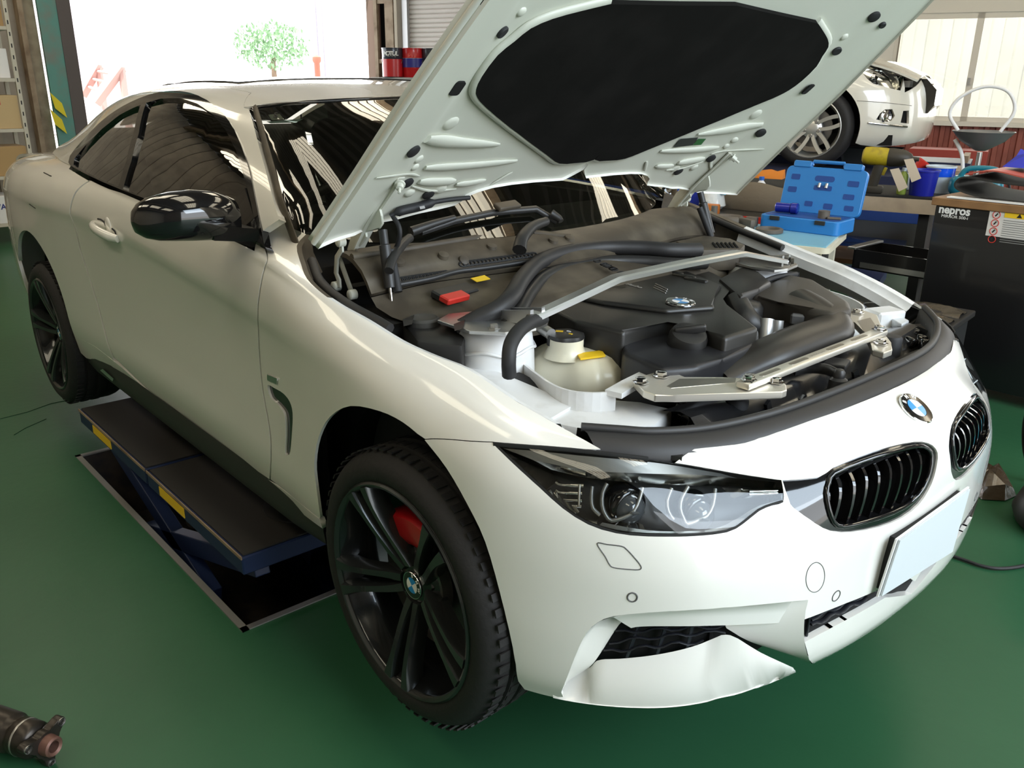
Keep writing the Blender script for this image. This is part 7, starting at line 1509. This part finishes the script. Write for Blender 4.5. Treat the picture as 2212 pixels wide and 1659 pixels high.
boxes = [(.0,.42,1.95,.34,.36,.30,CARD,'brown cardboard box on the top shelf'),(.0,.05,1.95,.34,.30,.22,CARD2,'pale cardboard box on the top shelf'),(.02,.40,1.05,.36,.40,.30,CARD2,'pale cardboard box with red mark on the third shelf'),(.0,-.05,1.05,.34,.40,.36,CARD,'brown cardboard box at the back of the third shelf'),(.02,.38,.62,.36,.44,.27,CARD,'brown cardboard box on the second shelf'),(.02,-.1,.62,.34,.40,.32,CARD2,'tall pale cardboard box on the second shelf'),(.05,.36,.18,.34,.34,.26,PWHT,'white battery carton on the bottom shelf'),(.02,-.05,.18,.34,.38,.22,CARD,'brown cardboard box on the bottom shelf'),(.05,.45,1.50,.26,.26,.26,PWHT,'white plastic tub on the fourth shelf'),(.0,.1,1.50,.28,.30,.20,mat('dark_grey_box', (.10,.10,.10), .6),'dark grey case on the fourth shelf')]
for bx_, by_, bz_, sx_, sy_, sz_, bm_, lb_ in boxes:
    o = tag(part('storage_box', bm_, None, lambda bm: add_box(bm, (0,0,sz_/2), (sx_,sy_,sz_), None, .006), 0, loc=(sf[0]-.1+bx_, sf[1]-.55+by_, bz_+.015)), lb_, 'box', 'boxes on the storage shelf')
    if 'red mark' in lb_: part('red_mark', RED, o, lambda bm: add_box(bm, (sx_/2+.001,.02,sz_*.8), (.002,.06,.05)), 0)
    if 'battery' in lb_:
        text_mesh('carton_lettering', 'VARTA', .07, mat('ink_blue', (.03,.04,.18), .6), Matrix.Translation((sx_/2+.001,0,sz_*.6)) @ basis((0,1,0),(0,0,1),(1,0,0)), o, .0006, bold=.002); part('carton_mark', YELLOW, o, lambda bm: add_lathe(bm, [(.025,0),(.025,.002)], 16, (sx_/2,-.14,sz_*.6), (1,0,0)), 0)
    if sx_ > .3 and bm_ in (CARD, CARD2): part('box_tape', mat('tape', (.36,.25,.12), .3), o, lambda bm: add_box(bm, (0,0,sz_+.0005), (sx_,.05,.001)), 0)
# ---- drive shaft on the floor, bottom left
A0 = wz((95,1606), .062); B0 = wz((-80,1545), .062); ds = top('drive_shaft', 'dark steel drive shaft with three-armed flange on the green floor', 'drive shaft', (A0[0], A0[1], 0)); ax = (B0-A0)/np.linalg.norm(B0-A0); IRON = mat('dark_iron', (.045,.038,.032), .35, .7, noise=(14,(.09,.07,.055),.45,.8))
part('shaft_tube', IRON, ds, lambda bm: add_lathe(bm, [(.02,.015),(.036,.02),(.044,.03),(.044,.075),(.040,.08),(.040,.085),(.046,.095),(.048,.10),(.048,.60)], 30, (0,0,.062), ax), 40)
part('shaft_ring', STEEL, ds, lambda bm: add_lathe(bm, [(.0445,.055),(.0455,.058),(.0445,.061)], 30, (0,0,.062), ax, False), 40)
fx_, fy_, _d3 = frame(ax)
def flange(bm):
    pts = []
    for k in range(48):
        a = 2*PI*k/48; r = .032+.036*max(0, math.cos(3*(a-.5)))**1.6; pts.append((r*math.cos(a), r*math.sin(a)))
    add_prism(bm, pts, -.010, .012, basis(fx_, fy_, _d3, (0,0,.062)), .003, 2)
part('flange', IRON, ds, flange, 40)
part('flange_boss', mat('rust_boss', (.16,.08,.06), .5, .4), ds, lambda bm: add_lathe(bm, [(.014,.03),(.014,.004),(.020,0),(.024,.004),(.026,.03)], 24, Vector((0,0,.062))-_d3*.035, _d3, False), 40)
for k in range(3): a = .5+2*PI*k/3; part('flange_bolt_hole', STEEL, ds, lambda bm: add_lathe(bm, [(.010,0),(.010,.003),(.006,.003),(.006,0)], 16, Vector((0,0,.062))+(fx_*math.cos(a)+fy_*math.sin(a))*.055-_d3*.013, _d3, False), 40)
# ---- floor clutter at the right: crumpled sheet, cable, machine
cs_ = wz((2150,1050), 0); sht = top('plastic_sheet', 'crumpled brown plastic sheet on the floor by the cabinet', 'plastic sheet', (cs_[0], cs_[1], 0)); fl_ = [wz(p, .0) for p in ((2080,985),(2125,1020),(2160,1045),(2195,1072),(2170,1084),(2120,1080),(2095,1060))]
def crump(bm):
    c_ = sum(fl_)/len(fl_); R = []
    for s_, h_ in ((1,.004),(.85,.05),(.5,.075),(.2,.06)): R.append([tuple((c_+(p-c_)*s_)[:2]-np.array(cs_[:2]))+(h_*(1+.4*math.sin(i*2.3+s_*5)),) for i, p in enumerate(fl_)])
    add_loft(bm, R)
part('sheet_folds', mat('brown_film', (.085,.06,.04), .2, coat=.4, bump=(18,1.0)), sht, crump, 40)
cbp = [wz(p, .008) for p in ((2040,1195),(2085,1210),(2120,1222),(2160,1228),(2212,1222),(2290,1200))]; tag(part('power_cable', RUBBER, None, lambda bm: add_tube(bm, crspline(cbp, 6), .006, 8), 60), 'black power cable crossing the floor before the bumper', 'cable')
vm = wz((2292,1160), 0); vac = top('shop_vacuum', 'teal shop vacuum at the edge of the floor beside the cable', 'vacuum', (vm[0]+.02, vm[1]+.10, 0)); part('vacuum_body', TLC, vac, lambda bm: add_lathe(bm, [(.17,.14),(.185,.18),(.185,.46),(.15,.52),(.05,.54)], 32), 50); part('vacuum_base', BLACKP, vac, lambda bm: add_lathe(bm, [(.10,0),(.205,.01),(.22,.05),(.20,.11),(.17,.14)], 32), 50)
part('vacuum_hose', RUBBER, vac, lambda bm: add_tube(bm, crspline([(-.15,.05,.45),(-.26,.14,.42),(-.30,.22,.25),(-.26,.30,.06),(-.10,.34,.03)], 6), .013, 10), 60)
# ---- outside the open doorway
def farbox(name, label, cat_, p, dist, w, d_, h, m, z0=0): q = wdist(p, dist); return tag(part(name, m, None, lambda bm: add_box(bm, (0,0,h/2), (d_,w,h), None, .0), 0, loc=(q[0], q[1], z0), rot=(0,0,math.radians(150))), label, cat_)
farbox('shed', 'pale grey shed across the yard', 'building', (190,150), 34, 9, 5, 4.6, mat('shed_pale', (.50,.44,.50), .8)); farbox('yard_wall', 'low pale block wall across the yard', 'wall', (420,170), 27, 14, .3, 1.5, mat('block_pale', (.66,.60,.58), .8))
tr_ = wdist((590,130), 30); tree = top('yard_tree', 'leafy green tree beyond the yard wall', 'tree', (tr_[0], tr_[1], 0)); LEAF = mat('leaf_green', (.22,.36,.20), .7)
part('trunk', mat('bark', (.2,.14,.1), .9), tree, lambda bm: add_cyl(bm, (0,0,0), (0,0,2.2), .12, 10, .07), 40)
def leaves(bm):
    for k in range(900):
        u = rng.normal(size=3); u /= np.linalg.norm(u); r = rng.rand()**.4; p = u*r*np.array([.9,1.3,.75])+np.array([0,0,2.5]); s = .06+.05*rng.rand(); a = rng.rand(3)*6.28; Rm = R3(*a)
        vs = [bm.verts.new(Vector(p)+Rm @ Vector(q)) for q in ((-s,0,0),(0,-s*.5,0),(s,0,0),(0,s*.5,0))]; bm.faces.new(vs)
lf = part('leaves', LEAF, tree, leaves, 0); lf['kind'] = 'stuff'
for i, (px, hh2) in enumerate(((683,4.2),(706,4.0))):
    q = wdist((px,120), 32); tag(part('utility_pole', mat('pole_grey', (.30,.28,.33), .8), None, lambda bm: add_cyl(bm, (0,0,0), (0,0,hh2), .12, 12, .10), 40, loc=(q[0], q[1], 0)), ['grey utility pole across the yard beside the tree', 'grey utility pole across the yard nearer the column'][i], 'pole')
q = wdist((685,140), 24); tag(part('hydrant', mat('hydrant_red', (.45,.12,.08), .6), None, lambda bm: (add_lathe(bm, [(.10,0),(.10,.05),(.07,.07),(.07,1.9),(.11,1.95),(.11,2.05),(.001,2.1)], 14)), 40, loc=(q[0], q[1], 0)), 'rusty red standpipe in the yard', 'standpipe')
sb = top('steel_frame', 'red steel stair frame standing in the yard', 'frame', (wdist((225,170), 19)[0], wdist((225,170), 19)[1], 0)); SR = mat('red_steel', (.55,.33,.30), .6)
aa = wdist((205,222), 19); bb2 = wdist((262,145), 19); cc2 = wdist((175,205), 19.5); dd2 = wdist((212,140), 19.5); L0 = np.array(sb.location)
part('diagonal_beam', SR, sb, lambda bm: add_cyl(bm, aa-L0, bb2-L0, .11, 4), 0); part('diagonal_beam', SR, sb, lambda bm: add_cyl(bm, cc2-L0, dd2-L0, .11, 4), 0)
part('post', SR, sb, lambda bm: add_cyl(bm, (bb2-L0)*np.array([1,1,0]), bb2-L0, .07, 8), 0); part('post', SR, sb, lambda bm: add_cyl(bm, (dd2-L0)*np.array([1,1,0]), dd2-L0, .07, 8), 0)
for t in (.3,.55,.8): part('cross_bar', SR, sb, lambda bm: add_cyl(bm, aa+(bb2-aa)*t-L0, cc2+(dd2-cc2)*t-L0, .03, 6), 0)
